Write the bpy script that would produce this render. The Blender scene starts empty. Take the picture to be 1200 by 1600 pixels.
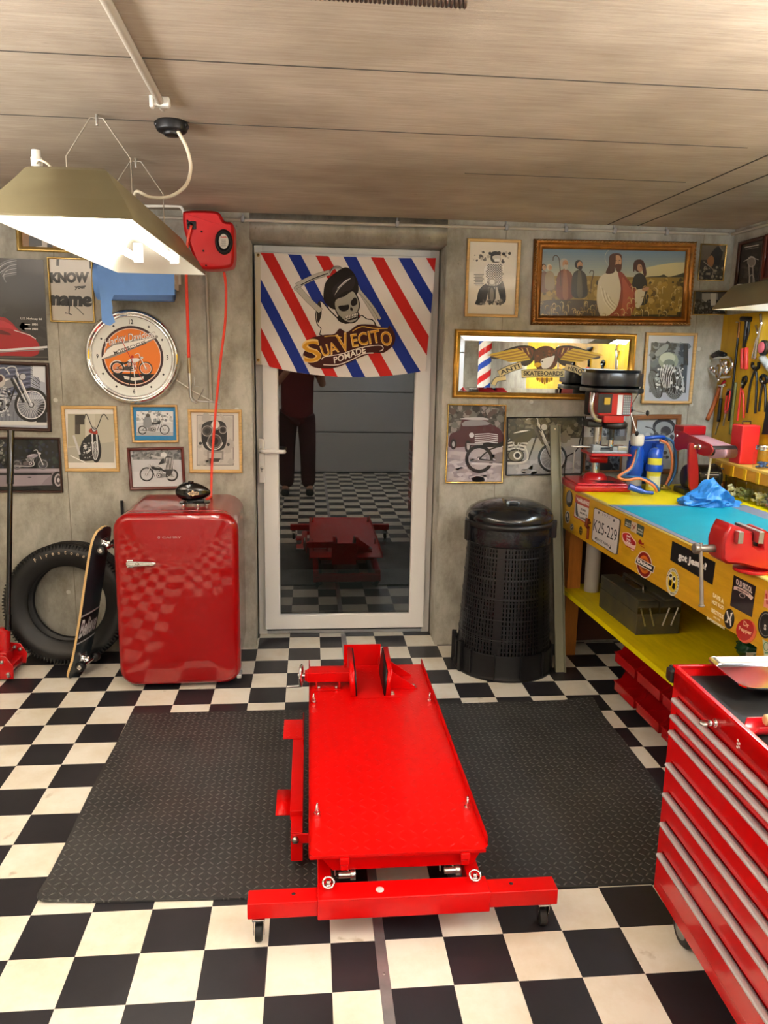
import bpy, bmesh, math, random
from mathutils import Vector as V, Matrix, noise
random.seed(7)
SC = bpy.context.scene; COL = SC.collection
PI = math.pi; R = math.radians
# ------------------------------------------------------------------ camera
FPX = 1220.718; PITCH = .19778715; ROLL = .0177487; YAW = .09640521
CAM = V((0.93684, -3.98109, 1.53859))
fw = V((math.sin(YAW)*math.cos(PITCH), math.cos(YAW)*math.cos(PITCH), -math.sin(PITCH)))
r0 = V((math.cos(YAW), -math.sin(YAW), 0)); u0 = r0.cross(fw)
rt = r0*math.cos(ROLL)+u0*math.sin(ROLL); up = -r0*math.sin(ROLL)+u0*math.cos(ROLL)
cd = bpy.data.cameras.new('camera'); cam = bpy.data.objects.new('camera', cd); COL.objects.link(cam)
m3 = Matrix((rt, up, -fw)).transposed(); cam.matrix_world = Matrix.Translation(CAM) @ m3.to_4x4()
cd.sensor_fit = 'VERTICAL'; cd.sensor_height = 24; cd.lens = FPX/1600*24; cd.clip_start = .02
SC.camera = cam
def ray(x, y): return fw+rt*((x-600)/FPX)+up*((800-y)/FPX)
def at(x, y, Y=0):                      # point of the photo on a wall-parallel plane
    d = ray(x, y); return CAM+d*((Y-CAM.y)/d.y)
def fl(x, y, Z=0):                      # ... on a level plane
    d = ray(x, y); return CAM+d*((Z-CAM.z)/d.z)
def sx(x, y, X):                        # ... on a plane of constant x
    d = ray(x, y); return CAM+d*((X-CAM.x)/d.x)
# ------------------------------------------------------------------ materials
def lin(c):
    if isinstance(c, str):
        c = c.lstrip('#'); c = tuple(int(c[i:i+2], 16) for i in (0, 2, 4))
    return tuple((v/255/12.92 if v/255 <= .04045 else ((v/255+.055)/1.055)**2.4) for v in c[:3])
def nn(nt, t, **k):
    n = nt.nodes.new(t)
    for a, b in k.items():
        if a in n.inputs: n.inputs[a].default_value = b
        else: setattr(n, a, b)
    return n
def pm(name, col, rough=.5, metal=0, coat=0, bump=None, var=None, emit=0, spec=.5, rv=None, ior=1.5, stretch=None):
    m = bpy.data.materials.new(name); m.use_nodes = True; nt = m.node_tree; b = nt.nodes['Principled BSDF']
    c = lin(col); b.inputs['Base Color'].default_value = (*c, 1); b.inputs['Roughness'].default_value = rough
    b.inputs['Metallic'].default_value = metal; b.inputs['Coat Weight'].default_value = coat; b.inputs['Coat Roughness'].default_value = .04
    b.inputs['Specular IOR Level'].default_value = spec; b.inputs['IOR'].default_value = ior
    tc = nn(nt, 'ShaderNodeTexCoord'); src = tc.outputs['Object']
    if stretch:
        mp = nn(nt, 'ShaderNodeMapping'); mp.inputs['Scale'].default_value = stretch; nt.links.new(src, mp.inputs['Vector']); src = mp.outputs[0]
    if var:
        n = nn(nt, 'ShaderNodeTexNoise', Scale=var[0], Detail=6.0, Roughness=.65); nt.links.new(src, n.inputs['Vector'])
        r = nn(nt, 'ShaderNodeMapRange'); r.inputs['From Min'].default_value = .3; r.inputs['From Max'].default_value = .7
        nt.links.new(n.outputs['Fac'], r.inputs['Value'])
        mx = nn(nt, 'ShaderNodeMix', data_type='RGBA'); nt.links.new(r.outputs[0], mx.inputs[0])
        mx.inputs[6].default_value = (*[v*(1-var[1]) for v in c], 1)
        mx.inputs[7].default_value = (*(lin(var[2]) if len(var) > 2 else [min(1, v*(1+var[1])) for v in c]), 1)
        nt.links.new(mx.outputs[2], b.inputs['Base Color'])
    if rv:
        n = nn(nt, 'ShaderNodeTexNoise', Scale=rv[0], Detail=4.0); nt.links.new(src, n.inputs['Vector'])
        r = nn(nt, 'ShaderNodeMapRange'); r.inputs['From Min'].default_value = .35; r.inputs['From Max'].default_value = .65
        r.inputs['To Min'].default_value = rough; r.inputs['To Max'].default_value = rv[1]
        nt.links.new(n.outputs['Fac'], r.inputs['Value']); nt.links.new(r.outputs[0], b.inputs['Roughness'])
    if bump:
        n = nn(nt, 'ShaderNodeTexNoise', Scale=bump[0], Detail=5.0); nt.links.new(src, n.inputs['Vector'])
        bp = nn(nt, 'ShaderNodeBump', Strength=bump[1], Distance=bump[2] if len(bump) > 2 else .002)
        nt.links.new(n.outputs['Fac'], bp.inputs['Height']); nt.links.new(bp.outputs[0], b.inputs['Normal'])
    if emit:
        b.inputs['Emission Color'].default_value = (*c, 1); b.inputs['Emission Strength'].default_value = emit
    return m
def printmat(name, rough, coat):
    m = pm(name, (255, 255, 255), rough, coat=coat); nt = m.node_tree
    a = nn(nt, 'ShaderNodeAttribute'); a.attribute_name = 'Col'; nt.links.new(a.outputs['Color'], nt.nodes['Principled BSDF'].inputs['Base Color']); return m
def glassmat(name, tint=(255, 255, 255), ior=1.5, rough=0.0, haze=0.0):
    m = bpy.data.materials.new(name); m.use_nodes = True; nt = m.node_tree; nt.nodes.clear()
    o = nn(nt, 'ShaderNodeOutputMaterial'); t = nn(nt, 'ShaderNodeBsdfTransparent'); t.inputs[0].default_value = (*lin(tint), 1)
    g = nn(nt, 'ShaderNodeBsdfGlossy'); g.inputs['Roughness'].default_value = rough; g.inputs[0].default_value = (1, 1, 1, 1)
    f = nn(nt, 'ShaderNodeFresnel'); f.inputs[0].default_value = ior; mx = nn(nt, 'ShaderNodeMixShader')
    ge = nn(nt, 'ShaderNodeNewGeometry'); iv = nn(nt, 'ShaderNodeMath', operation='SUBTRACT'); iv.inputs[0].default_value = 1; nt.links.new(ge.outputs['Backfacing'], iv.inputs[1])
    ml = nn(nt, 'ShaderNodeMath', operation='MULTIPLY'); nt.links.new(f.outputs[0], ml.inputs[0]); nt.links.new(iv.outputs[0], ml.inputs[1]); nt.links.new(ml.outputs[0], mx.inputs[0]); nt.links.new(t.outputs[0], mx.inputs[1]); nt.links.new(g.outputs[0], mx.inputs[2])
    nt.links.new(mx.outputs[0], o.inputs[0]); return m
RED = pm('red_enamel', (205, 4, 6), .22, coat=.5, var=(6, .06), spec=.4)
REDL = pm('red_powder_coat', (204, 0, 1), .32, coat=.12, bump=(160, .12, .001), spec=.25)
REDF = pm('red_gloss_lacquer', (146, 0, 3), .3, coat=1.0, spec=.2); REDF.node_tree.nodes['Principled BSDF'].inputs['Coat Roughness'].default_value = .012
REDP = pm('red_plastic', (190, 14, 18), .38)
DRED = pm('dark_red_paint', (150, 16, 24), .3, coat=.3)
BLK = pm('black_plastic', (16, 16, 18), .42)
BLKG = pm('black_gloss', (7, 7, 8), .12, coat=.6)
RUB = pm('black_rubber', (20, 20, 21), .62, bump=(90, .3, .001))
CHR = pm('polished_chrome', (235, 235, 235), .07, metal=1)
STL = pm('brushed_steel', (190, 190, 188), .28, metal=1, var=(20, .1))
ZINC = pm('zinc_plated_steel', (205, 205, 200), .3, metal=1)
ALU = pm('anodised_aluminium', (190, 191, 194), .34, metal=.8)
ALUB = pm('bright_aluminium_trim', (206, 204, 210), .3, metal=.35)
WHT = pm('white_upvc', (232, 230, 226), .32, spec=.4)
WPL = pm('white_plastic', (225, 222, 212), .4)
GRYP = pm('grey_plastic', (150, 150, 150), .5)
GLASS = glassmat('clear_glass', (248, 250, 248), 1.45)
PICG = glassmat('picture_glass', (252, 252, 252), 1.35)
PRN = printmat('printed_paper', .45, 0.0)
PRG = printmat('printed_vinyl', .3, .3)
CLO = printmat('printed_cloth', .85, 0)
PINE = pm('pale_pine_wood', (206, 168, 108), .45, var=(3, .18), stretch=(4, 4, 40), bump=(30, .1))
DWOOD = pm('dark_brown_wood', (58, 30, 20), .35, var=(4, .3), coat=.2)
MAHO = pm('mahogany_wood', (92, 34, 24), .3, var=(5, .25), coat=.3)
MWOOD = pm('mid_brown_wood', (120, 76, 42), .4, var=(5, .25), coat=.2)
GOLD = pm('gilded_moulding', (196, 146, 62), .3, metal=.75, var=(25, .25), bump=(60, .3))
GOLDT = pm('thin_brass_moulding', (206, 176, 108), .22, metal=.85)
OLIVE = pm('olive_enamel', (138, 130, 100), .4, var=(4, .12), spec=.4)
WEN = pm('white_enamel', (235, 230, 215), .35)
CREAM = pm('cream_cable', (226, 216, 192), .5)
WIRE = pm('galvanised_wire', (160, 150, 135), .4, metal=.6)
CONDM = pm('grey_conduit', (172, 164, 150), .5)
TUBE = pm('fluorescent_tube', (255, 250, 242), .5, emit=13.5)
TUBE2 = pm('cool_fluorescent_tube', (226, 240, 255), .5, emit=30)
# ------------------------------------------------------------------ geometry
class G:
    def __init__(s): s.bm = bmesh.new()
    def add(s, t, M=None, mi=0):
        vm = {}
        for v in t.verts: vm[v] = s.bm.verts.new(M @ v.co if M else v.co)
        for f in t.faces:
            try: nf = s.bm.faces.new([vm[v] for v in f.verts]); nf.material_index = mi
            except ValueError: pass
        t.free(); return s
    def raw(s, vs, fs, mi=0, M=None):
        b = [s.bm.verts.new(M @ V(v) if M else v) for v in vs]
        for f in fs:
            try: q = s.bm.faces.new([b[i] for i in f]); q.material_index = mi
            except ValueError: pass
        return s
    def box(s, x0, x1, y0, y1, z0, z1, bev=0, mi=0, M=None, seg=2):
        t = bmesh.new(); v = [t.verts.new((x, y, z)) for x in (x0, x1) for y in (y0, y1) for z in (z0, z1)]
        for f in ((0, 1, 3, 2), (4, 6, 7, 5), (0, 4, 5, 1), (2, 3, 7, 6), (0, 2, 6, 4), (1, 5, 7, 3)): t.faces.new([v[i] for i in f])
        if bev: bmesh.ops.bevel(t, geom=t.edges[:], offset=bev, segments=seg, affect='EDGES', profile=.5)
        return s.add(t, M, mi)
    def prism(s, pts, d0, d1, M=None, mi=0, bev=0):
        t = bmesh.new(); a = [t.verts.new((x, y, d0)) for x, y in pts]; b = [t.verts.new((x, y, d1)) for x, y in pts]; n = len(pts)
        t.faces.new(a[::-1]); t.faces.new(b)
        for i in range(n): t.faces.new((a[i], a[(i+1) % n], b[(i+1) % n], b[i]))
        bmesh.ops.recalc_face_normals(t, faces=t.faces[:])
        if bev: bmesh.ops.bevel(t, geom=[e for e in t.edges if abs(e.verts[0].co.z-e.verts[1].co.z) < 1e-6], offset=bev, segments=2, affect='EDGES')
        return s.add(t, M, mi)
    def lathe(s, prof, n=32, M=None, mi=0, a0=0, a1=2*PI):
        full = abs(a1-a0-2*PI) < 1e-6; k = n if full else n+1; vs = []; fs = []
        for i in range(k):
            a = a0+(a1-a0)*i/n
            for r_, z in prof: vs.append((r_*math.cos(a), r_*math.sin(a), z))
        m = len(prof)
        for i in range(n):
            j = (i+1) % k
            for q in range(m-1): fs.append((i*m+q, j*m+q, j*m+q+1, i*m+q+1))
        t = bmesh.new(); b = [t.verts.new(v) for v in vs]
        for f in fs:
            try: t.faces.new([b[i] for i in f])
            except ValueError: pass
        bmesh.ops.remove_doubles(t, verts=t.verts[:], dist=1e-6)
        bmesh.ops.recalc_face_normals(t, faces=t.faces[:])
        return s.add(t, M, mi)
    def cyl(s, p0, p1, r_, r1=None, n=20, mi=0, bev=0):
        p0, p1 = V(p0), V(p1); d = p1-p0; L = d.length; r1 = r_ if r1 is None else r1
        M = Matrix.Translation(p0) @ d.to_track_quat('Z', 'Y').to_matrix().to_4x4()
        pr = [(0, 0), (r_-bev, 0), (r_, bev), (r1, L-bev), (r1-bev, L), (0, L)] if bev else [(0, 0), (r_, 0), (r1, L), (0, L)]
        return s.lathe(pr, n, M, mi)
    def tube(s, pts, r_, n=10, mi=0, sub=0, closed=False):
        P = [V(p) for p in pts]
        if sub:
            Q = []; m = len(P)
            for i in range(m if closed else m-1):
                a, b, c, d = (P[(i-1) % m] if closed or i else P[0]), P[i], P[(i+1) % m], (P[(i+2) % m] if closed or i+2 < m else P[-1])
                for k in range(sub):
                    t = k/sub; Q.append(.5*((2*b)+(c-a)*t+(2*a-5*b+4*c-d)*t*t+(3*b-a-3*c+d)*t**3))
            if not closed: Q.append(P[-1])
            P = Q
        rr = r_ if callable(r_) else (lambda t: r_)
        m = len(P); up_ = V((0, 0, 1)); vs = []; fs = []; T0 = None; N = None
        for i, p in enumerate(P):
            if closed: T = (P[(i+1) % m]-P[i-1]).normalized()
            else: T = ((P[min(i+1, m-1)]-P[max(i-1, 0)])).normalized()
            if N is None:
                N = T.cross(up_)
                if N.length < .01: N = T.cross(V((1, 0, 0)))
                N.normalize()
            else: N = (N-T*N.dot(T)).normalized()
            B = T.cross(N)
            for k in range(n):
                a = 2*PI*k/n; vs.append(p+(N*math.cos(a)+B*math.sin(a))*rr(i/(m-1)))
        for i in range(m if closed else m-1):
            j = (i+1) % m
            for k in range(n): fs.append((i*n+k, i*n+(k+1) % n, j*n+(k+1) % n, j*n+k))
        if not closed: fs += [tuple(range(n))[::-1], tuple(range((m-1)*n, m*n))]
        return s.raw(vs, fs, mi)
    def sph(s, c, rx, ry=None, rz=None, n=16, mi=0, M=None):
        ry = rx if ry is None else ry; rz = rx if rz is None else rz
        pr = [(math.sin(PI*i/(n//2)), -math.cos(PI*i/(n//2))) for i in range(n//2+1)]
        A = Matrix.Translation(V(c)) @ Matrix.Diagonal((rx, ry, rz, 1))
        return s.lathe(pr, n, (M @ A) if M else A, mi)
    def frame(s, w, h, prof, mi=0, M=None):
        """mitred moulding round a w x h rectangle in XZ, prof = [(inset, depth towards -y)]"""
        vs = []; fs = []; k = len(prof)
        for cx, cz in ((-1, -1), (1, -1), (1, 1), (-1, 1)):
            for o, d in prof: vs.append((cx*(w/2-o), -d, cz*(h/2-o)))
        for c in range(4):
            e = (c+1) % 4
            for q in range(k):
                q2 = (q+1) % k; fs.append((c*k+q, e*k+q, e*k+q2, c*k+q2))
        t = bmesh.new(); b = [t.verts.new(v) for v in vs]
        for f in fs: t.faces.new([b[i] for i in f])
        bmesh.ops.recalc_face_normals(t, faces=t.faces[:])
        return s.add(t, M, mi)
def obj(name, g, mats, parent=None, sm=35, loc=None, rot=None):
    bm = g.bm if isinstance(g, G) else g
    for f in bm.faces: f.smooth = sm > 0
    if sm:
        for e in bm.edges:
            if len(e.link_faces) == 2 and e.calc_face_angle(0) > R(sm): e.smooth = False
    me = bpy.data.meshes.new(name); bm.to_mesh(me); bm.free()
    for m in (mats if isinstance(mats, (list, tuple)) else [mats]): me.materials.append(m)
    o = bpy.data.objects.new(name, me); COL.objects.link(o); o.parent = parent
    if loc: o.location = loc
    if rot: o.rotation_euler = rot
    if sm and 6 < len(me.polygons) < 4000:
        w = o.modifiers.new('weighted_normals', 'WEIGHTED_NORMAL'); w.keep_sharp = True
    return o
def tag(o, label=None, cat=None, group=None, kind=None):
    for k, v in (('label', label), ('category', cat), ('group', group), ('kind', kind)):
        if v: o[k] = v
    return o
def thing(name, label, cat, loc=(0, 0, 0), rz=0, group=None):
    o = bpy.data.objects.new(name, None); COL.objects.link(o); o.location = loc; o.rotation_euler = (0, 0, rz); o.empty_display_size = .05
    return tag(o, label, cat, group)
def dup(o, parent=None):
    c = o.copy(); COL.objects.link(c); c.parent = parent
    for ch in [x for x in COL.objects if x.parent == o]: dup(ch, c)
    return c
TR = Matrix.Translation
def RX(a): return Matrix.Rotation(a, 4, 'X')
def RY(a): return Matrix.Rotation(a, 4, 'Y')
def RZ(a): return Matrix.Rotation(a, 4, 'Z')
MXZ = Matrix(((1, 0, 0, 0), (0, 0, -1, 0), (0, 1, 0, 0), (0, 0, 0, 1)))    # xy -> xz, z -> -y
MYZ = Matrix(((0, 0, 1, 0), (1, 0, 0, 0), (0, 1, 0, 0), (0, 0, 0, 1)))     # xy -> yz, z -> x
def rrect(x0, x1, y0, y1, r_, n=5):
    P = []
    for cx, cy, a in ((x1-r_, y0+r_, -PI/2), (x1-r_, y1-r_, 0), (x0+r_, y1-r_, PI/2), (x0+r_, y0+r_, PI)):
        for i in range(n+1): P.append((cx+r_*math.cos(a+PI/2*i/n), cy+r_*math.sin(a+PI/2*i/n)))
    return P
# ------------------------------------------------------------------ flat artwork (prints, stickers, lettering)
_tc = {}
def textmesh(s, bold, shear):
    k = (s, bold, shear)
    if k not in _tc:
        c = bpy.data.curves.new('t', 'FONT'); c.body = s; c.offset = bold; c.shear = shear; c.resolution_u = 3
        o = bpy.data.objects.new('t', c); me = bpy.data.meshes.new_from_object(o)
        vs = [(v.co.x, v.co.y) for v in me.vertices]; fs = [tuple(p.vertices) for p in me.polygons]
        x0 = min(v[0] for v in vs); x1 = max(v[0] for v in vs); y0 = min(v[1] for v in vs); y1 = max(v[1] for v in vs)
        _tc[k] = ([((x-x0)/(x1-x0), (y-y0)/(y1-y0)) for x, y in vs], fs, (x1-x0)/(y1-y0))
        bpy.data.objects.remove(o); bpy.data.meshes.remove(me); bpy.data.curves.remove(c)
    return _tc[k]
def spl(P, n=6, closed=True):
    Q = []; m = len(P)
    for i in range(m if closed else m-1):
        a, b, c, d = (P[(i-1) % m] if closed or i else P[0]), P[i], P[(i+1) % m], (P[(i+2) % m] if closed or i+2 < m else P[-1])
        for k in range(n):
            t = k/n; Q.append(tuple(.5*((2*b[j])+(c[j]-a[j])*t+(2*a[j]-5*b[j]+4*c[j]-d[j])*t*t+(3*b[j]-a[j]-3*c[j]+d[j])*t**3) for j in (0, 1)))
    if not closed: Q.append(P[-1])
    return Q
class Art:
    """flat coloured shapes given in photo-crop coordinates (y down); f maps them to the plane"""
    def __init__(s, f, clip=None, dz=3e-5): s.f = f; s.clip = clip; s.S = []; s.n = 1; s.dz = dz
    def put(s, P, col, raw=False):
        Q = [tuple(p) for p in P] if raw else [s.f(*p) for p in P]
        if s.clip:
            x0, x1, z0, z1 = s.clip
            for ax, lim, sg in ((0, x0, 1), (0, x1, -1), (1, z0, 1), (1, z1, -1)):
                out = []; m = len(Q)
                for i in range(m):
                    a, b = Q[i], Q[(i+1) % m]; da = (a[ax]-lim)*sg; db = (b[ax]-lim)*sg
                    if da >= 0: out.append(a)
                    if (da >= 0) != (db >= 0):
                        t = da/(da-db); out.append((a[0]+(b[0]-a[0])*t, a[1]+(b[1]-a[1])*t))
                Q = out
                if len(Q) < 3: return
        s.S.append((Q, lin(col), s.n))
    def poly(s, P, col, sp=0): s.put(spl(P, sp) if sp else P, col); s.n += 1; return s
    def rect(s, x0, y0, x1, y1, col): return s.poly([(x0, y0), (x1, y0), (x1, y1), (x0, y1)], col)
    def bg(s, col):
        x0, x1, z0, z1 = s.clip; s.put([(x0, z0), (x1, z0), (x1, z1), (x0, z1)], col, True); s.n += 1; return s
    def ell(s, cx, cy, rx, ry, col, rot=0, n=28, a0=0, a1=2*PI):
        c, q = math.cos(rot), math.sin(rot)
        return s.poly([(cx+rx*math.cos(t)*c-ry*math.sin(t)*q, cy+rx*math.cos(t)*q+ry*math.sin(t)*c) for t in [a0+(a1-a0)*i/n for i in range(n+(a1-a0 < 6.28))]], col)
    def line(s, P, w, col, sp=0, taper=0):
        if sp: P = spl(P, sp, False)
        n = len(P); L = []; Rr = []
        for i, p in enumerate(P):
            a, b = P[max(i-1, 0)], P[min(i+1, n-1)]; dx, dy = b[0]-a[0], b[1]-a[1]; l = math.hypot(dx, dy) or 1
            ww = w/2*(1-taper*abs(2*i/(n-1)-1)**2) if taper else w/2
            L.append((p[0]-dy/l*ww, p[1]+dx/l*ww)); Rr.append((p[0]+dy/l*ww, p[1]-dx/l*ww))
        for i in range(n-1): s.put([L[i], L[i+1], Rr[i+1], Rr[i]], col)
        s.n += 1; return s
    def ring(s, cx, cy, rx, ry, w, col, rot=0, n=32, a0=0, a1=2*PI):
        c, q = math.cos(rot), math.sin(rot)
        P = [(cx+rx*math.cos(t)*c-ry*math.sin(t)*q, cy+rx*math.cos(t)*q+ry*math.sin(t)*c) for t in [a0+(a1-a0)*i/n for i in range(n+1)]]
        return s.line(P, w, col)
    def text(s, t, p0, p1, h, col, bold=0, shear=0, bend=0, hv=None):
        """baseline from p0 to p1, letters h high (hv = height vector)"""
        vs, fs, asp = textmesh(t, bold, shear); dx, dy = p1[0]-p0[0], p1[1]-p0[1]; l = math.hypot(dx, dy)
        vt = getattr(s, 'vert', None); hx, hy = hv if hv else (vt*h, -h) if vt is not None else (dy/l*h, -dx/l*h)
        W = []
        for x, y in vs:
            b = bend*4*x*(1-x); W.append((p0[0]+dx*x+hx*y+hx/h*b, p0[1]+dy*x+hy*y+hy/h*b))
        for f in fs: s.put([W[i] for i in f], col)
        s.n += 1; return s
    def blobs(s, x0, y0, x1, y1, n, cols, sz, asp=1.0, seed=1):
        rr = random.Random(seed)
        for i in range(n):
            x, y = rr.uniform(x0, x1), rr.uniform(y0, y1); k = sz*rr.uniform(.4, 1.3); a = rr.uniform(0, 3)
            m = rr.randint(4, 7); s.put([(x+k*asp*rr.uniform(.6, 1)*math.cos(a+6.283*j/m), y+k*rr.uniform(.6, 1)*math.sin(a+6.283*j/m)) for j in range(m)], rr.choice(cols))
            if i % 5 == 0: s.n += 1
        s.n += 1; return s
    def mesh(s, warp=None, sub=0):
        bm = bmesh.new(); cl = bm.faces.layers.float_vector.new('c') if False else None; cols = []
        for Q, c, k in s.S:
            try: f = bm.faces.new([bm.verts.new((x, -k*s.dz, z)) for x, z in Q]); f.normal_update(); cols.append(c)
            except ValueError: continue
            f.material_index = 0
        if sub:
            t = bm.faces.layers.int.new('id')
            for i, f in enumerate(bm.faces): f[t] = i
            bmesh.ops.triangulate(bm, faces=bm.faces[:])
            for _ in range(6):
                es = [e for e in bm.edges if e.calc_length() > sub]
                if not es: break
                bmesh.ops.subdivide_edges(bm, edges=es, cuts=1); bmesh.ops.triangulate(bm, faces=[f for f in bm.faces if len(f.verts) > 3])
            cols = [cols[f[t]] for f in bm.faces]
        if warp:
            for v in bm.verts: v.co = V(warp(v.co))
        for f in bm.faces:
            if not warp and f.normal.y > 0: f.normal_flip()
        return bm, cols
def artobj(name, a, parent=None, mat_=None, warp=None, sub=0, loc=None, M=None):
    bm, cols = a.mesh(warp, sub)
    if M: bm.transform(M)
    me = bpy.data.meshes.new(name); bm.to_mesh(me); bm.free()
    ca = me.color_attributes.new('Col', 'FLOAT_COLOR', 'CORNER'); buf = []
    for p, c in zip(me.polygons, cols): buf += [*c, 1.0]*p.loop_total
    ca.data.foreach_set('color', buf); me.materials.append(mat_ or PRN)
    o = bpy.data.objects.new(name, me); COL.objects.link(o); o.parent = parent
    if loc: o.location = loc
    return o
# ------------------------------------------------------------------ the room
S = .165; OY = -.67717
def struct(o): o['kind'] = 'structure'; return o
def checker(off, name):
    m = bpy.data.materials.new(name); m.use_nodes = True; nt = m.node_tree; b = nt.nodes['Principled BSDF']; L = nt.links
    tc = nn(nt, 'ShaderNodeTexCoord'); mp = nn(nt, 'ShaderNodeMapping'); L.new(tc.outputs['Object'], mp.inputs['Vector'])
    mp.inputs['Location'].default_value = (-off[0]/S, -off[1]/S, .5); mp.inputs['Scale'].default_value = (1/S, 1/S, 0)
    # slight waviness of the laid vinyl
    ck = nn(nt, 'ShaderNodeTexChecker', Scale=1.0); L.new(mp.outputs[0], ck.inputs['Vector'])
    n1 = nn(nt, 'ShaderNodeTexNoise', Scale=3.0, Detail=7.0, Roughness=.7); n2 = nn(nt, 'ShaderNodeTexNoise', Scale=9.0, Detail=5.0)
    L.new(tc.outputs['Object'], n1.inputs['Vector']); L.new(tc.outputs['Object'], n2.inputs['Vector'])
    r = nn(nt, 'ShaderNodeValToRGB'); r.color_ramp.elements[0].position = .32; r.color_ramp.elements[1].position = .56
    r.color_ramp.elements[0].color = (*lin((216, 206, 184)), 1); r.color_ramp.elements[1].color = (*lin((232, 228, 216)), 1); L.new(n1.outputs['Fac'], r.inputs[0])
    r2 = nn(nt, 'ShaderNodeValToRGB'); r2.color_ramp.elements[0].position = .28; r2.color_ramp.elements[1].position = .33
    r2.color_ramp.elements[0].color = (*lin((170, 150, 110)), 1); r2.color_ramp.elements[1].color = (1, 1, 1, 1); L.new(n2.outputs['Fac'], r2.inputs[0])
    mu = nn(nt, 'ShaderNodeMix', data_type='RGBA', blend_type='MULTIPLY'); mu.inputs[0].default_value = .5; L.new(r.outputs[0], mu.inputs[6]); L.new(r2.outputs[0], mu.inputs[7])
    rk = nn(nt, 'ShaderNodeValToRGB'); rk.color_ramp.elements[0].position = .35; rk.color_ramp.elements[1].position = .65
    rk.color_ramp.elements[0].color = (*lin((30, 29, 33)), 1); rk.color_ramp.elements[1].color = (*lin((41, 40, 45)), 1); L.new(n1.outputs['Fac'], rk.inputs[0])
    mx = nn(nt, 'ShaderNodeMix', data_type='RGBA'); L.new(ck.outputs['Fac'], mx.inputs[0]); L.new(mu.outputs[2], mx.inputs[7]); L.new(rk.outputs[0], mx.inputs[6])
    L.new(mx.outputs[2], b.inputs['Base Color'])
    rr = nn(nt, 'ShaderNodeMapRange'); rr.inputs['To Min'].default_value = .3; rr.inputs['To Max'].default_value = .42; L.new(n2.outputs['Fac'], rr.inputs[0]); L.new(rr.outputs[0], b.inputs['Roughness'])
    return m
XS = 1.122; ROOM = (-1.7, 3.085, -5.95)
for nm, x0, x1, off, yo in (('floor', ROOM[0], XS, (0, OY), 0), ('floor', XS, ROOM[1], (7.8403*S, OY+.0011), 0)):
    g = G().box(x0, x1, ROOM[2], .0, -.06, 0)
    if nm == 'floor': g.box(max(x0, .62), min(x1, 1.635), 0, .6, -.06, 0)
    struct(obj(nm, g, checker(off, 'checker_vinyl'), sm=0))
def concrete(name, kind):
    m = bpy.data.materials.new(name); m.use_nodes = True; nt = m.node_tree; b = nt.nodes['Principled BSDF']; L = nt.links
    tc = nn(nt, 'ShaderNodeTexCoord'); src = tc.outputs['Object']
    def noi(sc, det=6., st=None, ro=.65, dist=0):
        v = src
        if st: mp = nn(nt, 'ShaderNodeMapping'); mp.inputs['Scale'].default_value = st; L.new(src, mp.inputs['Vector']); v = mp.outputs[0]
        n = nn(nt, 'ShaderNodeTexNoise', Scale=sc, Detail=det, Roughness=ro, Distortion=dist); L.new(v, n.inputs['Vector']); return n.outputs['Fac']
    def ramp(f, p0, c0, p1, c1):
        r = nn(nt, 'ShaderNodeValToRGB'); r.color_ramp.elements[0].position = p0; r.color_ramp.elements[1].position = p1
        r.color_ramp.elements[0].color = (*lin(c0), 1); r.color_ramp.elements[1].color = (*lin(c1), 1); L.new(f, r.inputs[0]); return r.outputs[0]
    def mul(a, c, f): q = nn(nt, 'ShaderNodeMix', data_type='RGBA', blend_type='MULTIPLY'); q.inputs[0].default_value = f; L.new(a, q.inputs[6]); L.new(c, q.inputs[7]); return q.outputs[2]
    W = (255, 255, 255)
    if kind == 'ceil':
        c = ramp(noi(1.6, 7., (1, 2.2, 1)), .3, (170, 156, 138), .7, (196, 184, 167))
        c = mul(c, ramp(noi(9, 8., (.6, 12, 1), .75), .3, (196, 188, 178), .62, W), .6)
        c = mul(c, ramp(noi(6, 4., (1.2, 5, 1)), .24, (90, 80, 70), .31, W), .7)
        c = mul(c, ramp(noi(1.1, 3., None), .35, (205, 200, 196), .6, W), .8)
        bs = noi(14, 8., (.5, 10, 1), .7); bd = .0016
    else:
        c = ramp(noi(2.2, 8.), .3, (158, 154, 143), .7, (198, 195, 182))
        c = mul(c, ramp(noi(7, 9., (1, 1, .6), .72, .1), .34, (176, 172, 160), .6, W), .8)
        c = mul(c, ramp(noi(26, 3.), .27, (110, 104, 94), .33, W), .5)
        c = mul(c, ramp(noi(3.3, 6., (.6, 1, 2.2), .7), .27, (140, 130, 112), .36, W), .6)
        bs = noi(30, 9., None, .75); bd = .003
    L.new(c, b.inputs['Base Color']); b.inputs['Roughness'].default_value = .8 if kind == 'ceil' else .72
    bp = nn(nt, 'ShaderNodeBump', Strength=.55, Distance=bd); L.new(bs, bp.inputs['Height']); L.new(bp.outputs[0], b.inputs['Normal']); return m
CONC = concrete('cast_concrete', 'wall'); CEIL = concrete('board_marked_concrete', 'ceil')
DKC = pm('dark_joint', (70, 64, 56), .9)
H = 2.195
# ceiling with formwork joints, slightly raised fins
g = G().box(ROOM[0], ROOM[1], ROOM[2], .2, H, H+.12)
for y, x0, x1 in ((-.985, 1.5, 2.34), (-1.478, ROOM[0], 2.3), (-1.985, ROOM[0], ROOM[1]), (-2.49, ROOM[0], ROOM[1]), (-3.0, ROOM[0], ROOM[1])):
    g.box(x0, x1, y-.002, y+.002, H-.0015, H+.002, mi=1)
for x in (2.41, 2.565): g.box(x-.003, x+.003, -2.6, -.02, H-.002, H+.002, mi=1)
struct(obj('ceiling', g, [CEIL, DKC], sm=0))
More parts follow.
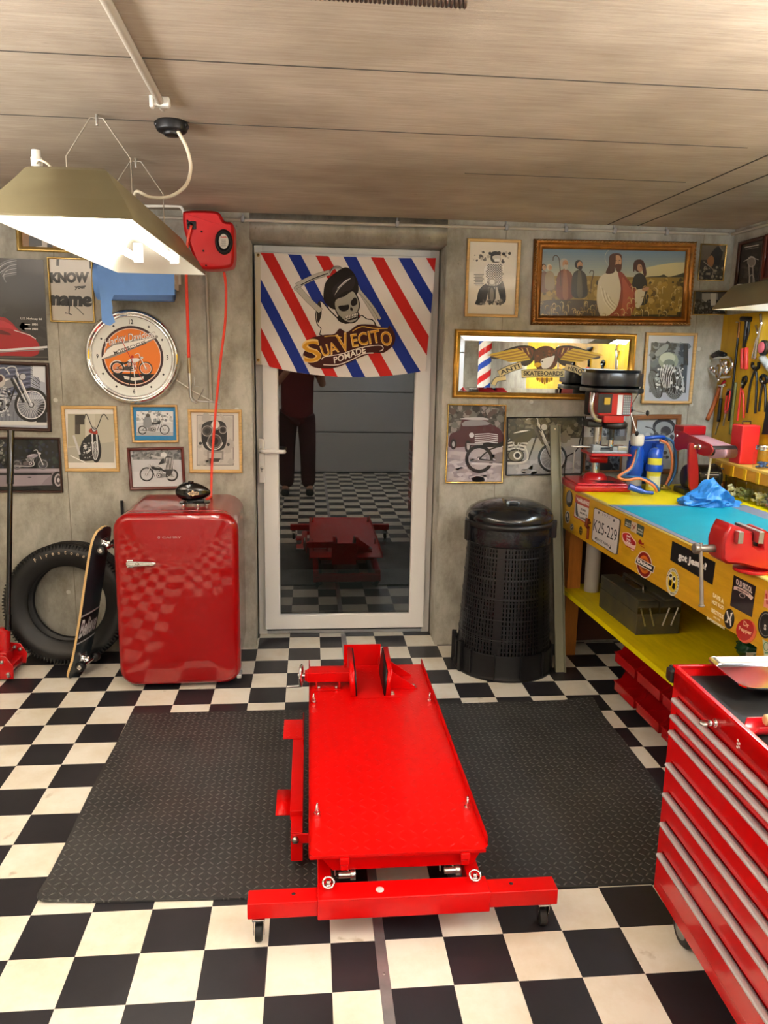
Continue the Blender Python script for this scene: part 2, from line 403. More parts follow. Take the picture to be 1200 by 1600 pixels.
# rear wall with door opening and tie-hole plugs
DX0, DX1, DZ = .65, 1.611, 2.077
g = G().box(ROOM[0], DX0, 0, .4, 0, H).box(DX1, ROOM[1]+.3, 0, .4, 0, H).box(DX0, DX1, 0, .4, DZ, H)
for px, py in ((87, 625), (107, 925), (262, 780), (830, 628), (1080, 632), (1092, 545), (370, 640)):
    p = at(px, py); g.cyl((p.x, .0, p.z), (p.x, -.0015, p.z), .011, n=18, mi=1)
for px in (108, 330, 772, 1062):
    p = at(px, 780); g.box(p.x-.0016, p.x+.0016, -.0012, .001, 0, H, mi=2)
struct(obj('wall_back', g, [CONC, pm('tie_hole_plug', (196, 194, 184), .7), pm('formwork_seam', (132, 126, 112), .8)], sm=30))
struct(obj('wall_right', G().box(ROOM[1], ROOM[1]+.2, ROOM[2], 0, 0, H), CONC, sm=0))
struct(obj('wall_left', G().box(ROOM[0]-.2, ROOM[0], ROOM[2], 0, 0, H), CONC, sm=0))
# the far end behind the camera: pale sectional garage door
g = G()
for k in range(4): g.box(-.9, 2.3, ROOM[2]-.04, ROOM[2]+.0, .01+k*.53, .53+k*.53, bev=.008)
g.box(ROOM[0], -.9, ROOM[2]-.2, ROOM[2], 0, H, mi=1).box(2.3, ROOM[1]+.2, ROOM[2]-.2, ROOM[2], 0, H, mi=1).box(-.9, 2.3, ROOM[2]-.2, ROOM[2], 2.13, H, mi=1)
g.box(-.9, 2.3, ROOM[2]-.2, ROOM[2]-.12, 0, 2.13, mi=1)
struct(obj('wall_front', g, [pm('garage_door_panel', (196, 198, 200), .5, bump=(300, .1)), CONC], sm=30))
# seam strip
g = G().box(1.108, 1.136, -5.9, .19, 0, .0022, bev=.0008)
for y in [-.3-.33*i for i in range(16)]: g.cyl((1.122, y, .002), (1.122, y, .0032), .004, n=12, mi=1)
struct(obj('trim_1', g, [pm('worn_aluminium_strip', (172, 172, 176), .38, metal=.75, var=(9, .2)), STL]))
# ------------------------------------------------------------------ glazed door
d1 = thing('door_1', None, None, (1.14, .225, 0)); struct(d1)
d1['label'] = 'white framed door with dark glass'
YD = -.02
g = G(); W0, W1, HT = -.485, .468, 2.075
for x0, x1, z0, z1 in ((W0, W0+.045, 0, HT), (W1-.045, W1, 0, HT), (W0+.045, W1-.045, HT-.045, HT)): g.box(x0, x1, YD, .055, z0, z1, bev=.003)
obj('door_frame', g, WHT, d1)
g = G().box(W0+.03, W1-.03, YD+.002, .055, .0, .022, bev=.003).box(W0+.04, W1-.04, YD+.0, .0, .022, .03, bev=.002)
obj('threshold', g, ALU, d1)
g = G(); s0, s1, sz0, sz1 = W0+.036, W1-.036, .042, HT-.036
g.frame(s1-s0, sz1-sz0, [(0, 0), (0, .04), (.004, .045), (.074, .045), (.079, .038), (.083, .03), (.083, 0)], M=TR(((s0+s1)/2, YD+.0, (sz0+sz1)/2)))
obj('sash', g, WHT, d1)
obj('weather_seal', G().box(s0+.01, s1-.01, YD-.043, YD-.036, .036, .0415), BLK, d1)
DG = glassmat('door_glass', (150, 152, 148), 1.85)
gx0, gx1, gz0, gz1 = s0+.083, s1-.083, sz0+.083, sz1-.083
obj('glass_pane', G().box(gx0-.008, gx1+.008, YD-.02, YD-.014, gz0-.008, gz1+.008), DG, d1, sm=0)
# handle
hp = at(409, 703, .16); hx, hz = hp.x-1.14, hp.z
g = G().box(hx-.016, hx+.016, YD-.057, YD-.0455, hz-.175, hz+.06, bev=.005)
pl = obj('handle_plate', g, WHT, d1)
obj('keyhole', G().cyl((hx, YD-.057, hz-.095), (hx, YD-.061, hz-.095), .0085, n=20).box(hx-.004, hx+.004, YD-.061, YD-.057, hz-.116, hz-.095), STL, pl)
obj('door_handle', G().cyl((hx, YD-.057, hz), (hx, YD-.1, hz), .011).tube([(hx-.004, YD-.1, hz), (hx+.02, YD-.102, hz), (hx+.115, YD-.098, hz-.003), (hx+.122, YD-.09, hz-.003)], .0105, 12), WHT, d1)
# outside: dark yard
obj_ = G().box(-.6, 3, 1.9, 2.0, -.1, 2.3)
struct(obj('wall_outside', obj_, pm('dark_exterior', (150, 152, 146), .9), sm=0))
w = bpy.data.worlds.new('world'); SC.world = w; w.use_nodes = True
w.node_tree.nodes['Background'].inputs[0].default_value = (.045, .048, .042, 1); w.node_tree.nodes['Background'].inputs[1].default_value = 1
# ------------------------------------------------------------------ lamps
def pendant(name, label, x, y, zr, w_, l_, group=None, top=.13, hang=.255):
    t = thing(name, label, 'lamp', (x, y, zr), 0, group)
    def sec(s):
        return (w_/2*s[0], l_/2*s[1], s[2])
    lv = [(1, 1, 0), (1.0, 1.0, .006), (.86, .955, .05), (.66, .89, .1), (.56, .86, top-.008), (.5, .84, top)]
    vs = []; fs = []
    for off in (0, .0025):
        for sxx, sy, z in lv:
            for cx, cy in ((-1, -1), (1, -1), (1, 1), (-1, 1)):
                vs.append((cx*(w_/2*sxx-off), cy*(l_/2*sy-off), z-(off if z == top else 0)))
    n = len(lv)
    for side in (0, 1):
        b = side*n*4
        for i in range(n-1):
            for c in range(4):
                q = (b+i*4+c, b+i*4+(c+1) % 4, b+(i+1)*4+(c+1) % 4, b+(i+1)*4+c); fs.append(q if not side else q[::-1])
        q = tuple(b+(n-1)*4+c for c in range(4)); fs.append(q if not side else q[::-1])
    for c in range(4): fs.append((c, n*4+c, n*4+(c+1) % 4, (c+1) % 4))
    g = G(); k = (n-1)*4+1; g.raw(vs, fs[:k]); 
    g2 = G(); g2.raw(vs, fs[k:])
    obj('lamp_shade', g, OLIVE, t, sm=50); obj('reflector', g2, WEN, t, sm=50)
    for s in (-1, 1):
        obj('fluorescent_tube', G().cyl((s*.07, -l_*.42, .045), (s*.07, l_*.42, .045), .013, n=14), TUBE2 if x > 2.6 and y > -2 else TUBE, t)
        for e in (-1, 1):
            obj('lamp_holder', G().box(s*.07-.018, s*.07+.018, e*l_*.425-.012, e*l_*.425+.012, .028, .105, bev=.005), WPL, t)
    for e in (-1, 1):
        yy = e*.255
        g = G().tube([(-.09, yy, top-.02), (-.09, yy, hang+top-.15), (-.018, yy, hang+top-.06+.015), (.018, yy, hang+top-.06+.015), (.09, yy, hang+top-.15), (.09, yy, top-.02)], .0022, 6)
        obj('hanger', g, WIRE, t)
        obj('hook', G().cyl((0, yy, zr and (H-zr)), (0, yy, H-zr-.03), .004, n=8), ZINC, t)
    return t
p1 = pendant('pendant_lamp', 'olive trapezoid fluorescent lamp hanging from the concrete ceiling at upper left', .335, -1.265, 1.85, .352, 1.36, top=.135, hang=.245)
obj('cable_gland', G().cyl((-.095, -.5, .125), (-.095, -.5, .17), .014, n=16).cyl((-.095, -.5, .17), (-.095, -.5, .188), .011, n=16), WPL, p1)
obj('terminal_block', G().box(-.13, -.05, -.52, -.48, .118, .134, bev=.003), BLK, p1)
obj('lead', G().tube([(-.1, -.5, .14), (-.085, -.52, .16), (-.06, -.52, .15), (-.05, -.5, .13)], .003, 6, sub=4), CREAM, p1)
p2 = pendant('pendant_lamp', 'beige fluorescent lamp hanging over the yellow workbench', 2.895, -1.13, 1.768, .28, 1.3, top=.085, hang=.365)
for nm, x, y in (('', .335, -3.55), ('', .335, -5.1), ('', 2.5, -3.4), ('', 1.9, -5.2)):
    q = dup(p1 if x < 1 else p2); q.location = (x, y, 1.85 if x < 1 else 1.768); q['label'] = 'fluorescent pendant lamp behind the camera'; q['group'] = 'lamps behind the camera'
# cable, switch and conduit on the ceiling
tag(obj('ceiling_conduit', G().tube([fl(255, 168, H-.012), fl(165, 0, H-.012), (.56, -5.5, H-.012)], .0105, 12), CONDM), 'grey straight cable conduit along the ceiling above the left lamp', 'conduit')
c = thing('cable_clip', 'white cable clip holding the ceiling conduit', 'clip', tuple(fl(252, 152, H)))
obj('clip_body', G().box(-.022, .022, -.012, .012, -.024, 0, bev=.004).box(-.028, -.018, -.02, .0, -.03, 0, bev=.002), WPL, c)
p = fl(268, 190, H); c = thing('junction_box', 'round black junction box at the end of the ceiling conduit', 'junction box', tuple(p))
obj('box_body', G().lathe([(0, 0), (.043, 0), (.045, -.004), (.045, -.022), (.041, -.028), (.034, -.03), (0, -.03)], 28).box(-.048, .048, -.02, .02, -.02, 0, bev=.008), BLK, c)
obj('cap', G().lathe([(.024, -.029), (.024, -.036), (.02, -.04), (0, -.04)], 24), BLK, c)
P = [fl(278, 205, H-.03), at(292, 232, -1.5), at(298, 262, -1.47), at(290, 290, -1.42), at(265, 307, -1.38), at(235, 308, -1.33), at(212, 300, -1.27), (.36, -1.2, 1.985)]
tag(obj('power_cable', G().tube(P, .0052, 10, sub=6), CREAM), 'cream curved power cable from the black junction box to the left lamp', 'cable')
# conduit along the top of the rear wall and round the corner
zc = 2.158
tag(obj('wall_conduit', G().tube([(.1, -.012, zc), (1.6, -.012, zc+.004), (2.9, -.012, zc+.012), (3.04, -.02, zc+.013), (3.073, -.06, zc+.014), (3.073, -1.4, zc+.016)], .008, 10, sub=3), CONDM), 'thin grey conduit along the top of the rear wall', 'conduit')
proto = None
for x in (.62, 1.36, 1.9, 2.2, 2.45, 2.72):
    if proto is None:
        proto = thing('conduit_clip', 'small grey clip on the thin conduit under the ceiling', 'clip', (x, -.001, zc+.004), 0, 'clips on the wall conduit')
        obj('clip_band', G().box(-.008, .008, -.024, 0, -.014, .014, bev=.003).box(-.004, .004, -.006, 0, .012, .03), GRYP, proto)
    else: q = dup(proto); q.location = (x, -.001, zc+.004+(x-.62)*.003)
# short elbow conduit near the reel and the vertical drop pipe beside the blue roll
tag(obj('elbow_conduit', G().tube([at(225, 322, -.12), at(270, 322, -.12), at(283, 324, -.12), at(288, 336, -.12), at(289, 350, -.12)], .007, 10, sub=4), WPL), 'white bent conduit stub beside the red hose reel', 'conduit')
tag(obj('drop_conduit', G().tube([at(322, 425, -.012), at(326, 520, -.012), at(330, 625, -.012)], .0065, 8), CONDM), 'thin grey vertical conduit between the two red hoses', 'conduit')
# helical spring at the very top of the picture
y0 = -2.44; P = []
for i in range(0, 800):
    a = i*2*PI/14; P.append((.755+i*.00058, y0+.014*math.cos(a), H-.02+.018*math.sin(a)))
tag(obj('garage_spring', G().tube(P, .0035, 5), pm('dark_spring_steel', (84, 68, 60), .4, metal=.7)), 'dark coiled spring running across under the ceiling', 'spring')
# ------------------------------------------------------------------ rubber mats
def treadmat():
    m = pm('diamond_tread_rubber', (50, 50, 50), .4, var=(2.2, .35), rv=(5, .58)); nt = m.node_tree; L = nt.links; b = nt.nodes['Principled BSDF']
    tc = nn(nt, 'ShaderNodeTexCoord'); sp = nn(nt, 'ShaderNodeSeparateXYZ'); L.new(tc.outputs['Object'], sp.inputs[0])
    def mth(op, a, c=None):
        n = nn(nt, 'ShaderNodeMath', operation=op)
        for i, v in enumerate((a, c)):
            if v is None: continue
            if isinstance(v, (int, float)): n.inputs[i].default_value = v
            else: L.new(v, n.inputs[i])
        return n.outputs[0]
    k = 1/.024
    u = mth('MULTIPLY', sp.outputs[0], k); v = mth('MULTIPLY', sp.outputs[1], k)
    iu = mth('FLOOR', u); iv = mth('FLOOR', v)
    fu = mth('SUBTRACT', mth('SUBTRACT', u, iu), .5); fv = mth('SUBTRACT', mth('SUBTRACT', v, iv), .5)
    par = mth('MODULO', mth('ABSOLUTE', mth('ADD', iu, iv)), 2)             # alternate direction
    sgn = mth('SUBTRACT', mth('MULTIPLY', par, 2), 1)
    a1 = mth('ADD', fu, mth('MULTIPLY', fv, sgn)); a2 = mth('SUBTRACT', fu, mth('MULTIPLY', fv, sgn))
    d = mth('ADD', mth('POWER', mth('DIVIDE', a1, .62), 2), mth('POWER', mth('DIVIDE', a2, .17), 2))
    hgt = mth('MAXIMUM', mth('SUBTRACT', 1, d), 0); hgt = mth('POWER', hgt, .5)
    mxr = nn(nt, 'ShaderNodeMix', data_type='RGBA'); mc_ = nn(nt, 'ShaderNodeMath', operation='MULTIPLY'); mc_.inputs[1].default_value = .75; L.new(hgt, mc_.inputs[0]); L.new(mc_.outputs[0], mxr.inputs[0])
    old = b.inputs['Base Color'].links[0].from_socket; L.new(old, mxr.inputs[6]); mxr.inputs[7].default_value = (*lin((112, 112, 108)), 1); L.new(mxr.outputs[2], b.inputs['Base Color'])  # paler ridge tops: wear, with highlights painted into the colour
    n = nn(nt, 'ShaderNodeTexNoise', Scale=220.0, Detail=2.0); L.new(tc.outputs['Object'], n.inputs['Vector'])
    hh = mth('ADD', hgt, mth('MULTIPLY', n.outputs['Fac'], .15))
    bp = nn(nt, 'ShaderNodeBump', Strength=1.0, Distance=.006); L.new(hh, bp.inputs['Height']); L.new(bp.outputs[0], b.inputs['Normal']); return m
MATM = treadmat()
def mat_(label, corners, rr_=(.02,)*4, curl=None, seed=0):
    # corners: near-left, near-right, far-right, far-left
    t = bmesh.new(); nx, ny = 40, 54; A, B, C_, D = [V((*c, 0)) for c in corners]; gr = []
    for j in range(ny+1):
        row = []
        for i in range(nx+1):
            u, v = i/nx, j/ny; p = (A*(1-u)+B*u)*(1-v)+(D*(1-u)+C_*u)*v
            e = .003*math.sin(v*9+seed)*(1 if u in (0, 1) else 0); z = .007+.0012*noise.noise(V((p.x*5, p.y*5, seed)))
            if curl: z += curl(u, v)
            row.append(t.verts.new((p.x+e, p.y, z)))
        gr.append(row)
    if True:
        for j in range(ny):
            for i in range(nx): t.faces.new((gr[j][i], gr[j][i+1], gr[j+1][i+1], gr[j+1][i]))
    ret = bmesh.ops.extrude_face_region(t, geom=t.faces[:]); 
    for v in [x for x in ret['geom'] if isinstance(x, bmesh.types.BMVert)]: pass
    top = set(x for x in ret['geom'] if isinstance(x, bmesh.types.BMVert))
    for v in t.verts:
        if v not in top: v.co.z -= .0062
    bmesh.ops.recalc_face_normals(t, faces=t.faces[:])
    # round the near corners
    for v in t.verts:
        for (c, sx_, sy_) in ((A, 1, 1), (B, -1, 1), (C_, -1, -1), (D, 1, -1)):
            r_ = .028; dx = (v.co.x-c.x)*sx_; dy = (v.co.y-c.y)*sy_
            if dx < r_ and dy < r_:
                q = V((dx-r_, dy-r_)); 
                if q.length > r_: q = q.normalized()*r_; v.co.x = c.x+sx_*(q.x+r_); v.co.y = c.y+sy_*(q.y+r_)
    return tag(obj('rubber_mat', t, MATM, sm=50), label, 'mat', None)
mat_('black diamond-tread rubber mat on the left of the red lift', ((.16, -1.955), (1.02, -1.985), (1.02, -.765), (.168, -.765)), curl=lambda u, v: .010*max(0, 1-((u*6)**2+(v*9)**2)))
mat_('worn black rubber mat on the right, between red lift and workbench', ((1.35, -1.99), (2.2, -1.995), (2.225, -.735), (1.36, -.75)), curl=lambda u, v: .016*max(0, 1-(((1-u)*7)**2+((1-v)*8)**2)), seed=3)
# ------------------------------------------------------------------ motorcycle lift
LP = pm('red_tread_plate', (208, 0, 0), .3, coat=.14, spec=.22); nt = LP.node_tree
def tread_bump(m, pitch, a, c, dist, stren=1):
    nt = m.node_tree; L = nt.links; tc = nn(nt, 'ShaderNodeTexCoord'); sp = nn(nt, 'ShaderNodeSeparateXYZ'); L.new(tc.outputs['Object'], sp.inputs[0])
    def mth(op, x, y=None):
        n = nn(nt, 'ShaderNodeMath', operation=op)
        for i, v in enumerate((x, y)):
            if v is None: continue
            if isinstance(v, (int, float)): n.inputs[i].default_value = v
            else: L.new(v, n.inputs[i])
        return n.outputs[0]
    u = mth('MULTIPLY', sp.outputs[0], 1/pitch); v = mth('MULTIPLY', sp.outputs[1], 1/pitch)
    iu = mth('FLOOR', u); iv = mth('FLOOR', v); fu = mth('SUBTRACT', mth('SUBTRACT', u, iu), .5); fv = mth('SUBTRACT', mth('SUBTRACT', v, iv), .5)
    sg = mth('SUBTRACT', mth('MULTIPLY', mth('MODULO', mth('ABSOLUTE', mth('ADD', iu, iv)), 2), 2), 1)
    a1 = mth('ADD', fu, mth('MULTIPLY', fv, sg)); a2 = mth('SUBTRACT', fu, mth('MULTIPLY', fv, sg))
    d = mth('ADD', mth('POWER', mth('DIVIDE', a1, a), 2), mth('POWER', mth('DIVIDE', a2, c), 2)); h = mth('MAXIMUM', mth('SUBTRACT', 1, d), 0)
    bp = nn(nt, 'ShaderNodeBump', Strength=stren, Distance=dist); L.new(h, bp.inputs['Height']); L.new(bp.outputs[0], nt.nodes['Principled BSDF'].inputs['Normal'])
tread_bump(LP, .034, .5, .12, .0013, .8)
lx, ly = 1.18, -1.42
lift = thing('motorcycle_lift', 'red low motorcycle lift table standing in the middle of the checkered floor', 'motorcycle lift', (lx, ly, 0))
def lo(x, y, z=0): return (x-lx, y-ly, z)
M0 = TR((-lx, -ly, 0))
PX0, PX1, PY0, PY1, PZ = .935, 1.433, -2.075, -.75, .2
g = G().prism([(PX0, PY0+.012), (PX0+.012, PY0), (PX1-.02, PY0), (PX1, PY0+.02), (PX1-.005, PY1), (PX0-.003, PY1)], PZ-.004, PZ, M0)
obj('platform', g, LP, lift, sm=0)
g = G()
g.raw([(PX1-.004, PY0+.02, PZ), (PX1, PY0+.02, PZ), (PX1+.001, PY0+.03, PZ+.02), (PX1-.003, PY0+.03, PZ+.02), (PX1-.008, PY1, PZ), (PX1-.005, PY1, PZ), (PX1-.004, PY1+.002, PZ+.024), (PX1-.008, PY1+.002, PZ+.024)],
      [(0, 1, 2, 3), (4, 7, 6, 5), (0, 3, 7, 4), (1, 5, 6, 2), (3, 2, 6, 7), (0, 4, 5, 1)], 0, M0)
g.box(PX0-.003, PX0+.001, PY0+.02, PY1, PZ-.02, PZ+.012, M=M0)
g.box(PX0-.004, PX0+.0, -.86, PY1+.002, PZ, PZ+.028, M=M0)
g.box(PX0, PX1-.01, PY0+.002, PY0+.006, PZ-.012, PZ-.002, M=M0)
obj('side_lip', g, REDL, lift, sm=30)
# apron
g = G().prism([(.955, .197), (1.42, .197), (1.39, .142), (.998, .142)], -PY0-.022, -PY0-.018, M0 @ MXZ)
for x in (1.03, 1.365): g.box(x-.013, x+.013, PY0-.005, PY0+.03, .172, .192, bev=.002, M=M0).box(x-.011, x+.011, PY0+.0, PY0+.016, .152, .168, bev=.002, M=M0)
obj('apron', g, REDL, lift, sm=30)
# base frame, scissor arms, under rails
g = G()
for x0, x1 in ((.957, .995), (1.372, 1.412)): g.box(x0, x1, -2.11, -.72, .072, .118, bev=.003, M=M0)
g.box(.957, 1.412, -.76, -.71, .04, .09, bev=.003, M=M0)
obj('base_frame', g, REDL, lift)
for x0, x1 in ((1.0, 1.02), (1.348, 1.368)):
    obj('scissor_arm', G().prism([(-2.02, .12), (-2.0, .1), (-.95, .165), (-.95, .185), (-.98, .185)], x0, x1, M0 @ MYZ), REDL, lift, sm=20)
g = G().box(.998, 1.37, PY0+.03, -.8, .168, .178, M=M0); obj('platform_rib', g, REDL, lift)
obj('hydraulic_ram', G().cyl(lo(1.18, -1.95, .10), lo(1.18, -1.3, .13), .026, n=24), BLK, lift)
for x in (1.035, 1.33):
    obj('pivot_bolt', G().cyl(lo(x-.02, -2.06, .128), lo(x+.02, -2.06, .128), .009, n=12).cyl(lo(x+.012, -2.06, .128), lo(x+.026, -2.06, .128), .014, n=6), ZINC, lift)
    obj('hose_clip', G().tube([lo(x-.03, -2.05, .12), lo(x-.028, -2.04, .15), lo(x-.01, -2.03, .155), lo(x+.01, -2.05, .125)], .0025, 6, sub=4), ZINC, lift)
# front beam, extension arms
g = G().box(.955, 1.418, -2.168, -2.098, .074, .135, bev=.004, M=M0)
sl = obj('beam_sleeve', g, REDL, lift)
obj('grease_cap', G().cyl(lo(1.122, -2.138, .135), lo(1.122, -2.138, .137), .011, n=20), pm('pale_disc', (215, 190, 190), .4), sl)
for s, x0, x1 in ((-1, .772, .956), (1, 1.417, 1.606)):
    a = obj('extension_arm', G().box(x0, x1, -2.161, -2.104, .082, .128, bev=.003, M=M0), REDL, lift)
    obj('pin_hole', G().cyl(lo((x0+x1)/2+.028*s*-1, -2.128, .1275), lo((x0+x1)/2+.028*s*-1, -2.128, .1286), .0055, n=16), BLK, a)
def ringbolt(x, y, z, tall, flat):
    g = G().cyl(lo(x, y, z), lo(x, y, z+.012), .01, n=6).cyl(lo(x, y, z+.01), lo(x, y, z+.02), .006, n=12)
    if flat: P = [lo(x+.015*math.cos(a), y+.015*math.sin(a), z+.016+.006*math.sin(a)) for a in [i*PI/8 for i in range(16)]]
    else: P = [lo(x+.002*math.cos(a), y+.011*math.cos(a), z+.024+.015*math.sin(a)) for a in [i*PI/8 for i in range(16)]]
    g.tube(P, .0032, 8, closed=True); return g
for x, y in ((.985, -2.12), (1.385, -2.118)): obj('locking_ring', ringbolt(x, y, .135, 0, True), CHR, lift)
for x, y in ((.951, -1.12), (1.406, -1.135), (.957, -1.885), (1.408, -1.88)): obj('lashing_eye', ringbolt(x, y, PZ, 1, False), CHR, lift)
# casters
for x, y in ((.80, -2.135), (1.575, -2.13), (.985, -.73), (1.385, -.73)):
    c = G().box(x-.017, x+.017, y-.02, y+.02, .068, .0745 if y < -1 else .075, bev=.002, M=M0).cyl(lo(x, y, .07), lo(x, y, .083), .012, n=16)
    for s in (-1, 1): c.prism([(y-.018, .07), (y+.016, .07), (y+.006, .018), (y-.006, .018)], x+s*.014-.001, x+s*.014+.001, M0 @ MYZ)
    fk = obj('caster', c, CHR, lift, sm=30)
    obj('wheel', G().cyl(lo(x-.01, y, .0255), lo(x+.01, y, .0255), .025, n=28, bev=.003), RUB, fk)
# wheel clamp at the far end
g = G().box(1.083, 1.245, -.752, -.747, .15, .297, bev=.001, M=M0).box(1.083, 1.09, -.78, -.747, .15, .215, M=M0)
g.prism([(-.79, .2), (-.752, .2), (-.752, .25)], 1.235, 1.24, M0 @ MYZ)
obj('wheel_stop', g, REDL, lift, sm=20)
# jaws: leaning plates with rubber faces
def jaw(xa, xb, name, rub, flip):
    ya, yb, z0, z1 = -1.075, -.82, PZ+.001, PZ+.09
    dx = .012 if flip else -.004
    vs = [(xa, ya, z0), (xb, ya, z0), (xb+dx, ya+.045, z1), (xa+dx, ya+.045, z1), (xa, yb, z0), (xb, yb, z0), (xb+dx, yb, z1+.022), (xa+dx, yb, z1+.022)]
    fs = [(0, 1, 2, 3), (4, 7, 6, 5), (0, 3, 7, 4), (1, 5, 6, 2), (3, 2, 6, 7), (0, 4, 5, 1)]
    j = obj(name, G().raw(vs, fs, 0, M0), REDL, lift, sm=20)
    o = (xb+.0005, xb+.0065) if not flip else (xa-.0065, xa-.0005)
    v2 = [(o[0], ya+.004, z0), (o[1], ya+.004, z0), (o[1]+dx, ya+.048, z1-.003), (o[0]+dx, ya+.048, z1-.003), (o[0], yb, z0), (o[1], yb, z0), (o[1]+dx, yb, z1+.018), (o[0]+dx, yb, z1+.018)]
    obj('rubber_pad', G().raw(v2, fs, 0, M0), BLK, j, sm=20); return j
j1 = jaw(1.098, 1.118, 'moving_jaw', 0, False); j2 = jaw(1.238, 1.258, 'fixed_jaw', 0, True)
for y in (-1.0, -.88): obj('gusset', G().prism([(1.257, .201), (1.365, .201), (1.365, .208), (1.275, .27), (1.262, .27)], -y-.002, -y+.002, M0 @ MXZ), REDL, lift, sm=20)
g = G().box(1.25, 1.375, -1.01, -.985, PZ, PZ+.003, M=M0).box(1.12, 1.3, -1.09, -.9, PZ, PZ+.0015, M=M0); obj('slide_plate', g, REDL, lift, sm=20)
for x, y in ((1.265, -1.055), (1.36, -.99)):
    obj('hex_bolt', G().cyl(lo(x, y, PZ), lo(x, y, PZ+.003), .012, n=16).cyl(lo(x, y, PZ+.003), lo(x, y, PZ+.012), .008, n=6), ZINC, lift, sm=30)
g = G().box(.925, 1.098, -.975, -.925, .222, .264, bev=.003, M=M0).box(.915, .93, -.97, -.93, .226, .26, bev=.002, M=M0); sb = obj('screw_housing', g, REDL, lift)
g = G()
for x in (.958, 1.052): g.box(x, x+.008, -1.0, -.93, PZ, .225, M=M0)
g.box(.955, 1.06, -1.01, -.975, PZ, PZ+.004, M=M0); obj('housing_bracket', g, REDL, lift)
for x in (.972, 1.043): obj('hex_bolt', G().cyl(lo(x, -.995, PZ+.004), lo(x, -.995, PZ+.013), .007, n=6), ZINC, lift, sm=30)
hw = obj('handwheel', G().tube([lo(.9+.004*math.cos(a), -.95+.038*math.cos(a), .243+.042*math.sin(a)) for a in [i*PI/12 for i in range(24)]], .006, 10, closed=True).cyl(lo(.888, -.95, .243), lo(.93, -.95, .243), .011, n=16).box(.895, .901, -.985, -.915, .237, .249, M=M0).box(.895, .901, -.956, -.944, .205, .281, M=M0), CHR, lift)
obj('crank_grip', G().cyl(lo(.9, -.965, .205), lo(.842, -.972, .205), .0055, n=12), ZINC, hw)
# foot pedals on the left
ped = obj('pedal_bar', G().box(.874, .914, -1.775, -1.29, .118, .15, bev=.002, M=M0).box(.878, .914, -1.86, -1.775, .035, .132, bev=.002, M=M0), REDL, lift)
obj('foot_plate', G().box(.838, .908, -1.315, -1.165, .151, .155, M=M0).box(.91, .914, -1.36, -1.14, .13, .172, M=M0), LP, ped, sm=20)
obj('foot_plate', G().box(.828, .874, -1.745, -1.6, .116, .12, M=M0), LP, ped, sm=20)
obj('pedal_link', G().box(.878, .97, -1.866, -1.861, .098, .13, bev=.002, M=M0), REDL, lift)
obj('link_bolt', G().cyl(lo(.892, -1.866, .114), lo(.892, -1.876, .114), .011, n=6), ZINC, lift, sm=20)
# ------------------------------------------------------------------ refrigerator
fr = thing('refrigerator', 'glossy red retro refrigerator with rounded corners left of the door', 'refrigerator', (.335, -.27, 0), R(1.2))
FH = .835
def rbox(x0, x1, y0, y1, z0, z1, r_, bev, M=None, n=8):
    t = bmesh.new(); P = rrect(x0, x1, z0, z1, r_, n)
    a = [t.verts.new((x, y0, z)) for x, z in P]; b = [t.verts.new((x, y1, z)) for x, z in P]; k = len(P)
    fa = t.faces.new(a); fb = t.faces.new(b[::-1])
    for i in range(k): t.faces.new((a[i], b[i], b[(i+1) % k], a[(i+1) % k]))
    bmesh.ops.recalc_face_normals(t, faces=t.faces[:])
    if bev: bmesh.ops.bevel(t, geom=list(fa.edges), offset=bev, segments=5, affect='EDGES', profile=.55)
    return t
obj('body', rbox(-.272, .272, -.175, .24, .03, FH, .085, .004), REDF, fr, sm=40)
t = bmesh.new(); rings = []
dl = [(0, -.187), (0, -.212)]+[(.034*(1-math.cos(a)), -.212-.034*math.sin(a)) for a in [PI/2*i/8 for i in range(1, 9)]]
for k in range(1, 17): dl.append((.034+(.24-.034)*k/16, None))
for d_, y_ in dl:
    e_ = min(d_, .262); r_ = max(.08-d_*.7, .012); x_, z0_, z1_ = .275-e_*1.0, .02+e_*1.0, FH-.002-e_*1.0
    if y_ is None: f_ = (d_-.034)/(.24-.034); y_ = -.246-.016*(1-(1-f_)**2)
    r_ = min(r_, x_*.95)
    rings.append([t.verts.new((x, y_, z)) for x, z in rrect(-x_, x_, z0_, z1_, r_, 8)])
for a, b in zip(rings, rings[1:]):
    for i in range(len(a)): t.faces.new((a[i], a[(i+1) % len(a)], b[(i+1) % len(a)], b[i]))
t.faces.new(rings[0]); t.faces.new(rings[-1]); bmesh.ops.recalc_face_normals(t, faces=t.faces[:])
dr_ = obj('door', t, REDF, fr, sm=60)
obj('door_gasket', rbox(-.264, .264, -.187, -.173, .035, FH-.012, .075, 0), GRYP, fr, sm=40)
obj('plinth', G().box(-.24, .24, -.15, .22, 0, .04), BLK, fr)
hz = .615
hd = obj('door_handle', G().prism([(-.214, hz-.008), (-.205, hz-.016), (-.1, hz-.009), (-.085, hz-.002), (-.085, hz+.004), (-.1, hz+.007), (-.205, hz+.012), (-.214, hz+.006)], .266, .278, MXZ, bev=.003), CHR, fr)
obj('handle_mount', G().box(-.213, -.185, -.267, -.248, hz-.02, hz+.016, bev=.003).cyl((-.165, -.25, hz-.002), (-.165, -.281, hz-.002), .009, n=20), CHR, hd)
A = Art(lambda x, y: (-.075+x*.00085, .733-y*.00085)); A.text('O  CAMRY', (0, 9), (150, 9), 9, (150, 60, 50)) if False else None
A.ring(5, 4, 5, 5, 2, '#c0a0a0').text('CAMRY', (22, 9), (118, 9), 9, '#b09090'); 
artobj('badge', A, fr, PRG, M=TR((0, -.2578, 0)))
obj('side_hinge', G().box(.255, .277, -.24, -.17, .045, .06, bev=.004), GRYP, fr)
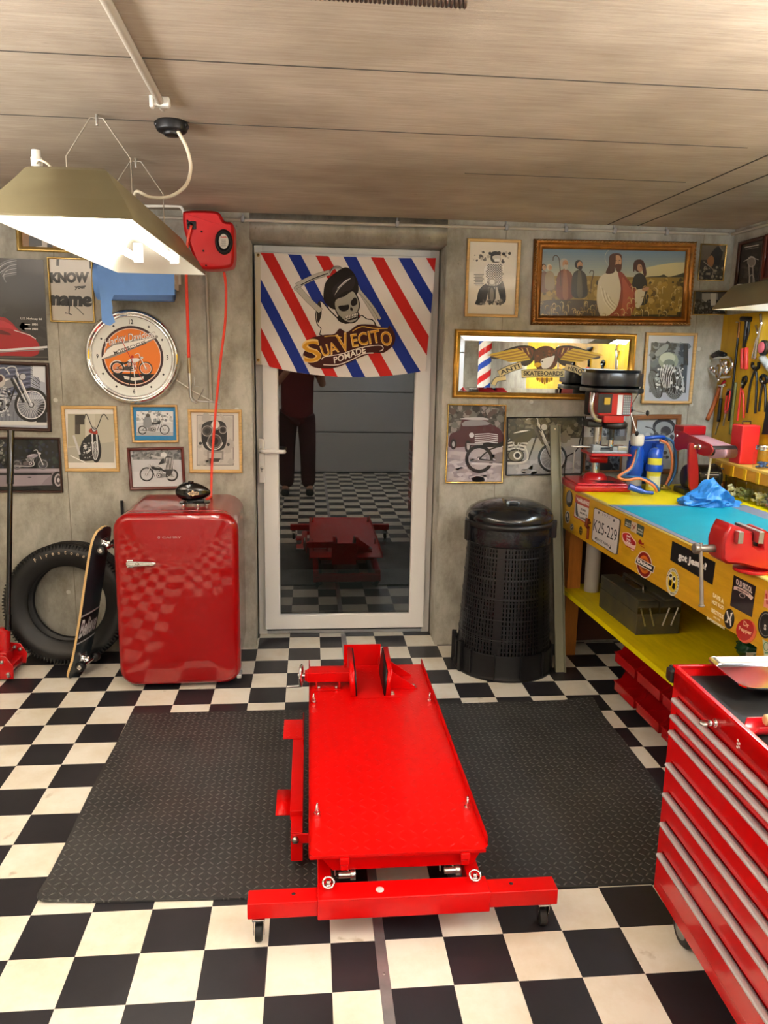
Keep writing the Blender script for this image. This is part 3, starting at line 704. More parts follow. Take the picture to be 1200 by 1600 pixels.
# ------------------------------------------------------------------ miniature tank on the fridge
tk = thing('model_fuel_tank', 'small glossy black motorcycle fuel tank model standing on the red refrigerator', 'model', (.395, -.33, FH+.001), R(6))
t = bmesh.new(); bmesh.ops.create_uvsphere(t, u_segments=32, v_segments=20, radius=1)
for v in t.verts:
    x, y, z = v.co; k = (x+1)/2
    hh = .052*(1-.35*k**2); zc_ = .06+.004*(1-k); w_ = .033*(1-.5*k*k)
    v.co = V((x*.08, y*w_*(1.1 if z < 0 else 1), zc_+z*hh*(1.0 if z > 0 else .85)))
obj('tank_shell', t, BLKG, tk, sm=0 or 180)
obj('filler_cap', G().cyl((-.008, 0, .106), (-.008, 0, .116), .013, n=20, bev=.002).cyl((-.038, 0, .1), (-.034, 0, .108), .009, n=16), BLKG, tk)
obj('display_base', G().prism(rrect(-.062, .078, -.03, .03, .02), .013, .018).box(-.03, .05, -.006, .006, .012, .03), BLKG, tk)
for x, y in ((-.045, -.02), (.02, -.022), (.062, -.012), (-.045, .02), (.055, .02)): obj('foot', G().cyl((x, y, 0), (x, y, .013), .007, n=14), CHR, tk)
A = Art(lambda x, y: (x*.0006, .062-y*.0006))
A.poly([(-38, 0), (-22, -13), (-10, -13), (0, -26), (12, -13), (42, -10), (42, 12), (12, 13), (0, 24), (-10, 13), (-24, 13)], '#e0c49a').poly([(-33, 0), (-20, -10), (38, -8), (38, 9), (-20, 10)], '#3a1408')
A.text('HARLEY', (-22, -1), (34, -1), 7, '#f0dcc0', bold=.02).text('DAVIDSON', (-24, 8), (36, 8), 7, '#f0dcc0', bold=.02)
artobj('tank_emblem', A, tk, PRG, warp=lambda c: (c.x, -math.sqrt(max(1e-6, 1-(c.x/.08)**2-((c.z-.062)/.046)**2))*.033*(1-.5*((c.x/.08+1)/2)**2)*1.1-.0016+c.y, c.z), sub=.006)
# ------------------------------------------------------------------ tyre leaning on the wall
ty = thing('tyre', 'large black ribbed motorcar tyre leaning on the concrete wall left of the fridge', 'tyre', (-.262, -.135, .0), 0)
Ro, Ri, Wd = .302, .19, .085
MT = TR((0, 0, .0)) @ RX(R(-7)) @ TR((0, .0, Ro)) @ RX(PI/2)
prof = []
for i in range(9):
    a = i/8; prof.append((Ri+(Ro-.03-Ri)*a**.9, -(.052+.033*math.sin(a*PI*.62))))
prof += [(Ro-.016, -.077)]
for k in range(6):
    y = -.07+k*.0265; prof += [(Ro-.002 if k in (0, 5) else Ro, y), (Ro, y+.012), (Ro-.008, y+.0135), (Ro-.008, y+.0175)] if k < 5 else [(Ro-.004, y)]
prof += [(p[0], -p[1]) for p in prof[9::-1]][0:]
prof += [(Ri-.004, .045), (Ri+.006, .03), (Ro-.04, .055), (Ro-.026, 0), (Ro-.04, -.055), (Ri+.006, -.03), (Ri-.004, -.045), prof[0]]
TYM = pm('tyre_rubber', (14, 14, 15), .5, bump=(60, .25, .001), var=(8, .3))
obj('tyre_casing', G().lathe(prof, 96, MT), TYM, ty, sm=40)
g = G()
for i in range(110):
    a = 2*PI*i/110; M = MT @ RZ(a)
    g.box(Ro-.024, Ro-.004, -.0028, .0028, .071, .0835, M=M @ TR((0, 0, .0)))
obj('shoulder_ribs', g, TYM, ty, sm=0)
A = Art(lambda x, y: (x, y)); 
for i, ch in enumerate('Firestone'):
    a = R(121-i*6.6); rr_ = Ro-.052; h_ = .019; tx, tz = math.sin(a), -math.cos(a); cx, cz = rr_*math.cos(a), rr_*math.sin(a); w_ = .0052 if ch not in 'i' else .002
    A.text(ch, (cx-tx*w_, cz-tz*w_), (cx+tx*w_, cz+tz*w_), h_*(.72 if ch in 'reson' else 1), '#b9a58c', bold=.02, hv=(math.cos(a)*h_*(.7 if ch in 'reson' else 1), math.sin(a)*h_*(.7 if ch in 'reson' else 1)))
MA = TR((0, 0, .0)) @ RX(R(-7)) @ TR((0, 0, Ro))
artobj('sidewall_lettering', A, ty, PRN, M=MA @ TR((0, -.0862, 0)))
# second, smaller dark inner ring standing behind: inner tube rubber block
# ------------------------------------------------------------------ skateboard standing on its tail
sk = thing('skateboard', 'skateboard standing on its tail beside the red fridge, wheels to the right', 'skateboard', (-.135, -.335, 0), R(-15))
# deck: local s along the height, curved; width along y (towards wall)
L_ = .8; ns, nw = 28, 8
def deck(s):        # centre line in xz
    pts = [(-.055, 0), (-.036, .06), (-.018, .12), (.022, .3), (.06, .5), (.088, .64), (.112, .735)]
    k = s*(len(pts)-1); i = min(int(k), len(pts)-2); t = k-i
    a, b, c, d = pts[max(i-1, 0)], pts[i], pts[i+1], pts[min(i+2, len(pts)-1)]
    return tuple(.5*((2*b[j])+(c[j]-a[j])*t+(2*a[j]-5*b[j]+4*c[j]-d[j])*t*t+(3*b[j]-a[j]-3*c[j]+d[j])*t**3) for j in (0, 1))
def dk(s, w, off):
    x, z = deck(s); x2, z2 = deck(min(s+.01, 1)); x1, z1 = deck(max(s-.01, 0)); tx, tz = x2-x1, z2-z1; l = math.hypot(tx, tz); nx_, nz_ = tz/l, -tx/l
    hw_ = .082*math.sqrt(max(0, 1-max(0, (abs(s-.5)-.36)/.14)**2.2)) if abs(s-.5) > .36 else .082
    yy = w*hw_; lean = .10*s*.0
    x += .006*(abs(w)**2)*-1
    return V((x+nx_*off, yy+.05*s+.0, z+nz_*off))
def decksheet(o0, o1, mi_edge, name, mats, e=1.0):
    vs = []; fs = []
    for off in (o0, o1):
        for i in range(ns+1):
            for j in range(nw+1): vs.append(dk(.001+.998*i/ns, (2*j/nw-1)*e, off))
    n = (ns+1)*(nw+1); I = lambda i, j, k: k*n+i*(nw+1)+j
    for k in (0, 1):
        for i in range(ns):
            for j in range(nw):
                q = (I(i, j, k), I(i, j+1, k), I(i+1, j+1, k), I(i+1, j, k)); fs.append(q)
    for i in range(ns):
        for j in (0, nw): fs.append((I(i, j, 0), I(i+1, j, 0), I(i+1, j, 1), I(i, j, 1)))
    for j in range(nw):
        for i in (0, ns): fs.append((I(i, j, 0), I(i, j+1, 0), I(i, j+1, 1), I(i, j, 1)))
    t = bmesh.new(); b = [t.verts.new(v) for v in vs]
    for f in fs: t.faces.new([b[i] for i in f])
    bmesh.ops.recalc_face_normals(t, faces=t.faces[:])
    return obj(name, t, mats, sk, sm=40)
decksheet(-.006, .005, 0, 'deck', pm('maple_plywood', (214, 178, 122), .45, var=(20, .1)))
decksheet(.0052, .0064, 0, 'deck_graphic', pm('dark_teal_print', (20, 48, 60), .3, var=(9, .5, (50, 60, 66)), coat=.3), .985)
decksheet(-.0072, -.0062, 0, 'grip_tape', BLK, .985)
# white lettering band on the graphic
A = Art(lambda x, y: (x, y)); 
A.put([(-1, .405), (1, .405), (1, .52), (-1, .52)], '#15181c', True); A.n += 1
A.put([(-1, .515), (1, .515), (1, .522), (-1, .522)], '#c8ccd0', True); A.put([(-1, .4), (1, .4), (1, .407), (-1, .407)], '#c8ccd0', True); A.n += 1
A.S_ = None
for fs in (1,):
    vs_, fc, _a = textmesh('Believe', .03, .25)
    for f in fc: A.put([(-.95+1.8*vs_[i][0], .425+.075*vs_[i][1]) for i in f], '#e4e6e8', True)
artobj('deck_lettering', A, sk, PRG, warp=lambda c: dk(c.z, c.x, .0068-c.y*4), sub=.09)
def truck(s):
    x, z = deck(s); M = TR(dk(s, 0, .007)) @ RY(R(8 if s > .5 else 0))
    tr = obj('truck', G().box(0, .012, -.028, .028, -.04, .04, bev=.002, M=M).prism([(0, -.025), (.035, -.012), (.038, .012), (0, .025)], -.012, .012, M @ Matrix(((1, 0, 0, 0), (0, 0, 1, 0), (0, 1, 0, 0), (0, 0, 0, 1)))).cyl(M @ V((.033, -.06, 0)), M @ V((.033, .06, 0)), .009, n=16).cyl(M @ V((.01, 0, .02)), M @ V((.038, 0, .02)), .009, n=16), CHR, sk)
    for e in (-1, 1):
        w = obj('wheel', G().cyl(M @ V((.033, e*.05, 0)), M @ V((.033, e*.08, 0)), .023, n=28, bev=.005), BLK, sk)
        obj('wheel_core', G().cyl(M @ V((.033, e*.0795, 0)), M @ V((.033, e*.082, 0)), .011, n=16).cyl(M @ V((.033, e*.08, 0)), M @ V((.033, e*.088, 0)), .004, n=10), CHR, w)
truck(.22); truck(.84)
# ------------------------------------------------------------------ trolley jack at the far left
jk = thing('trolley_jack', 'red trolley jack with tall black handle pole at the left edge', 'jack', (-.53, -.3, 0), 0)
JR = pm('jack_red', (190, 10, 14), .25, coat=.4)
sd = [(-.25, .01), (.075, .012), (.078, .075), (.045, .125), (-.02, .14), (-.12, .13), (-.25, .09)]
obj('side_plate', G().prism(sd, .075, .081, MXZ, bev=.002), JR, jk, sm=20)
sd2 = [(-.22, .02), (.08, .03), (.088, .08), (.06, .13), (-.0, .14), (-.12, .13), (-.22, .09)]
obj('side_plate', G().prism(sd2, -.081, -.075, MXZ, bev=.002), JR, jk, sm=20)
obj('axle', G().cyl((.055, -.085, .028), (.055, .085, .028), .009, n=14).cyl((-.2, -.1, .03), (-.2, .1, .03), .012), STL, jk)
for y in (-.1, .1): obj('wheel', G().cyl((-.2, y-.012, .032), (-.2, y+.012, .032), .03, n=24, bev=.003), STL, jk)
obj('handle_socket', G().cyl((.005, 0, .09), (.018, 0, .235), .03, n=24, bev=.004).box(-.03, .04, -.045, .045, .07, .13, bev=.01).box(-.06, .07, -.07, .07, .045, .075, bev=.006), JR, jk)
obj('hydraulic_unit', G().box(-.2, .02, -.05, .05, .03, .11, bev=.008), BLK, jk)
for x, z, y in ((.055, .04, -.083), (.03, .1, -.083), (.06, .105, .07), (.035, .115, .07)): obj('hex_bolt', G().cyl((x, y+.003, z), (x, y-.008, z), .009, n=6), ZINC, jk, sm=20)
a0, a1 = at(13, 985, -.3), at(17, 672, -.12); o_ = V((-.53, -.3, 0))
obj('handle_pole', G().cyl(a0-o_, a1-o_, .0125, n=20).cyl(a1-o_+(a0-a1)*.27, a1-o_, .0165, n=20, bev=.003).cyl(a0-o_, a0-o_+(a1-a0)*.08, .017), BLKG, jk)
tag(obj('black_stake', G().box(-.006, .006, -.006, .006, 0, .8), BLK, loc=(-.005, -.015, 0)), 'thin black rod standing at the wall between tyre and fridge', 'rod')
# ------------------------------------------------------------------ hose reel
YR = -.16; c = at(331, 379, YR); rl = thing('hose_reel', 'red wall-mounted air hose reel with black round disc beside the door top', 'hose reel', tuple(c))
REDR = pm('reel_red', (214, 26, 30), .35, coat=.2)
def rp(x, y, Y=YR): p = at(x, y, Y); return (p.x-c.x, p.z-c.z)
P = [rp(*q) for q in ((288, 340), (293, 332), (333, 332), (345, 336), (352, 348), (365, 352), (367, 380), (366, 412), (356, 420), (326, 422), (310, 415), (296, 380), (290, 362))]
obj('reel_housing', G().prism(spl(P, 3), -.09, .05, MXZ, bev=.012), REDR, rl, sm=40)
q = rp(350, 378, YR-.05)
obj('label_disc', G().lathe([(0, 0), (.036, 0), (.04, .004), (.044, .012), (.044, 0)], 40, TR((q[0], -.062, q[1])) @ RX(PI/2) @ Matrix.Diagonal((.72, 1, 1, 1))).lathe([(.0, .012), (.043, .012), (.052, .01), (.056, 0)], 40, TR((q[0], -.05, q[1])) @ RX(PI/2) @ Matrix.Diagonal((.72, 1, 1, 1))), BLK, rl)
A = Art(lambda x, y: (q[0]+x*.0008, q[1]-y*.0008)); A.ell(0, 0, 27, 40, '#d8d0c4').text('Reise', (-16, -18), (16, -20), 12, '#c03028', bold=.03)
for k in range(8): A.rect(-15+k % 3*2, -10+k*5, 14-k % 2*3, -8+k*5, '#8a847c')
artobj('reel_label', A, rl, PRG, M=TR((0, -.0632, 0)))
q2 = rp(299, 352, YR-.05); obj('hose_outlet', G().box(q2[0]-.02, q2[0]+.022, -.054, -.046, q2[1]-.018, q2[1]+.018, bev=.004).cyl((q2[0]-.004, -.05, q2[1]), (q2[0]-.004, -.06, q2[1]), .011), BLK, rl)
obj('wall_bracket', G().box(-.05, .05, .08, .159, -.03, .05, bev=.004), REDR, rl)
for x, y in ((293, 345), (315, 362), (318, 392), (322, 415)): z = rp(x, y, YR-.05); obj('housing_screw', G().cyl((z[0], -.05, z[1]), (z[0], -.055, z[1]), .004, n=12), BLK, rl)
HOS = pm('orange_red_hose', (232, 66, 44), .35, coat=.2)
h1 = thing('air_hose', 'orange-red air hose hanging left with a coupling and blow gun at its end', 'hose', tuple(at(296, 560, -.1)))
o_ = at(296, 560, -.1)
def hp_(l): return [at(x, y, Y)-o_ for x, y, Y in l]
obj('hose_line', G().tube(hp_([(299, 352, -.225), (293, 380, -.22), (291, 430, -.19), (293, 490, -.14), (295, 560, -.1)]), lambda t: .006+.002*t, 12, sub=8), HOS, h1)
obj('coupling', G().cyl(*hp_([(295, 558, -.1), (296, 583, -.1)]), .0085, n=16, bev=.002).cyl(*hp_([(295, 556, -.1), (295, 566, -.1)]), .0068, n=16), pm('brass_coupling', (160, 140, 110), .3, metal=.9), h1)
bl = obj('blow_gun', G().cyl(*hp_([(296, 583, -.1), (298, 618, -.1)]), .0085, n=16).tube(hp_([(298, 612, -.1), (302, 622, -.09), (312, 627, -.085), (330, 628, -.08), (345, 632, -.07)]), .0035, 8, sub=4).tube(hp_([(297, 618, -.1), (300, 626, -.1), (307, 630, -.1)]), .004, 8), STL, h1)
obj('trigger', G().tube(hp_([(303, 588, -.1), (304, 603, -.1), (310, 604, -.1)]), .002, 6), STL, bl)
h2 = tag(obj('air_hose', G().tube([at(*q) for q in ((350, 425, -.16), (353, 450, -.14), (352, 500, -.12), (345, 560, -.1), (339, 620, -.09), (334, 680, -.09), (331, 730, -.1), (330, 772, -.12))]+[V((.455, -.16, FH+.012)), V((.44, -.2, FH+.006))], .0062, 12, sub=8), HOS), 'long orange-red hose hanging from the reel down onto the fridge', 'hose')
hk = thing('wall_hook', 'bent white wire hook rack on the wall right of the round clock', 'hook', tuple(at(300, 605, -.01)))
o_ = at(300, 605, -.01)
obj('wire_arm', G().tube(hp_([(276, 594, -.012), (300, 610, -.012), (331, 627, -.012)]), .0032, 8).tube(hp_([(331, 627, -.012), (329, 600, -.012)]), .0032, 8), WPL, hk)
obj('peg', G().tube(hp_([(308, 627, -.012), (313, 618, -.04), (318, 607, -.05)]), .003, 8), STL, hk)
# ------------------------------------------------------------------ blue paper roll on the wall
o_ = at(212, 440, -.11); tr_ = thing('paper_roll', 'blue paper towel roll on a wall holder, torn end hanging over the clock', 'paper roll', tuple(o_))
BLU = pm('blue_paper', (112, 158, 226), .8, bump=(80, .2, .001), var=(6, .08))
xl, xr = at(152, 430, -.11).x-o_.x, at(270, 430, -.11).x-o_.x
obj('roll', G().cyl((xl, .0, -.0), (xr, .0, -.0), .088, n=40), BLU, tr_)
obj('roll_core', G().cyl((xr, 0, 0), (xr+.003, 0, 0), .03, n=24), pm('card_core', (120, 110, 100), .8), tr_)
obj('holder', G().box(xl-.02, xr+.02, .1, .108, .0, .05).box(xr+.004, xr+.009, -.02, .108, -.03, .04, bev=.002).box(xl-.012, xl-.006, -.02, .108, -.03, .04, bev=.002).cyl((xl-.01, 0, 0), (xr+.01, 0, 0), .009), WPL, tr_)
t = bmesh.new(); yb = -.0895
P = [(152, 415), (272, 415), (273, 461), (178, 461), (174, 470), (176, 480), (175, 490), (180, 503), (172, 509), (165, 507), (159, 502), (157, 470), (154, 440)]
Q = [at(x, y, -.11+yb)-o_ for x, y in P]
for dy in (0, .0012): t.faces.new([t.verts.new((p.x, yb+dy, p.z)) for p in Q])
obj('hanging_sheet', t, BLU, tr_, sm=0)
obj('sheet_edge', G().box(at(176, 461, -.2).x-o_.x, at(269, 461, -.2).x-o_.x, -.086, -.08, at(200, 468, -.2).z-o_.z, at(200, 430, -.2).z-o_.z), pm('blue_paper_fold', (92, 128, 190), .8), tr_)
# ------------------------------------------------------------------ wall clock
cc = at(207, 557.5, -.03); ck = thing('wall_clock', 'round chrome-rimmed wall clock with orange motorcycle face', 'clock', (cc.x, 0, cc.z))
RC = at(281, 557, -.03).x-cc.x
MC = RX(PI/2)
obj('chrome_bezel', G().lathe([(RC-.004, .001), (RC, .02), (RC-.002, .04), (RC-.012, .052), (RC-.022, .05), (RC-.026, .04), (RC-.03, .046), (RC-.036, .044), (RC-.038, .028)], 72, MC), CHR, ck)
obj('case', G().lathe([(0, .001), (RC-.004, .001), (RC-.004, .02), (RC-.038, .028), (0, .028)], 64, MC), BLK, ck)
sc_ = RC/226.
A = Art(lambda x, y: ((x-622)*sc_, (625-y)*sc_))     # crop x3, origin (0,350)
A.ell(622, 625, 190, 190, '#e8eae4', n=64)
for i, s_ in enumerate(('12', '', '', '3', '', '', '6', '', '', '9', '', '')):
    a = i*PI/6; x, y = 622+math.sin(a)*166, 625-math.cos(a)*166
    if s_: A.text(s_, (x-(10 if len(s_) > 1 else 5), y+11), (x+(10 if len(s_) > 1 else 5), y+11), 22, '#202020', bold=.02)
    else: A.ell(x, y, 6, 6, '#202020', n=4)
A.ell(622, 625, 147, 147, '#35141a', n=64).ell(622, 625, 136, 136, '#e6c8b8', n=64).ell(622, 625, 132, 132, '#ea7d1e', n=64)
A.poly([(622+131*math.cos(t), 625+131*math.sin(t)) for t in [R(38)+i*R(104)/16 for i in range(17)]], '#141014')
A.poly([(480, 640), (500, 590), (540, 560), (744, 520), (748, 530), (690, 560), (600, 600), (520, 632)], '#8c8580').poly([(470, 640), (505, 592), (535, 572), (740, 528), (640, 575), (540, 612)], '#f1ede6')
A.text('Harley', (500, 590), (605, 556), 46, '#6c6460', bold=.02, shear=.3).text('Davidson', (606, 556), (738, 530), 40, '#6c6460', bold=.02, shear=.3)
A.text('Harley', (502, 588), (604, 555), 42, '#f4f2ee', bold=.0, shear=.3).text('Davidson', (608, 554), (736, 529), 36, '#f4f2ee', bold=.0, shear=.3)
A.text('MOTORCYCLES', (538, 617), (690, 562), 17, '#1c1412', bold=.02)
A.text('ROAD KING', (580, 722), (668, 722), 12, '#f4f0ea', bold=.02) if False else A.poly([(575, 716), (625, 726), (672, 718), (668, 734), (620, 740), (580, 732)], '#e8e4dc')
# ------------------------------------------------------------------ drawn motorcycles and people for the pictures
def bike(a, x, y, L, d=1, rot=0, tire='#141414', rim='#c8c8c8', body='#303030', hi='#e6e6e6', frame='#1a1a1a', eng='#8c8c8c', chrome='#d0d0d0', rw=.21, fw_=.22, ape=.0, fend=0, spk=16, seat='#181818', white=None):
    c, s = math.cos(rot), math.sin(rot)
    def T(u, v): u *= d; return (x+L*(u*c-v*s*d), y-L*(v*c+u*s*d*0)-L*u*s*-0-L*0)
    def P(*q): return [T(*p) for p in q]
    def wheel(cx, r_, fat):
        X, Y = T(cx, r_); A_ = L*r_
        a.ring(X, Y, A_*(1-fat/2), A_*(1-fat/2), A_*fat, tire, n=40)
        if white: a.ring(X, Y, A_*(1-fat*.6), A_*(1-fat*.6), A_*.06, white, n=36)
        a.ring(X, Y, A_*(1-fat)*.96, A_*(1-fat)*.96, A_*.055, rim, n=36)
        for i in range(spk):
            t = 2*PI*i/spk+.1; a.line([(X+A_*.12*math.cos(t+.5), Y+A_*.12*math.sin(t+.5)), (X+A_*(1-fat)*.94*math.cos(t), Y+A_*(1-fat)*.94*math.sin(t))], A_*.018, rim)
        a.ell(X, Y, A_*.17, A_*.17, frame).ell(X, Y, A_*.12, A_*.12, chrome)
    wheel(0, rw, .24); wheel(1, fw_, .16)
    if fend: a.ring(*T(0, rw), L*rw*1.08, L*rw*1.08, L*.03, body, a0=PI if d > 0 else PI*.9, a1=2*PI*.98, n=20)
    # frame tubes
    a.line(P((0, rw), (.3, .17), (.62, .16), (.7, .26), (.82, .62)), L*.022, frame, sp=4)
    a.line(P((0, rw), (.18, .36), (.5, .45), (.82, .6)), L*.022, frame, sp=4)
    # gearbox, crank case, primary cover
    a.ell(*T(.33, .24), L*.1, L*.075, eng).ell(*T(.5, .235), L*.115, L*.09, frame).ell(*T(.5, .235), L*.1, L*.078, eng).ell(*T(.52, .235), L*.055, L*.055, hi).ell(*T(.52, .235), L*.035, L*.035, frame)
    # v-twin cylinders with fins
    for ux, lean in ((.44, -.38), (.56, .36)):
        for k in range(9):
            t = k/8; cx = ux+lean*t*.2; cz = .3+t*.17; w_ = .055 if k < 6 else .06-.006*(k-5)
            a.line(P((cx-w_, cz+lean*.03), (cx+w_, cz-lean*.03)), L*.011, hi if k % 2 else frame)
        a.line(P((ux-.03, .3), (ux-.03+lean*.2, .47)), L*.008, chrome)
    a.ell(*T(.5, .4), L*.04, L*.04, chrome).ell(*T(.5, .4), L*.025, L*.025, frame)
    # exhausts
    a.line(P((.62, .36), (.66, .2), (.55, .13), (.2, .13), (-.12, .14)), L*.03, chrome, sp=5).line(P((.62, .37), (.67, .21), (.55, .14), (.2, .14), (-.12, .15)), L*.008, hi, sp=5)
    a.line(P((.38, .36), (.34, .2), (.2, .17), (-.1, .19)), L*.026, eng, sp=5)
    # tank and seat
    a.poly(P((.38, .47), (.42, .54), (.55, .59), (.72, .6), (.8, .56), (.76, .49), (.6, .45)), body, 4).poly(P((.46, .535), (.58, .575), (.7, .58), (.6, .555)), hi, 3)
    a.poly(P((.05, .42), (.1, .46), (.26, .44), (.38, .49), (.41, .46), (.3, .4), (.1, .39)), seat, 3)
    # fork, head lamp, bars
    a.line(P((1, fw_), (.8, .68)), L*.034, chrome).line(P((1.01, fw_), (.81, .68)), L*.01, hi).line(P((.97, fw_), (.77, .64)), L*.012, frame)
    a.ell(*T(.88, .62), L*.05, L*.05, frame).ell(*T(.885, .62), L*.042, L*.042, chrome)
    a.line(P((.8, .66), (.79, .74+ape), (.72, .76+ape*1.2), (.64, .72+ape)), L*.018, chrome, sp=4)
def front_bike(a, x, y, h, tire='#161616', chrome='#d8d8d8', dark='#202020', body='#8a2a20', bars='ape', lean=0):
    """seen three-quarter from the front: x,y = contact of the front wheel, h = height of the bars"""
    a.poly([(x-.34*h, y-.05*h), (x-.3*h, y-.42*h), (x-.1*h, y-.6*h), (x+.05*h, y-.55*h), (x+.06*h, y-.1*h)], dark, 3)
    for k in range(7): a.ell(x-(.06+.035*k)*h, y-(.25+.03*(k % 3))*h, .04*h, .05*h, chrome if k % 2 else dark)
    a.blobs(x-.3*h, y-.45*h, x+.02*h, y-.08*h, 70, [chrome, dark, '#808080', '#b0b0b0', '#303030'], .022*h, seed=int(x))
    a.ell(x, y-.24*h, .105*h, .25*h, tire).ell(x-.02*h, y-.24*h, .06*h, .19*h, '#707070').ring(x-.02*h, y-.24*h, .058*h, .19*h, .012*h, chrome)
    for k in range(10): t = k*PI/5; a.line([(x-.02*h, y-.24*h), (x-.02*h+.055*h*math.cos(t), y-.24*h+.18*h*math.sin(t))], .005*h, chrome)
    a.line([(x-.07*h, y-.25*h), (x-.09*h, y-.72*h)], .03*h, chrome).line([(x+.03*h, y-.25*h), (x+.0*h, y-.72*h)], .03*h, chrome)
    a.poly([(x-.15*h, y-.62*h), (x-.12*h, y-.7*h), (x+.0*h, y-.68*h), (x+.02*h, y-.58*h)], body, 3)
    a.ell(x-.045*h, y-.68*h, .05*h, .05*h, dark).ell(x-.045*h, y-.68*h, .038*h, .038*h, chrome)
    if bars == 'ape': a.line([(x-.25*h, y-.9*h), (x-.2*h, y-h), (x-.08*h, y-.72*h), (x+.02*h, y-.72*h), (x+.14*h, y-1.0*h), (x+.25*h, y-.88*h)], .018*h, dark, sp=4)
# finish the clock face
bike(A, 548, 712, 135, 1, body='#f0f0f0', hi='#ffffff', rim='#f0f0f0', eng='#4a4040', chrome='#e8e8e8', tire='#1c1412', frame='#1c1412', fend=1, rw=.24, fw_=.24)
artobj('clock_face', A, ck, PRG, M=TR((0, -.0285, 0)))
A = Art(lambda x, y: ((x-622)*sc_, (625-y)*sc_))
A.line([(622, 625), (600, 770)], 5, '#181818').line([(622, 625), (636, 815)], 4, '#f2f0ec').line([(570, 535), (640, 690), (675, 745)], 3, '#c02820').ell(622, 625, 7, 7, '#c02820')
artobj('clock_hands', A, ck, PRG, M=TR((0, -.034, 0)))
# ------------------------------------------------------------------ framed pictures
def picture(name, label, corners, prof, fmat, draw, Y=0, cat='picture', glass=True, inset=None, crop=None, group=None, face=None, pmat=None, depth0=.0015, gm=None):
    TLc, TRc, BLc, BRc = [at(*c, Y) if face is None else face(*c) for c in corners]
    c = (TLc+TRc+BLc+BRc)/4; ex = ((TRc-TLc)+(BRc-BLc))/2; ez = ((TLc-BLc)+(TRc-BRc))/2; w, h = ex.length, ez.length
    if face is None: ang = (math.atan2(ex.z, ex.x)+math.atan2(-ez.x, ez.z))/2; rot = Matrix.Rotation(-ang, 4, 'Y')
    else: rot = RZ(-PI/2)
    root = thing(name, label, cat); root['group'] = group if group else ''
    if not group: del root['group']
    root.matrix_world = TR(c) @ rot; root.rotation_euler = rot.to_euler(); root.location = c
    inv = (TR(c) @ rot).inverted()
    fn = (lambda x, y: at(x, y, Y)) if face is None else face
    ox, oy, sc = crop or (0, 0, 1)
    def mp(x, y): p = inv @ fn(ox+x/sc, oy+y/sc); return (p.x, p.z)
    if prof: obj('frame', G().frame(w, h, prof), fmat, root, sm=30)
    i = inset if inset is not None else (max(p[0] for p in prof) if prof else 0)
    i2 = i-.002 if prof else 0
    a = Art(mp, (-w/2+i2, w/2-i2, -h/2+i2, h/2-i2)); draw(a)
    pr = artobj('print' if prof else 'sheet', a, root, pmat or PRN, M=TR((0, -depth0, 0)))
    if cat == 'mirror': pass
    elif not prof: obj('backing', G().box(-w/2, w/2, -depth0, -.0003, -h/2, h/2), DKC, root, sm=0)
    else: obj('backing', G().box(-w/2+i*.4, w/2-i*.4, -depth0, -.0002, -h/2+i*.4, h/2-i*.4), DKC, root, sm=0)
    if glass and prof:
        zz = depth0+len(a.S)*0+a.n*a.dz+.001
        obj('glass_pane', G().raw([(-w/2+i2, -zz, -h/2+i2), (w/2-i2, -zz, -h/2+i2), (w/2-i2, -zz, h/2-i2), (-w/2+i2, -zz, h/2-i2)], [(0, 1, 2, 3)]), gm or PICG, root, sm=0)
    return root
def flatp(wd, dp, lip=.003): return [(0, 0), (0, dp), (wd*.4, dp+.001), (wd, dp-.003), (wd, 0)]
def roundp(wd, dp): return [(0, 0), (0, dp*.6), (wd*.15, dp*.9), (wd*.45, dp), (wd*.7, dp*.9), (wd*.82, dp*.65), (wd, dp*.55), (wd, 0)]
# highway poster with the red car (zoom crop of 0,340 at 3.636)
Z1 = (0, 340, 3.636)
def d_poster(a):
    a.bg('#2c2a2b')
    a.blobs(-400, 500, 270, 740, 60, ['#302e2e', '#343232', '#292728'], 60)
    rr = random.Random(4)
    for k in range(9):
        y = 240+k*11; a.line([(-20+k*7, y+40), (20+rr.randint(0, 30), y+10), (60, y), (95, y-6)], 5, '#a8a8a8' if k % 2 else '#6e6e6e', sp=4)
    a.poly([(-300, 620), (-200, 560), (0, 563), (60, 590), (110, 640), (180, 670), (212, 705), (225, 735), (200, 785), (30, 785), (-300, 790)], '#a50f1e', 5)
    a.poly([(-300, 600), (-50, 578), (50, 600), (95, 640), (20, 625), (-200, 622)], '#c42436', 4).poly([(-300, 640), (-40, 634), (40, 650), (60, 668), (-40, 660), (-300, 660)], '#6a0a14', 4)
    a.line([(-300, 770), (40, 752), (235, 738), (270, 735)], 12, '#d8d8dc').line([(-300, 780), (40, 762), (250, 750)], 5, '#8a8a90').line([(80, 640), (170, 668), (205, 690)], 4, '#e8e0e0')
    a.text('U.S. Highway 66', (116, 582), (240, 586), 16, '#d8d6d2', bold=.02)
    a.line([(140, 606), (172, 608)], 5, '#e0e0e0').text('1936', (184, 613), (216, 613), 12, '#d8d6d2', bold=.03).line([(140, 631), (178, 633)], 5, '#e0e0e0').text('1938', (184, 640), (216, 640), 12, '#d8d6d2', bold=.03)
    a.rect(-300, 790, 280, 797, '#55524f')
picture('poster', 'dark highway poster with a red vintage car at the left edge', [(-95, 401), (67, 404), (-95, 562), (76, 560)], None, None, d_poster, Y=-.001, cat='poster', crop=Z1, pmat=PRG)
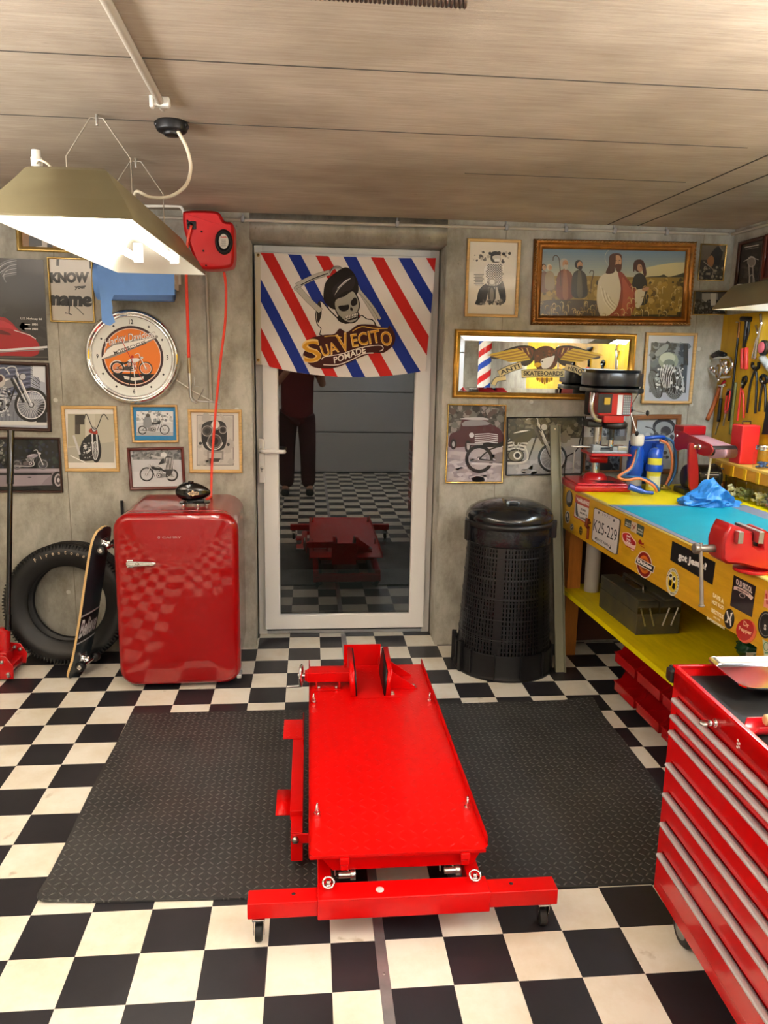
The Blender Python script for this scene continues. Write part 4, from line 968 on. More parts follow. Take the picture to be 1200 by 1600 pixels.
# gold frame hidden by the lamp
def d_gold(a):
    a.bg('#a97c42'); a.rect(130, -40, 400, 190, '#8a6230').rect(165, 40, 300, 178, '#3c3a38').poly([(190, 120), (270, 130), (268, 175), (205, 172)], '#b8aca0').poly([(165, 60), (230, 40), (240, 160), (170, 170)], '#4a4846')
picture('gold_framed_picture', 'gold-framed picture partly hidden behind the hanging lamp, top left', [(24, 328), (128, 330), (28, 393), (130, 396)], flatp(.022, .014), GOLDT, d_gold, crop=Z1)
def d_know(a):
    a.bg('#cfc9be'); K = '#141312'
    a.text('I', (320, 275), (336, 275), 38, K, bold=.03)
    a.text('KNOW', (286, 372), (508, 370), 62, K, bold=.07).text('your', (425, 412), (490, 408), 22, K, bold=.05).text('name', (290, 500), (524, 508), 62, K, bold=.07)
    a.line([(395, 500), (392, 545), (370, 542)], 7, K).line([(392, 545), (408, 553)], 5, K).line([(420, 500), (450, 525), (476, 552)], 4, K)
    a.rect(508, 240, 530, 290, '#2a2826').rect(535, 270, 560, 300, '#3a3836')
picture('text_print', 'brass-framed white print with black brush lettering beside the blue roll', [(75, 402), (144, 404), (79, 503), (150, 505)], flatp(.008, .012), GOLDT, d_know, crop=Z1)
Z2 = (0, 540, 6.6667)
def d_bob(a):
    a.bg('#b4bac8'); a.poly([(-300, 180), (320, 200), (320, 500), (-300, 500)], '#525a78')
    for k in range(14): a.line([(60, 230+k*26), (330, 205+k*23), (420, 330+k*14)], 8, '#828aa6' if k % 2 else '#2e3246')
    a.poly([(340, 205), (470, 205), (470, 385), (420, 370), (400, 330), (340, 320)], '#dfe3ea')
    a.rect(-300, 560, 480, 790, '#7d828f')
    for k in range(14): a.rect(-60+k*40, 690, -56+k*40, 790, '#3c4050')
    a.rect(-300, 785, 520, 830, '#dcdcda').poly([(400, 640), (480, 560), (490, 800), (380, 800)], '#1d1f26')
    bike(a, -430, 795, 760, 1, rw=.24, fw_=.235, tire='#101114', rim='#e6e8ec', body='#8a8c94', hi='#f2f2f4', frame='#14151a', eng='#3a3c44', chrome='#c4c8d0', spk=28)
    a.poly([(-60, 330), (20, 300), (60, 350), (40, 420), (-60, 440)], '#c8c2c0', 3).ell(5, 345, 28, 35, '#43161c').line([(120, 340), (250, 590)], 26, '#18191e').line([(145, 330), (275, 585)], 8, '#e8e8ea')
    a.line([(-10, 240), (60, 235), (105, 300)], 12, '#d4d6da', sp=4).blobs(-60, 430, 120, 740, 60, ['#16171c', '#c8ccd4', '#5a5e68', '#8a8e98'], 18, seed=5)
picture('dark_framed_picture', 'dark-framed bobber motorcycle photograph below the red car poster', [(-95, 562), (77, 565), (-95, 672), (81, 671)], flatp(.016, .016), DWOOD, d_bob, crop=Z2)
def d_truckbike(a):
    a.bg('#1a1c1b'); a.blobs(0, 970, 620, 1280, 90, ['#26302a', '#1f2438', '#101211', '#303a34', '#2a2e44'], 26, seed=3)
    a.poly([(-60, 1280), (620, 1278), (635, 1450), (-60, 1470)], '#8c8088').rect(-60, 1285, 640, 1310, '#a79ca6').rect(-60, 1325, 540, 1350, '#141216').poly([(140, 1350), (540, 1345), (470, 1400), (430, 1450), (140, 1455)], '#a0949c')
    a.ell(600, 1400, 62, 90, '#141214').ell(608, 1400, 42, 66, '#b8b0b4').ell(610, 1400, 30, 48, '#4a4448').ell(610, 1400, 14, 22, '#cfc8cc').ell(310, 1371, 22, 6, '#181418')
    bike(a, 180, 1290, 270, 1, rw=.19, fw_=.2, tire='#5a585c', rim='#c8c6ca', body='#a39aa4', hi='#f0ecee', frame='#48444a', eng='#6a5e62', chrome='#dcdadc')
    a.blobs(0, 990, 60, 1240, 30, ['#90908c', '#505450'], 16, seed=8)
picture('dark_framed_picture', 'framed night photograph of a motorcycle on a truck bed, behind the jack handle', [(-95, 683), (94, 682), (-95, 775), (99, 763)], flatp(.010, .014), DWOOD, d_truckbike, crop=Z2)
Z3 = (0, 350, 3)
def d_chop(a):
    a.bg('#e6e2da'); a.rect(318, 890, 535, 1118, '#bdb9a8').rect(318, 890, 400, 1040, '#aca894').rect(400, 890, 445, 1118, '#c9c6b8').poly([(318, 1050), (535, 1020), (535, 1118), (318, 1118)], '#aca99c')
    a.rect(352, 895, 396, 940, '#3a342e').rect(352, 940, 376, 985, '#4b443a').line([(330, 1085), (400, 1118)], 4, '#f0f0ee')
    front_bike(a, 452, 1116, 225, body='#a0301e'); a.line([(345, 990), (375, 1080)], 10, '#c8c8c8')
picture('pine_framed_picture', 'pine-framed chopper photograph left of the dark-red framed rider', [(96, 634), (183, 634), (102, 737), (187, 736)], roundp(.016, .016), PINE, d_chop, crop=Z3)
def d_blue(a):
    a.bg('#1f7db4'); a.rect(640, 878, 812, 992, '#cfd2d6').rect(640, 878, 812, 930, '#e2e4e6').blobs(642, 880, 810, 925, 50, ['#9aa0a4', '#c0c4c8', '#787c80'], 9, seed=2)
    a.rect(640, 975, 812, 992, '#aeb2b6'); bike(a, 668, 987, 104, 1, rw=.2, fw_=.22, body='#383c40', tire='#1a1a1c', rim='#a8a8a8')
    a.poly([(672, 930), (680, 905), (695, 892), (706, 905), (712, 935), (700, 955), (676, 950)], '#8c9094', 3).ell(694, 897, 9, 9, '#54504e')
picture('blue_mat_picture', 'small motorcycle picture with a bright blue mat below the clock', [(205, 633), (277, 632), (207, 691), (280, 691)], flatp(.010, .014), PINE, d_blue, crop=Z3)
def d_race(a):
    a.bg('#c6c7cb'); a.rect(622, 1064, 850, 1105, '#8c8e90').blobs(622, 1064, 850, 1100, 60, ['#5f6163', '#a4a6a8', '#787a7c'], 10, seed=9); a.rect(622, 1160, 850, 1232, '#d2d3d6')
    bike(a, 690, 1222, -118, -1, rw=.27, fw_=.27, tire='#1b1b1b', rim='#909090', body='#d0d0d0', frame='#202020') if False else bike(a, 806, 1206, 118, -1, rw=.25, fw_=.28, tire='#1b1b1b', rim='#888888', body='#2c2c2c', frame='#202020')
    a.poly([(770, 1090), (800, 1090), (812, 1110), (810, 1160), (790, 1180), (772, 1150), (780, 1120), (745, 1128), (750, 1116)], '#3a3a3a', 3)
    for k in range(6): a.line([(772+k*7, 1095), (778+k*7, 1150)], 2.5, '#e4e4e4')
    a.ell(768, 1082, 14, 13, '#e2e2e2').line([(708, 1085), (745, 1095), (770, 1094)], 9, '#c0c0c0')
picture('red_framed_picture', 'dark-red framed racing rider picture above the fridge', [(199, 699), (287, 698), (204, 766), (291, 763)], flatp(.014, .016), MAHO, d_race, crop=Z3)
def d_engine(a):
    a.bg('#d8d2c8'); a.ring(1008, 1013, 1, 1, 1, '#404040'); a.rect(922, 895, 1095, 1132, '#5c5752').rect(925, 898, 1092, 1129, '#c3beb6')
    a.blobs(930, 905, 1090, 1125, 40, ['#bab5ad', '#cbc6be', '#b2ada6'], 22, seed=4)
    a.poly([(955, 935), (990, 922), (1040, 925), (1062, 955), (1060, 1030), (1035, 1060), (975, 1060), (948, 1025), (945, 960)], '#1c1a1a', 5)
    for cx, cy, r_ in ((972, 970, 24), (1010, 945, 20), (1045, 965, 17), (1006, 1018, 32)): a.ell(cx, cy, r_, r_, '#46423f').ring(cx, cy, r_, r_, 3.5, '#a39e98').ell(cx, cy, r_*.55, r_*.55, '#121111')
    a.ring(1006, 1015, 38, 42, 5, '#d8d4ce', a0=.2, a1=PI-.2).ell(940, 1028, 8, 7, '#2a2826').ell(1070, 1033, 7, 8, '#2a2826').poly([(972, 1062), (1048, 1062), (1048, 1105), (972, 1108)], '#8e8983').rect(980, 1072, 1040, 1098, '#b8b4ae').poly([(980, 1098), (1035, 1098), (1025, 1115), (990, 1115)], '#3c3a37').ell(1010, 940, 18, 20, '#e8e4dc')
picture('pine_framed_picture', 'pine-framed drawing of a dark engine between the red hoses and the door', [(294, 639), (377, 640), (296, 738), (380, 739)], roundp(.016, .016), PINE, d_engine, crop=Z3)
# right of the door
Z4 = (690, 370, 4.105)
def d_chk(a):
    a.bg('#ddd6c6'); K = '#1b1918'
    a.blobs(205, 95, 440, 160, 34, ['#b9b1a2', '#6a645c', '#2c2926'], 12, seed=6)
    a.poly([(240, 340), (285, 300), (300, 330), (275, 430), (215, 432), (225, 400)], K, 3).poly([(352, 290), (385, 275), (405, 330), (412, 405), (385, 432), (372, 380)], K, 3)
    a.poly([(282, 190), (310, 170), (375, 172), (398, 190), (392, 235), (378, 300), (290, 310), (270, 225)], '#ece8de', 3)
    for i in range(16):
        for j in range(17):
            if (i+j) % 2: 
                x, y = 276+i*7.5, 175+j*7.5
                if abs(x-335) < 55-abs(y-235)*.12: a.rect(x, y, x+7.5, y+7.5, K)
    a.poly([(312, 130), (318, 102), (345, 94), (370, 105), (376, 130), (370, 162), (330, 165), (314, 150)], K, 4).poly([(326, 125), (372, 120), (368, 150), (335, 152)], '#c8c4bc', 3).rect(338, 140, 372, 160, '#eceae4')
    a.ell(322, 290, 24, 24, '#a39c90').ell(322, 290, 16, 16, '#e8e4da').ell(320, 372, 24, 58, K).ell(320, 372, 14, 46, '#8a847a').line([(298, 290), (300, 400)], 7, '#55504a').line([(346, 290), (342, 400)], 7, '#55504a').line([(262, 318), (385, 318)], 7, K)
    a.blobs(250, 405, 400, 434, 40, [K, '#4c4741', '#8a847a'], 10, seed=7)
    for k in range(8): a.text('SPEED AND THE ROAD'[k:k+9+k % 3], (216-k, 249+k*9.5), (266+k % 3*2, 249+k*9.5), 6, '#2a2724') if False else a.rect(206+(k % 2)*6, 240+k*9.6, 270-(k % 3)*5, 245+k*9.6, '#4c4741')
picture('pine_framed_picture', 'pine-framed rider in checkered jacket right above the door corner', [(730, 373), (813, 375), (725, 494), (808, 497)], flatp(.014, .016), PINE, d_chk, crop=Z4)
Z5 = (820, 370, 4.2857)
def d_paint(a):
    for k in range(14):
        t = k/13; c = [int(u*(1-t)+v*t) for u, v in zip((92, 122, 150), (176, 176, 150))]; a.rect(60, 40+k*17, 1120, 60+k*17+6, tuple(c))
    a.poly([(800, 210), (1100, 170), (1110, 275), (800, 275)], '#c9bd8c', 3).poly([(820, 268), (900, 262), (930, 252), (960, 268), (1020, 255), (1100, 235), (1110, 290), (800, 285)], '#3c3a24', 3)
    a.poly([(60, 262), (450, 262), (800, 272), (1120, 272), (1120, 590), (60, 590)], '#8f742c')
    a.blobs(60, 285, 1110, 560, 260, ['#a68632', '#7b6226', '#5f4c20', '#b3954a', '#463a1c'], 22, seed=11)
    a.poly([(60, 440), (500, 430), (620, 520), (900, 520), (1110, 540), (1110, 600), (60, 600)], '#3a2c18', 4)
    def fig(x, y, s, robe, hair, skin='#b88a64', beard=None, under=None, w=1):
        a.poly([(x-.52*s*w, y+2.9*s), (x-.62*s*w, y+1.5*s), (x-.45*s*w, y+.75*s), (x-.1*s, y+.48*s), (x+.2*s, y+.5*s), (x+.55*s*w, y+.9*s), (x+.66*s*w, y+1.8*s), (x+.6*s*w, y+2.9*s)], robe, 4)
        if under: a.poly([(x-.1*s, y+.55*s), (x+.15*s, y+.55*s), (x+.3*s, y+2.8*s), (x-.15*s, y+2.8*s)], under, 3)
        a.ell(x-.04*s, y-.02*s, .36*s, .42*s, hair).ell(x+.06*s, y+.03*s, .24*s, .33*s, skin)
        if beard: a.poly([(x-.1*s, y+.14*s), (x+.28*s, y+.12*s), (x+.2*s, y+.48*s), (x+.02*s, y+.5*s)], beard, 3)
        a.line([(x+.04*s, y-.05*s), (x+.12*s, y-.05*s)], .05*s, '#3a2418').line([(x+.18*s, y-.05*s), (x+.24*s, y-.05*s)], .05*s, '#3a2418').line([(x+.16*s, y-.02*s), (x+.17*s, y+.12*s)], .03*s, '#8a6244')
    fig(125, 205, 55, '#6a4a34', '#2c2018'); fig(165, 205, 50, '#8a7a5c', '#c8bca0')
    fig(265, 180, 80, '#6e3a26', '#a9a296', beard='#b0a898', under='#8d5a3c', w=1.1); a.line([(187, 160), (190, 135), (208, 126), (224, 140), (232, 180), (240, 330)], 5, '#3c2614', sp=3)
    fig(362, 188, 74, '#2b271e', '#241a14', beard='#241a14', under='#55503a', w=1.1); a.line([(432, 245), (440, 228), (458, 232), (456, 258), (446, 300), (438, 380)], 5, '#3c2614', sp=3)
    fig(765, 205, 84, '#2e2a1c', '#4c2a1a', w=.95); a.poly([(735, 160), (790, 160), (812, 240), (800, 270), (786, 230), (780, 190), (745, 185), (730, 235), (722, 215)], '#4c2a1a', 3)
    # central figure in white with a red mantle
    a.ring(590, 140, 55, 60, 2.5, '#b8b8a4', a0=2.2, a1=5.2)
    a.poly([(480, 400), (490, 300), (520, 255), (590, 232), (640, 240), (665, 330), (620, 500), (560, 548), (510, 540), (485, 470)], '#cfc6ac', 4)
    a.poly([(622, 245), (650, 240), (690, 290), (740, 350), (800, 360), (770, 380), (745, 450), (660, 590), (520, 570), (610, 480), (640, 350)], '#8a3a22', 4)
    a.poly([(650, 270), (700, 340), (730, 380), (690, 480), (640, 560), (655, 400)], '#a85238', 4)
    for k in range(6): a.line([(505+k*12, 330+k*14), (530+k*10, 430), (585+k*6, 500-k*8)], 4, '#a79c80' if k % 2 else '#e2dcc6', sp=4)
    a.poly([(740, 360), (800, 350), (795, 400), (770, 470), (740, 470), (735, 410)], '#c8c0a6', 3).poly([(780, 350), (820, 335), (830, 350), (800, 368)], '#b88a64', 3)
    a.poly([(565, 130), (600, 112), (640, 118), (648, 150), (645, 200), (620, 150), (600, 190), (595, 240), (540, 245), (560, 190)], '#4a2614', 4)
    a.ell(618, 165, 27, 42, '#bd9068').poly([(600, 190), (645, 188), (638, 232), (615, 235)], '#5a3018', 3).poly([(570, 130), (602, 115), (606, 160), (596, 215), (570, 235)], '#52301a', 3).line([(602, 160), (614, 160)], 4, '#3a2418').line([(626, 158), (638, 158)], 4, '#3a2418').line([(622, 162), (626, 182)], 3, '#8a6244')
    rr = random.Random(5)
    for k in range(130):
        x = rr.uniform(80, 1090); y = rr.uniform(330, 540) if x > 700 else rr.uniform(440, 560)
        if 480 < x < 660 and y < 520: continue
        l = rr.uniform(18, 42); dx = rr.choice((-1, 1))*rr.uniform(8, 30); a.line([(x, y+l), (x, y), (x+dx*.5, y-10), (x+dx, y-2)], 4, rr.choice(['#b79a54', '#cbb274', '#8a7030', '#d8c48c']), sp=3, taper=.6)
pp = picture('large_painting', 'long gilt-framed painting of robed figures in a wheat field', [(834, 373), (1084, 379), (828, 505), (1077, 512)], [(0, 0), (0, .012), (.004, .028), (.012, .033), (.02, .028), (.023, .02), (.026, .02), (.030, .026), (.038, .02), (.046, .01), (.046, 0)], pm('dark_gilt', (150, 98, 44), .32, metal=.7, var=(25, .3)), d_paint, crop=Z5, cat='painting')
fo = [o for o in COL.objects if o.parent == pp and o.name.startswith('frame')][0]
w_ = fo.dimensions.x or .6
xs = [v.co.x for v in fo.data.vertices]; zs = [v.co.z for v in fo.data.vertices]; wx, wz = max(xs), max(zs); g = G()
for s in (-1, 1):
    n = int(wx*2/.019)
    for i in range(n):
        x = -wx+.012+(2*wx-.024)*i/(n-1); g.tube([(x-.008, -.03, s*(wz-.006)), (x-.003, -.036, s*(wz-.012)), (x+.004, -.036, s*(wz-.009)), (x+.005, -.032, s*(wz-.003))], .0028, 5)
    n = int(wz*2/.019)
    for i in range(1, n-1):
        z = -wz+.012+(2*wz-.024)*i/(n-1); g.tube([(s*(wx-.006), -.03, z-.008), (s*(wx-.012), -.036, z-.003), (s*(wx-.009), -.036, z+.004), (s*(wx-.003), -.032, z+.005)], .0028, 5)
obj('carved_ornament', g, pm('gilt_carving', (176, 136, 84), .35, metal=.7, var=(40, .4)), pp)
Z6 = (1080, 340, 3.636)
def d_man(a):
    a.bg('#2a2620'); a.rect(40, 150, 190, 240, '#5c5343'); a.poly([(60, 350), (100, 230), (130, 180), (160, 160), (180, 200), (150, 300), (170, 360)], '#1a1815', 3).poly([(90, 240), (115, 215), (130, 240), (120, 275), (100, 280)], '#8a5c34', 3).line([(70, 250), (130, 300), (110, 350)], 5, '#8c8272').line([(160, 160), (178, 190)], 8, '#78705e').blobs(50, 280, 180, 355, 50, ['#3c362c', '#6a6252', '#1a1815', '#877d6a'], 10, seed=2)
picture('small_framed_picture', 'small thin-framed dark photo right of the long painting, upper of two', [(1094, 380), (1134, 383), (1089, 438), (1130, 440)], flatp(.006, .012), GOLDT, d_man, crop=Z6)
def d_street(a):
    a.bg('#23221f'); a.rect(60, 430, 150, 480, '#97948a').rect(20, 420, 60, 470, '#3c3a36').blobs(15, 470, 200, 545, 90, ['#161513', '#3c3b38', '#7a7870', '#55534e'], 10, seed=12).rect(110, 430, 140, 500, '#c2bfb4').rect(150, 430, 190, 520, '#504e49')
picture('small_framed_picture', 'small thin-framed street photo right of the long painting, lower of two', [(1084, 454), (1136, 454), (1081, 492), (1134, 493)], flatp(.006, .012), GOLDT, d_street, crop=Z6)
Z7 = (820, 370, 4.2857)
def d_twin(a):
    a.bg('#b6c0cf'); a.poly([(845, 708), (1097, 712), (1078, 1046), (832, 1042)], '#46525c'); a.blobs(850, 712, 1090, 860, 90, ['#5f6c76', '#38434c', '#7d8a92', '#2b343b'], 26, seed=14)
    a.ell(960, 830, 66, 58, '#9aa898').ell(955, 812, 52, 34, '#c2cec0').ell(965, 850, 38, 30, '#70807a').poly([(870, 780), (920, 730), (960, 720), (950, 760), (890, 800)], '#8c9aa0', 3)
    a.ell(875, 985, 42, 100, '#15181b', rot=-.25).ell(1000, 985, 66, 105, '#15181b')
    for k in range(5): a.ring(1000, 990, 58-k*11, 98-k*8, 4, '#8f989c'); a.ring(868, 990, 36-k*7, 92-k*10, 3.5, '#808a90', rot=-.25)
    a.blobs(880, 860, 1060, 1030, 90, ['#dfe6e8', '#1b2024', '#8f9ca2', '#b8c4c8'], 13, seed=15)
    for k in range(12): a.line([(905+k*9, 870), (900+k*7, 930), (925+k*4, 1010)], 3.5, '#e8eeee' if k % 2 else '#20262a', sp=4)
    a.line([(1030, 880), (1056, 960), (1060, 1040)], 10, '#c4ccd0').rect(1060, 720, 1092, 860, '#262d33')
picture('pine_framed_picture', 'pine-framed pale-mat motorcycle engine picture right of the eagle mirror', [(1008, 519), (1087, 521), (1001, 629), (1080, 632)], flatp(.014, .016), PINE, d_twin, crop=Z7)
def d_chevy(a):
    a.bg('#a39aa4'); a.rect(40, 1080, 400, 1260, '#4c4a44'); a.blobs(40, 1085, 400, 1270, 140, ['#6e6c66', '#332e2a', '#8c8480', '#55453f'], 24, seed=16)
    a.poly([(30, 1370), (160, 1380), (400, 1330), (400, 1570), (25, 1570)], '#b8b0b6').blobs(40, 1400, 390, 1560, 60, ['#a69ea6', '#c6c0c6', '#988f98'], 26, asp=2, seed=17)
    a.poly([(48, 1300), (60, 1262), (115, 1240), (125, 1185), (150, 1165), (270, 1160), (310, 1200), (380, 1240), (385, 1330), (160, 1345), (52, 1350)], '#4c2028', 3)
    a.poly([(135, 1215), (148, 1182), (230, 1172), (290, 1185), (300, 1206)], '#8f8c92', 2).poly([(120, 1170), (150, 1160), (265, 1158), (300, 1175)], '#c0bcc0', 2)
    for k in range(5): a.line([(212, 1268+k*13), (300, 1262+k*13), (360, 1270+k*13)], 6, '#dad6da')
    a.ell(192, 1272, 16, 17, '#d8d4d8').ell(75, 1330, 20, 34, '#1c181a').ell(75, 1330, 9, 18, '#b8b4b8').ell(168, 1345, 20, 40, '#1c181a').ell(170, 1345, 9, 22, '#b8b4b8').line([(160, 1330), (270, 1330), (380, 1340)], 12, '#a8a2a8')
    bike(a, 240, 1515, 430, 1, rw=.21, fw_=.2, tire='#181416', rim='#bcb4b8', body='#5c2a34', eng='#8a8286', chrome='#cfc8cc', frame='#1c181a', hi='#f0ecee', fend=0)
picture('truck_picture', 'brass-framed photo of a vintage truck behind a motorcycle wheel, beside the door', [(699, 631), (791, 632), (695, 754), (785, 755)], flatp(.008, .013), GOLDT, d_chevy, crop=Z4)
def d_panh(a):
    a.bg('#b0b0aa'); a.rect(400, 1150, 900, 1290, '#4c4a3a'); a.blobs(400, 1150, 910, 1300, 150, ['#6a6650', '#38372c', '#8a8674', '#55523e'], 24, seed=18)
    a.poly([(400, 1400), (900, 1330), (930, 1600), (400, 1600)], '#a9aaac').blobs(420, 1440, 900, 1530, 40, ['#9c9da0', '#bcbdbf'], 30, asp=2, seed=19)
    bike(a, 240, 1512, 470, 1, rw=.21, fw_=.2, tire='#25272b', rim='#d6dae0', body='#454330', eng='#7e7a68', chrome='#cfcfc8', frame='#2a2822', hi='#f2f2ea')
    a.poly([(450, 1310), (500, 1280), (560, 1240), (580, 1270), (560, 1310), (500, 1320)], '#4f4b32', 3)
    a.line([(585, 1210), (600, 1240), (650, 1330)], 14, '#5a584c').line([(610, 1215), (640, 1250)], 8, '#1e1c18')
picture('wide_photo', 'black-framed wide photo of an olive motorcycle, partly behind the leaning board', [(792, 651), (911, 651), (790, 742), (909, 742)], flatp(.006, .012), BLK, d_panh, crop=Z4)
Z8 = (880, 560, 3.75)
def d_white(a):
    a.bg('#c9d2dc'); a.rect(160, 370, 330, 455, '#8a9298').blobs(160, 375, 330, 450, 50, ['#5b6268', '#aeb6bc', '#3c4248'], 10, seed=20)
picture('unframed_print', 'unframed pale print hanging behind the drill press column', [(911, 650), (976, 651), (911, 681), (976, 683)], None, None, d_white, Y=-.001, crop=Z8)
def d_low(a):
    a.bg('#5c646c'); a.blobs(130, 560, 330, 660, 60, ['#30363c', '#8a9298', '#4c545a', '#161a1e'], 15, seed=21); a.ell(240, 630, 50, 30, '#14181c')
picture('brown_framed_picture', 'brown-framed dark picture low on the wall behind the drill press', [(911, 694), (972, 696), (911, 737), (970, 738)], flatp(.01, .012), MWOOD, d_low, crop=Z8)
def d_saw(a):
    a.bg('#b8c2c8'); a.ell(590, 400, 66, 50, '#30343a').ell(590, 410, 52, 40, '#9aa4aa').ell(600, 425, 30, 28, '#3c4248').line([(480, 400), (520, 410), (540, 440)], 6, '#20242a').blobs(440, 440, 640, 600, 50, ['#7c868c', '#cfd8dc', '#4a5258'], 18, seed=22)
picture('brown_framed_picture', 'brown double-framed picture behind the blue torch bottles', [(987, 648), (1063, 647), (983, 740), (1058, 741)], [(0, 0), (0, .012), (.006, .016), (.012, .013), (.014, .013), (.02, .015), (.026, .01), (.026, 0)], MWOOD, d_saw, crop=Z8)
# pictures on the right-hand wall
XR = ROOM[1]-.001
def fR(x, y): return sx(x, y, XR)
def d_r1(a):
    a.bg('#2c2622'); a.line([(305, 170), (385, 155)], 5, '#cfcac0').line([(310, 182), (385, 167)], 3, '#9a958c')
    a.blobs(290, 210, 380, 400, 60, ['#38322c', '#4c453e', '#211c19'], 16, seed=23)
    a.ell(345, 250, 22, 30, '#8a8278').ring(345, 250, 22, 30, 3, '#cfc8bc').line([(330, 270), (335, 390)], 6, '#b0a89c').line([(352, 270), (355, 390)], 6, '#b0a89c').ring(346, 370, 16, 45, 3, '#cfc8bc').line([(300, 250), (345, 225), (385, 240)], 4, '#cfc8bc')
picture('brown_framed_picture', 'brown-framed motorcycle picture on the right side wall above the bench lamp', [(1156, 378), (1196, 370), (1151, 457), (1192, 449)], flatp(.016, .014), DWOOD, d_r1, face=fR, crop=Z6)
def d_r2(a): a.bg('#3a1418'); a.rect(430, 120, 520, 340, '#5a1c20')
picture('mahogany_framed_picture', 'dark red framed picture at the right edge beside the brown-framed one', [(1197.5, 366), (1235, 358), (1193.5, 441), (1230, 430)], flatp(.014, .014), MAHO, d_r2, face=fR, crop=Z6)
# ------------------------------------------------------------------ eagle mirror
MIR = pm('mirror_silver', (235, 238, 238), .01, metal=1)
mc = [(711, 515), (993, 521), (705, 620), (986, 627)]
def d_eagle(a):
    K = '#1c1208'
    def wing(d, cx):
        T = lambda x, y: (cx+d*x, y)
        a.poly([T(0, 790), T(-10, 720), T(40, 698), T(120, 703), T(210, 735), T(278, 765), T(255, 785), T(150, 782), T(60, 830)], K, 4)
        for k in range(9):
            t = k/8; a.poly([T(30+t*30, 790-t*72), T(150+t*128, 806-t*44), T(140+t*128, 792-t*44), T(36+t*30, 778-t*70)], ['#d7b52c', '#a87c1c'][k % 2], 2)
        a.poly([T(10, 770), T(5, 722), T(45, 706), T(110, 712), T(60, 740), T(30, 775)], '#6a2a18', 3)
        for k in range(5): a.line([T(14+k*18, 762-k*9), T(30+k*16, 714)], 5, '#e2c766' if k % 2 else K)
    wing(-1, 590); wing(1, 735)
    a.poly([(590, 745), (620, 712), (665, 700), (710, 712), (738, 750), (740, 800), (715, 842), (640, 858), (600, 830)], '#4c1a14', 4)
    a.blobs(600, 715, 735, 800, 50, ['#2c0e0a', '#7a3a22', '#5c2418'], 9, seed=31)
    a.poly([(634, 815), (640, 785), (700, 768), (722, 762), (712, 800), (690, 835), (650, 848)], '#efece4', 3).poly([(590, 818), (612, 806), (640, 815), (625, 832), (604, 836)], '#e2b424', 3).ell(642, 800, 5, 5, K)
    for k in range(7): a.poly([(605+k*15, 905), (620+k*15, 905), (616+k*15, 946-abs(k-3)*7), (608+k*15, 940-abs(k-3)*7)], '#d9a91e' if k % 2 else '#8e5c12', 2)
    def rib(P, w): a.line(P, w+7, K, sp=6).line(P, w, '#d8c68c', sp=6)
    rib([(330, 950), (352, 915), (410, 905)], 26); rib([(365, 880), (430, 848), (510, 822)], 40); rib([(510, 880), (640, 872), (785, 876)], 46); rib([(790, 835), (860, 852), (900, 878)], 40)
    a.text('ANTI', (378, 886), (500, 838), 27, K, bold=.03).text('SKATEBOARDS', (522, 890), (776, 892), 30, K, bold=.03).text('HERO', (805, 850), (893, 880), 27, K, bold=.03)
mr = picture('eagle_mirror', 'wide gold-framed mirror with a printed eagle emblem above the drill press', mc, [(0, 0), (0, .014), (.004, .024), (.010, .027), (.016, .024), (.018, .018), (.024, .018), (.028, .012), (.03, .006), (.03, 0)], GOLD, d_eagle, cat='mirror', glass=False, crop=Z4, pmat=PRG, depth0=.0068)
TLc, TRc, BLc, BRc = [at(*c) for c in mc]; w_ = (TRc-TLc).length; h_ = (TLc-BLc).length
g = G().frame(w_-.058, h_-.058, [(0, .003), (0, .0042), (.022, .0062), (.022, .003)]).box(-w_/2+.051, w_/2-.051, -.0062, -.003, -h_/2+.051, h_/2-.051)
obj('mirror_glass', g, MIR, mr, sm=0)
# ------------------------------------------------------------------ barber flag over the door
YF = .135
fo_ = at(540, 490, YF)
Zf = lambda x, y: at(380+x/3.75, 370+y/3.75, YF)-fo_
fx = lambda x, y: (Zf(x, y).x, Zf(x, y).z)
A = Art(fx, dz=1e-4)
def edge(x):                      # top and bottom hems of the cloth at crop x
    t = (x-100)/1000
    top = 92+32*t+14*4*t*(1-t)*.6; bot = 748+ (778-748)*t+62*4*t*(1-t)*.95
    return top, bot
def colp(xt, xb, wd, col):        # a diagonal stripe from top hem x to bottom hem
    n = 14; L_ = []; R_ = []
    for i in range(n+1):
        v = i/n
        for off, B_ in ((0, L_), (wd, R_)):
            X = xt+off+(xb-xt)*v; Xc = X
            tp, bt = edge(min(max(X, 100), 1128)); B_.append((X, tp+(bt-tp)*v))
    # clip to the left and right hems
    def clipx(P, lim, s):
        out = []
        for i in range(len(P)):
            a, b = P[i], P[(i+1) % len(P)]; la = lim(a[1]); lb = lim(b[1]); da = (a[0]-la)*s; db = (b[0]-lb)*s
            if da >= 0: out.append(a)
            if (da >= 0) != (db >= 0): t = da/(da-db); out.append((a[0]+(b[0]-a[0])*t, a[1]+(b[1]-a[1])*t))
        return out
    P = L_+R_[::-1]; P = clipx(P, lambda y: 101, 1)
    if len(P) > 2: P = clipx(P, lambda y: 1130-(y-120)*.093, -1)
    if len(P) > 2: A.put(P, col)
n = 24; top = [(70+i*(1130-70)/n, edge(max(70+i*(1130-70)/n, 100))[0]) for i in range(n+1)]; bot = [(75+i*(1070-75)/n, edge(75+i*(1070-75)/n)[1]) for i in range(n+1)]
for i in range(n): A.put([top[i], top[i+1], bot[i+1], bot[i]], '#e2dad4')
A.n += 6
DXs = 368
for k in range(-3, 7):
    colp(100+k*324-0, 100+k*324+DXs-0+10, 76, '#c01a14' if k > -9 else '')
    colp(100+162+k*324, 100+162+k*324+DXs+10, 76, '#122c88')
A.n += 1
A.poly([(70, 90), (101, 92), (106, 750), (75, 748)], '#cfc6b0')
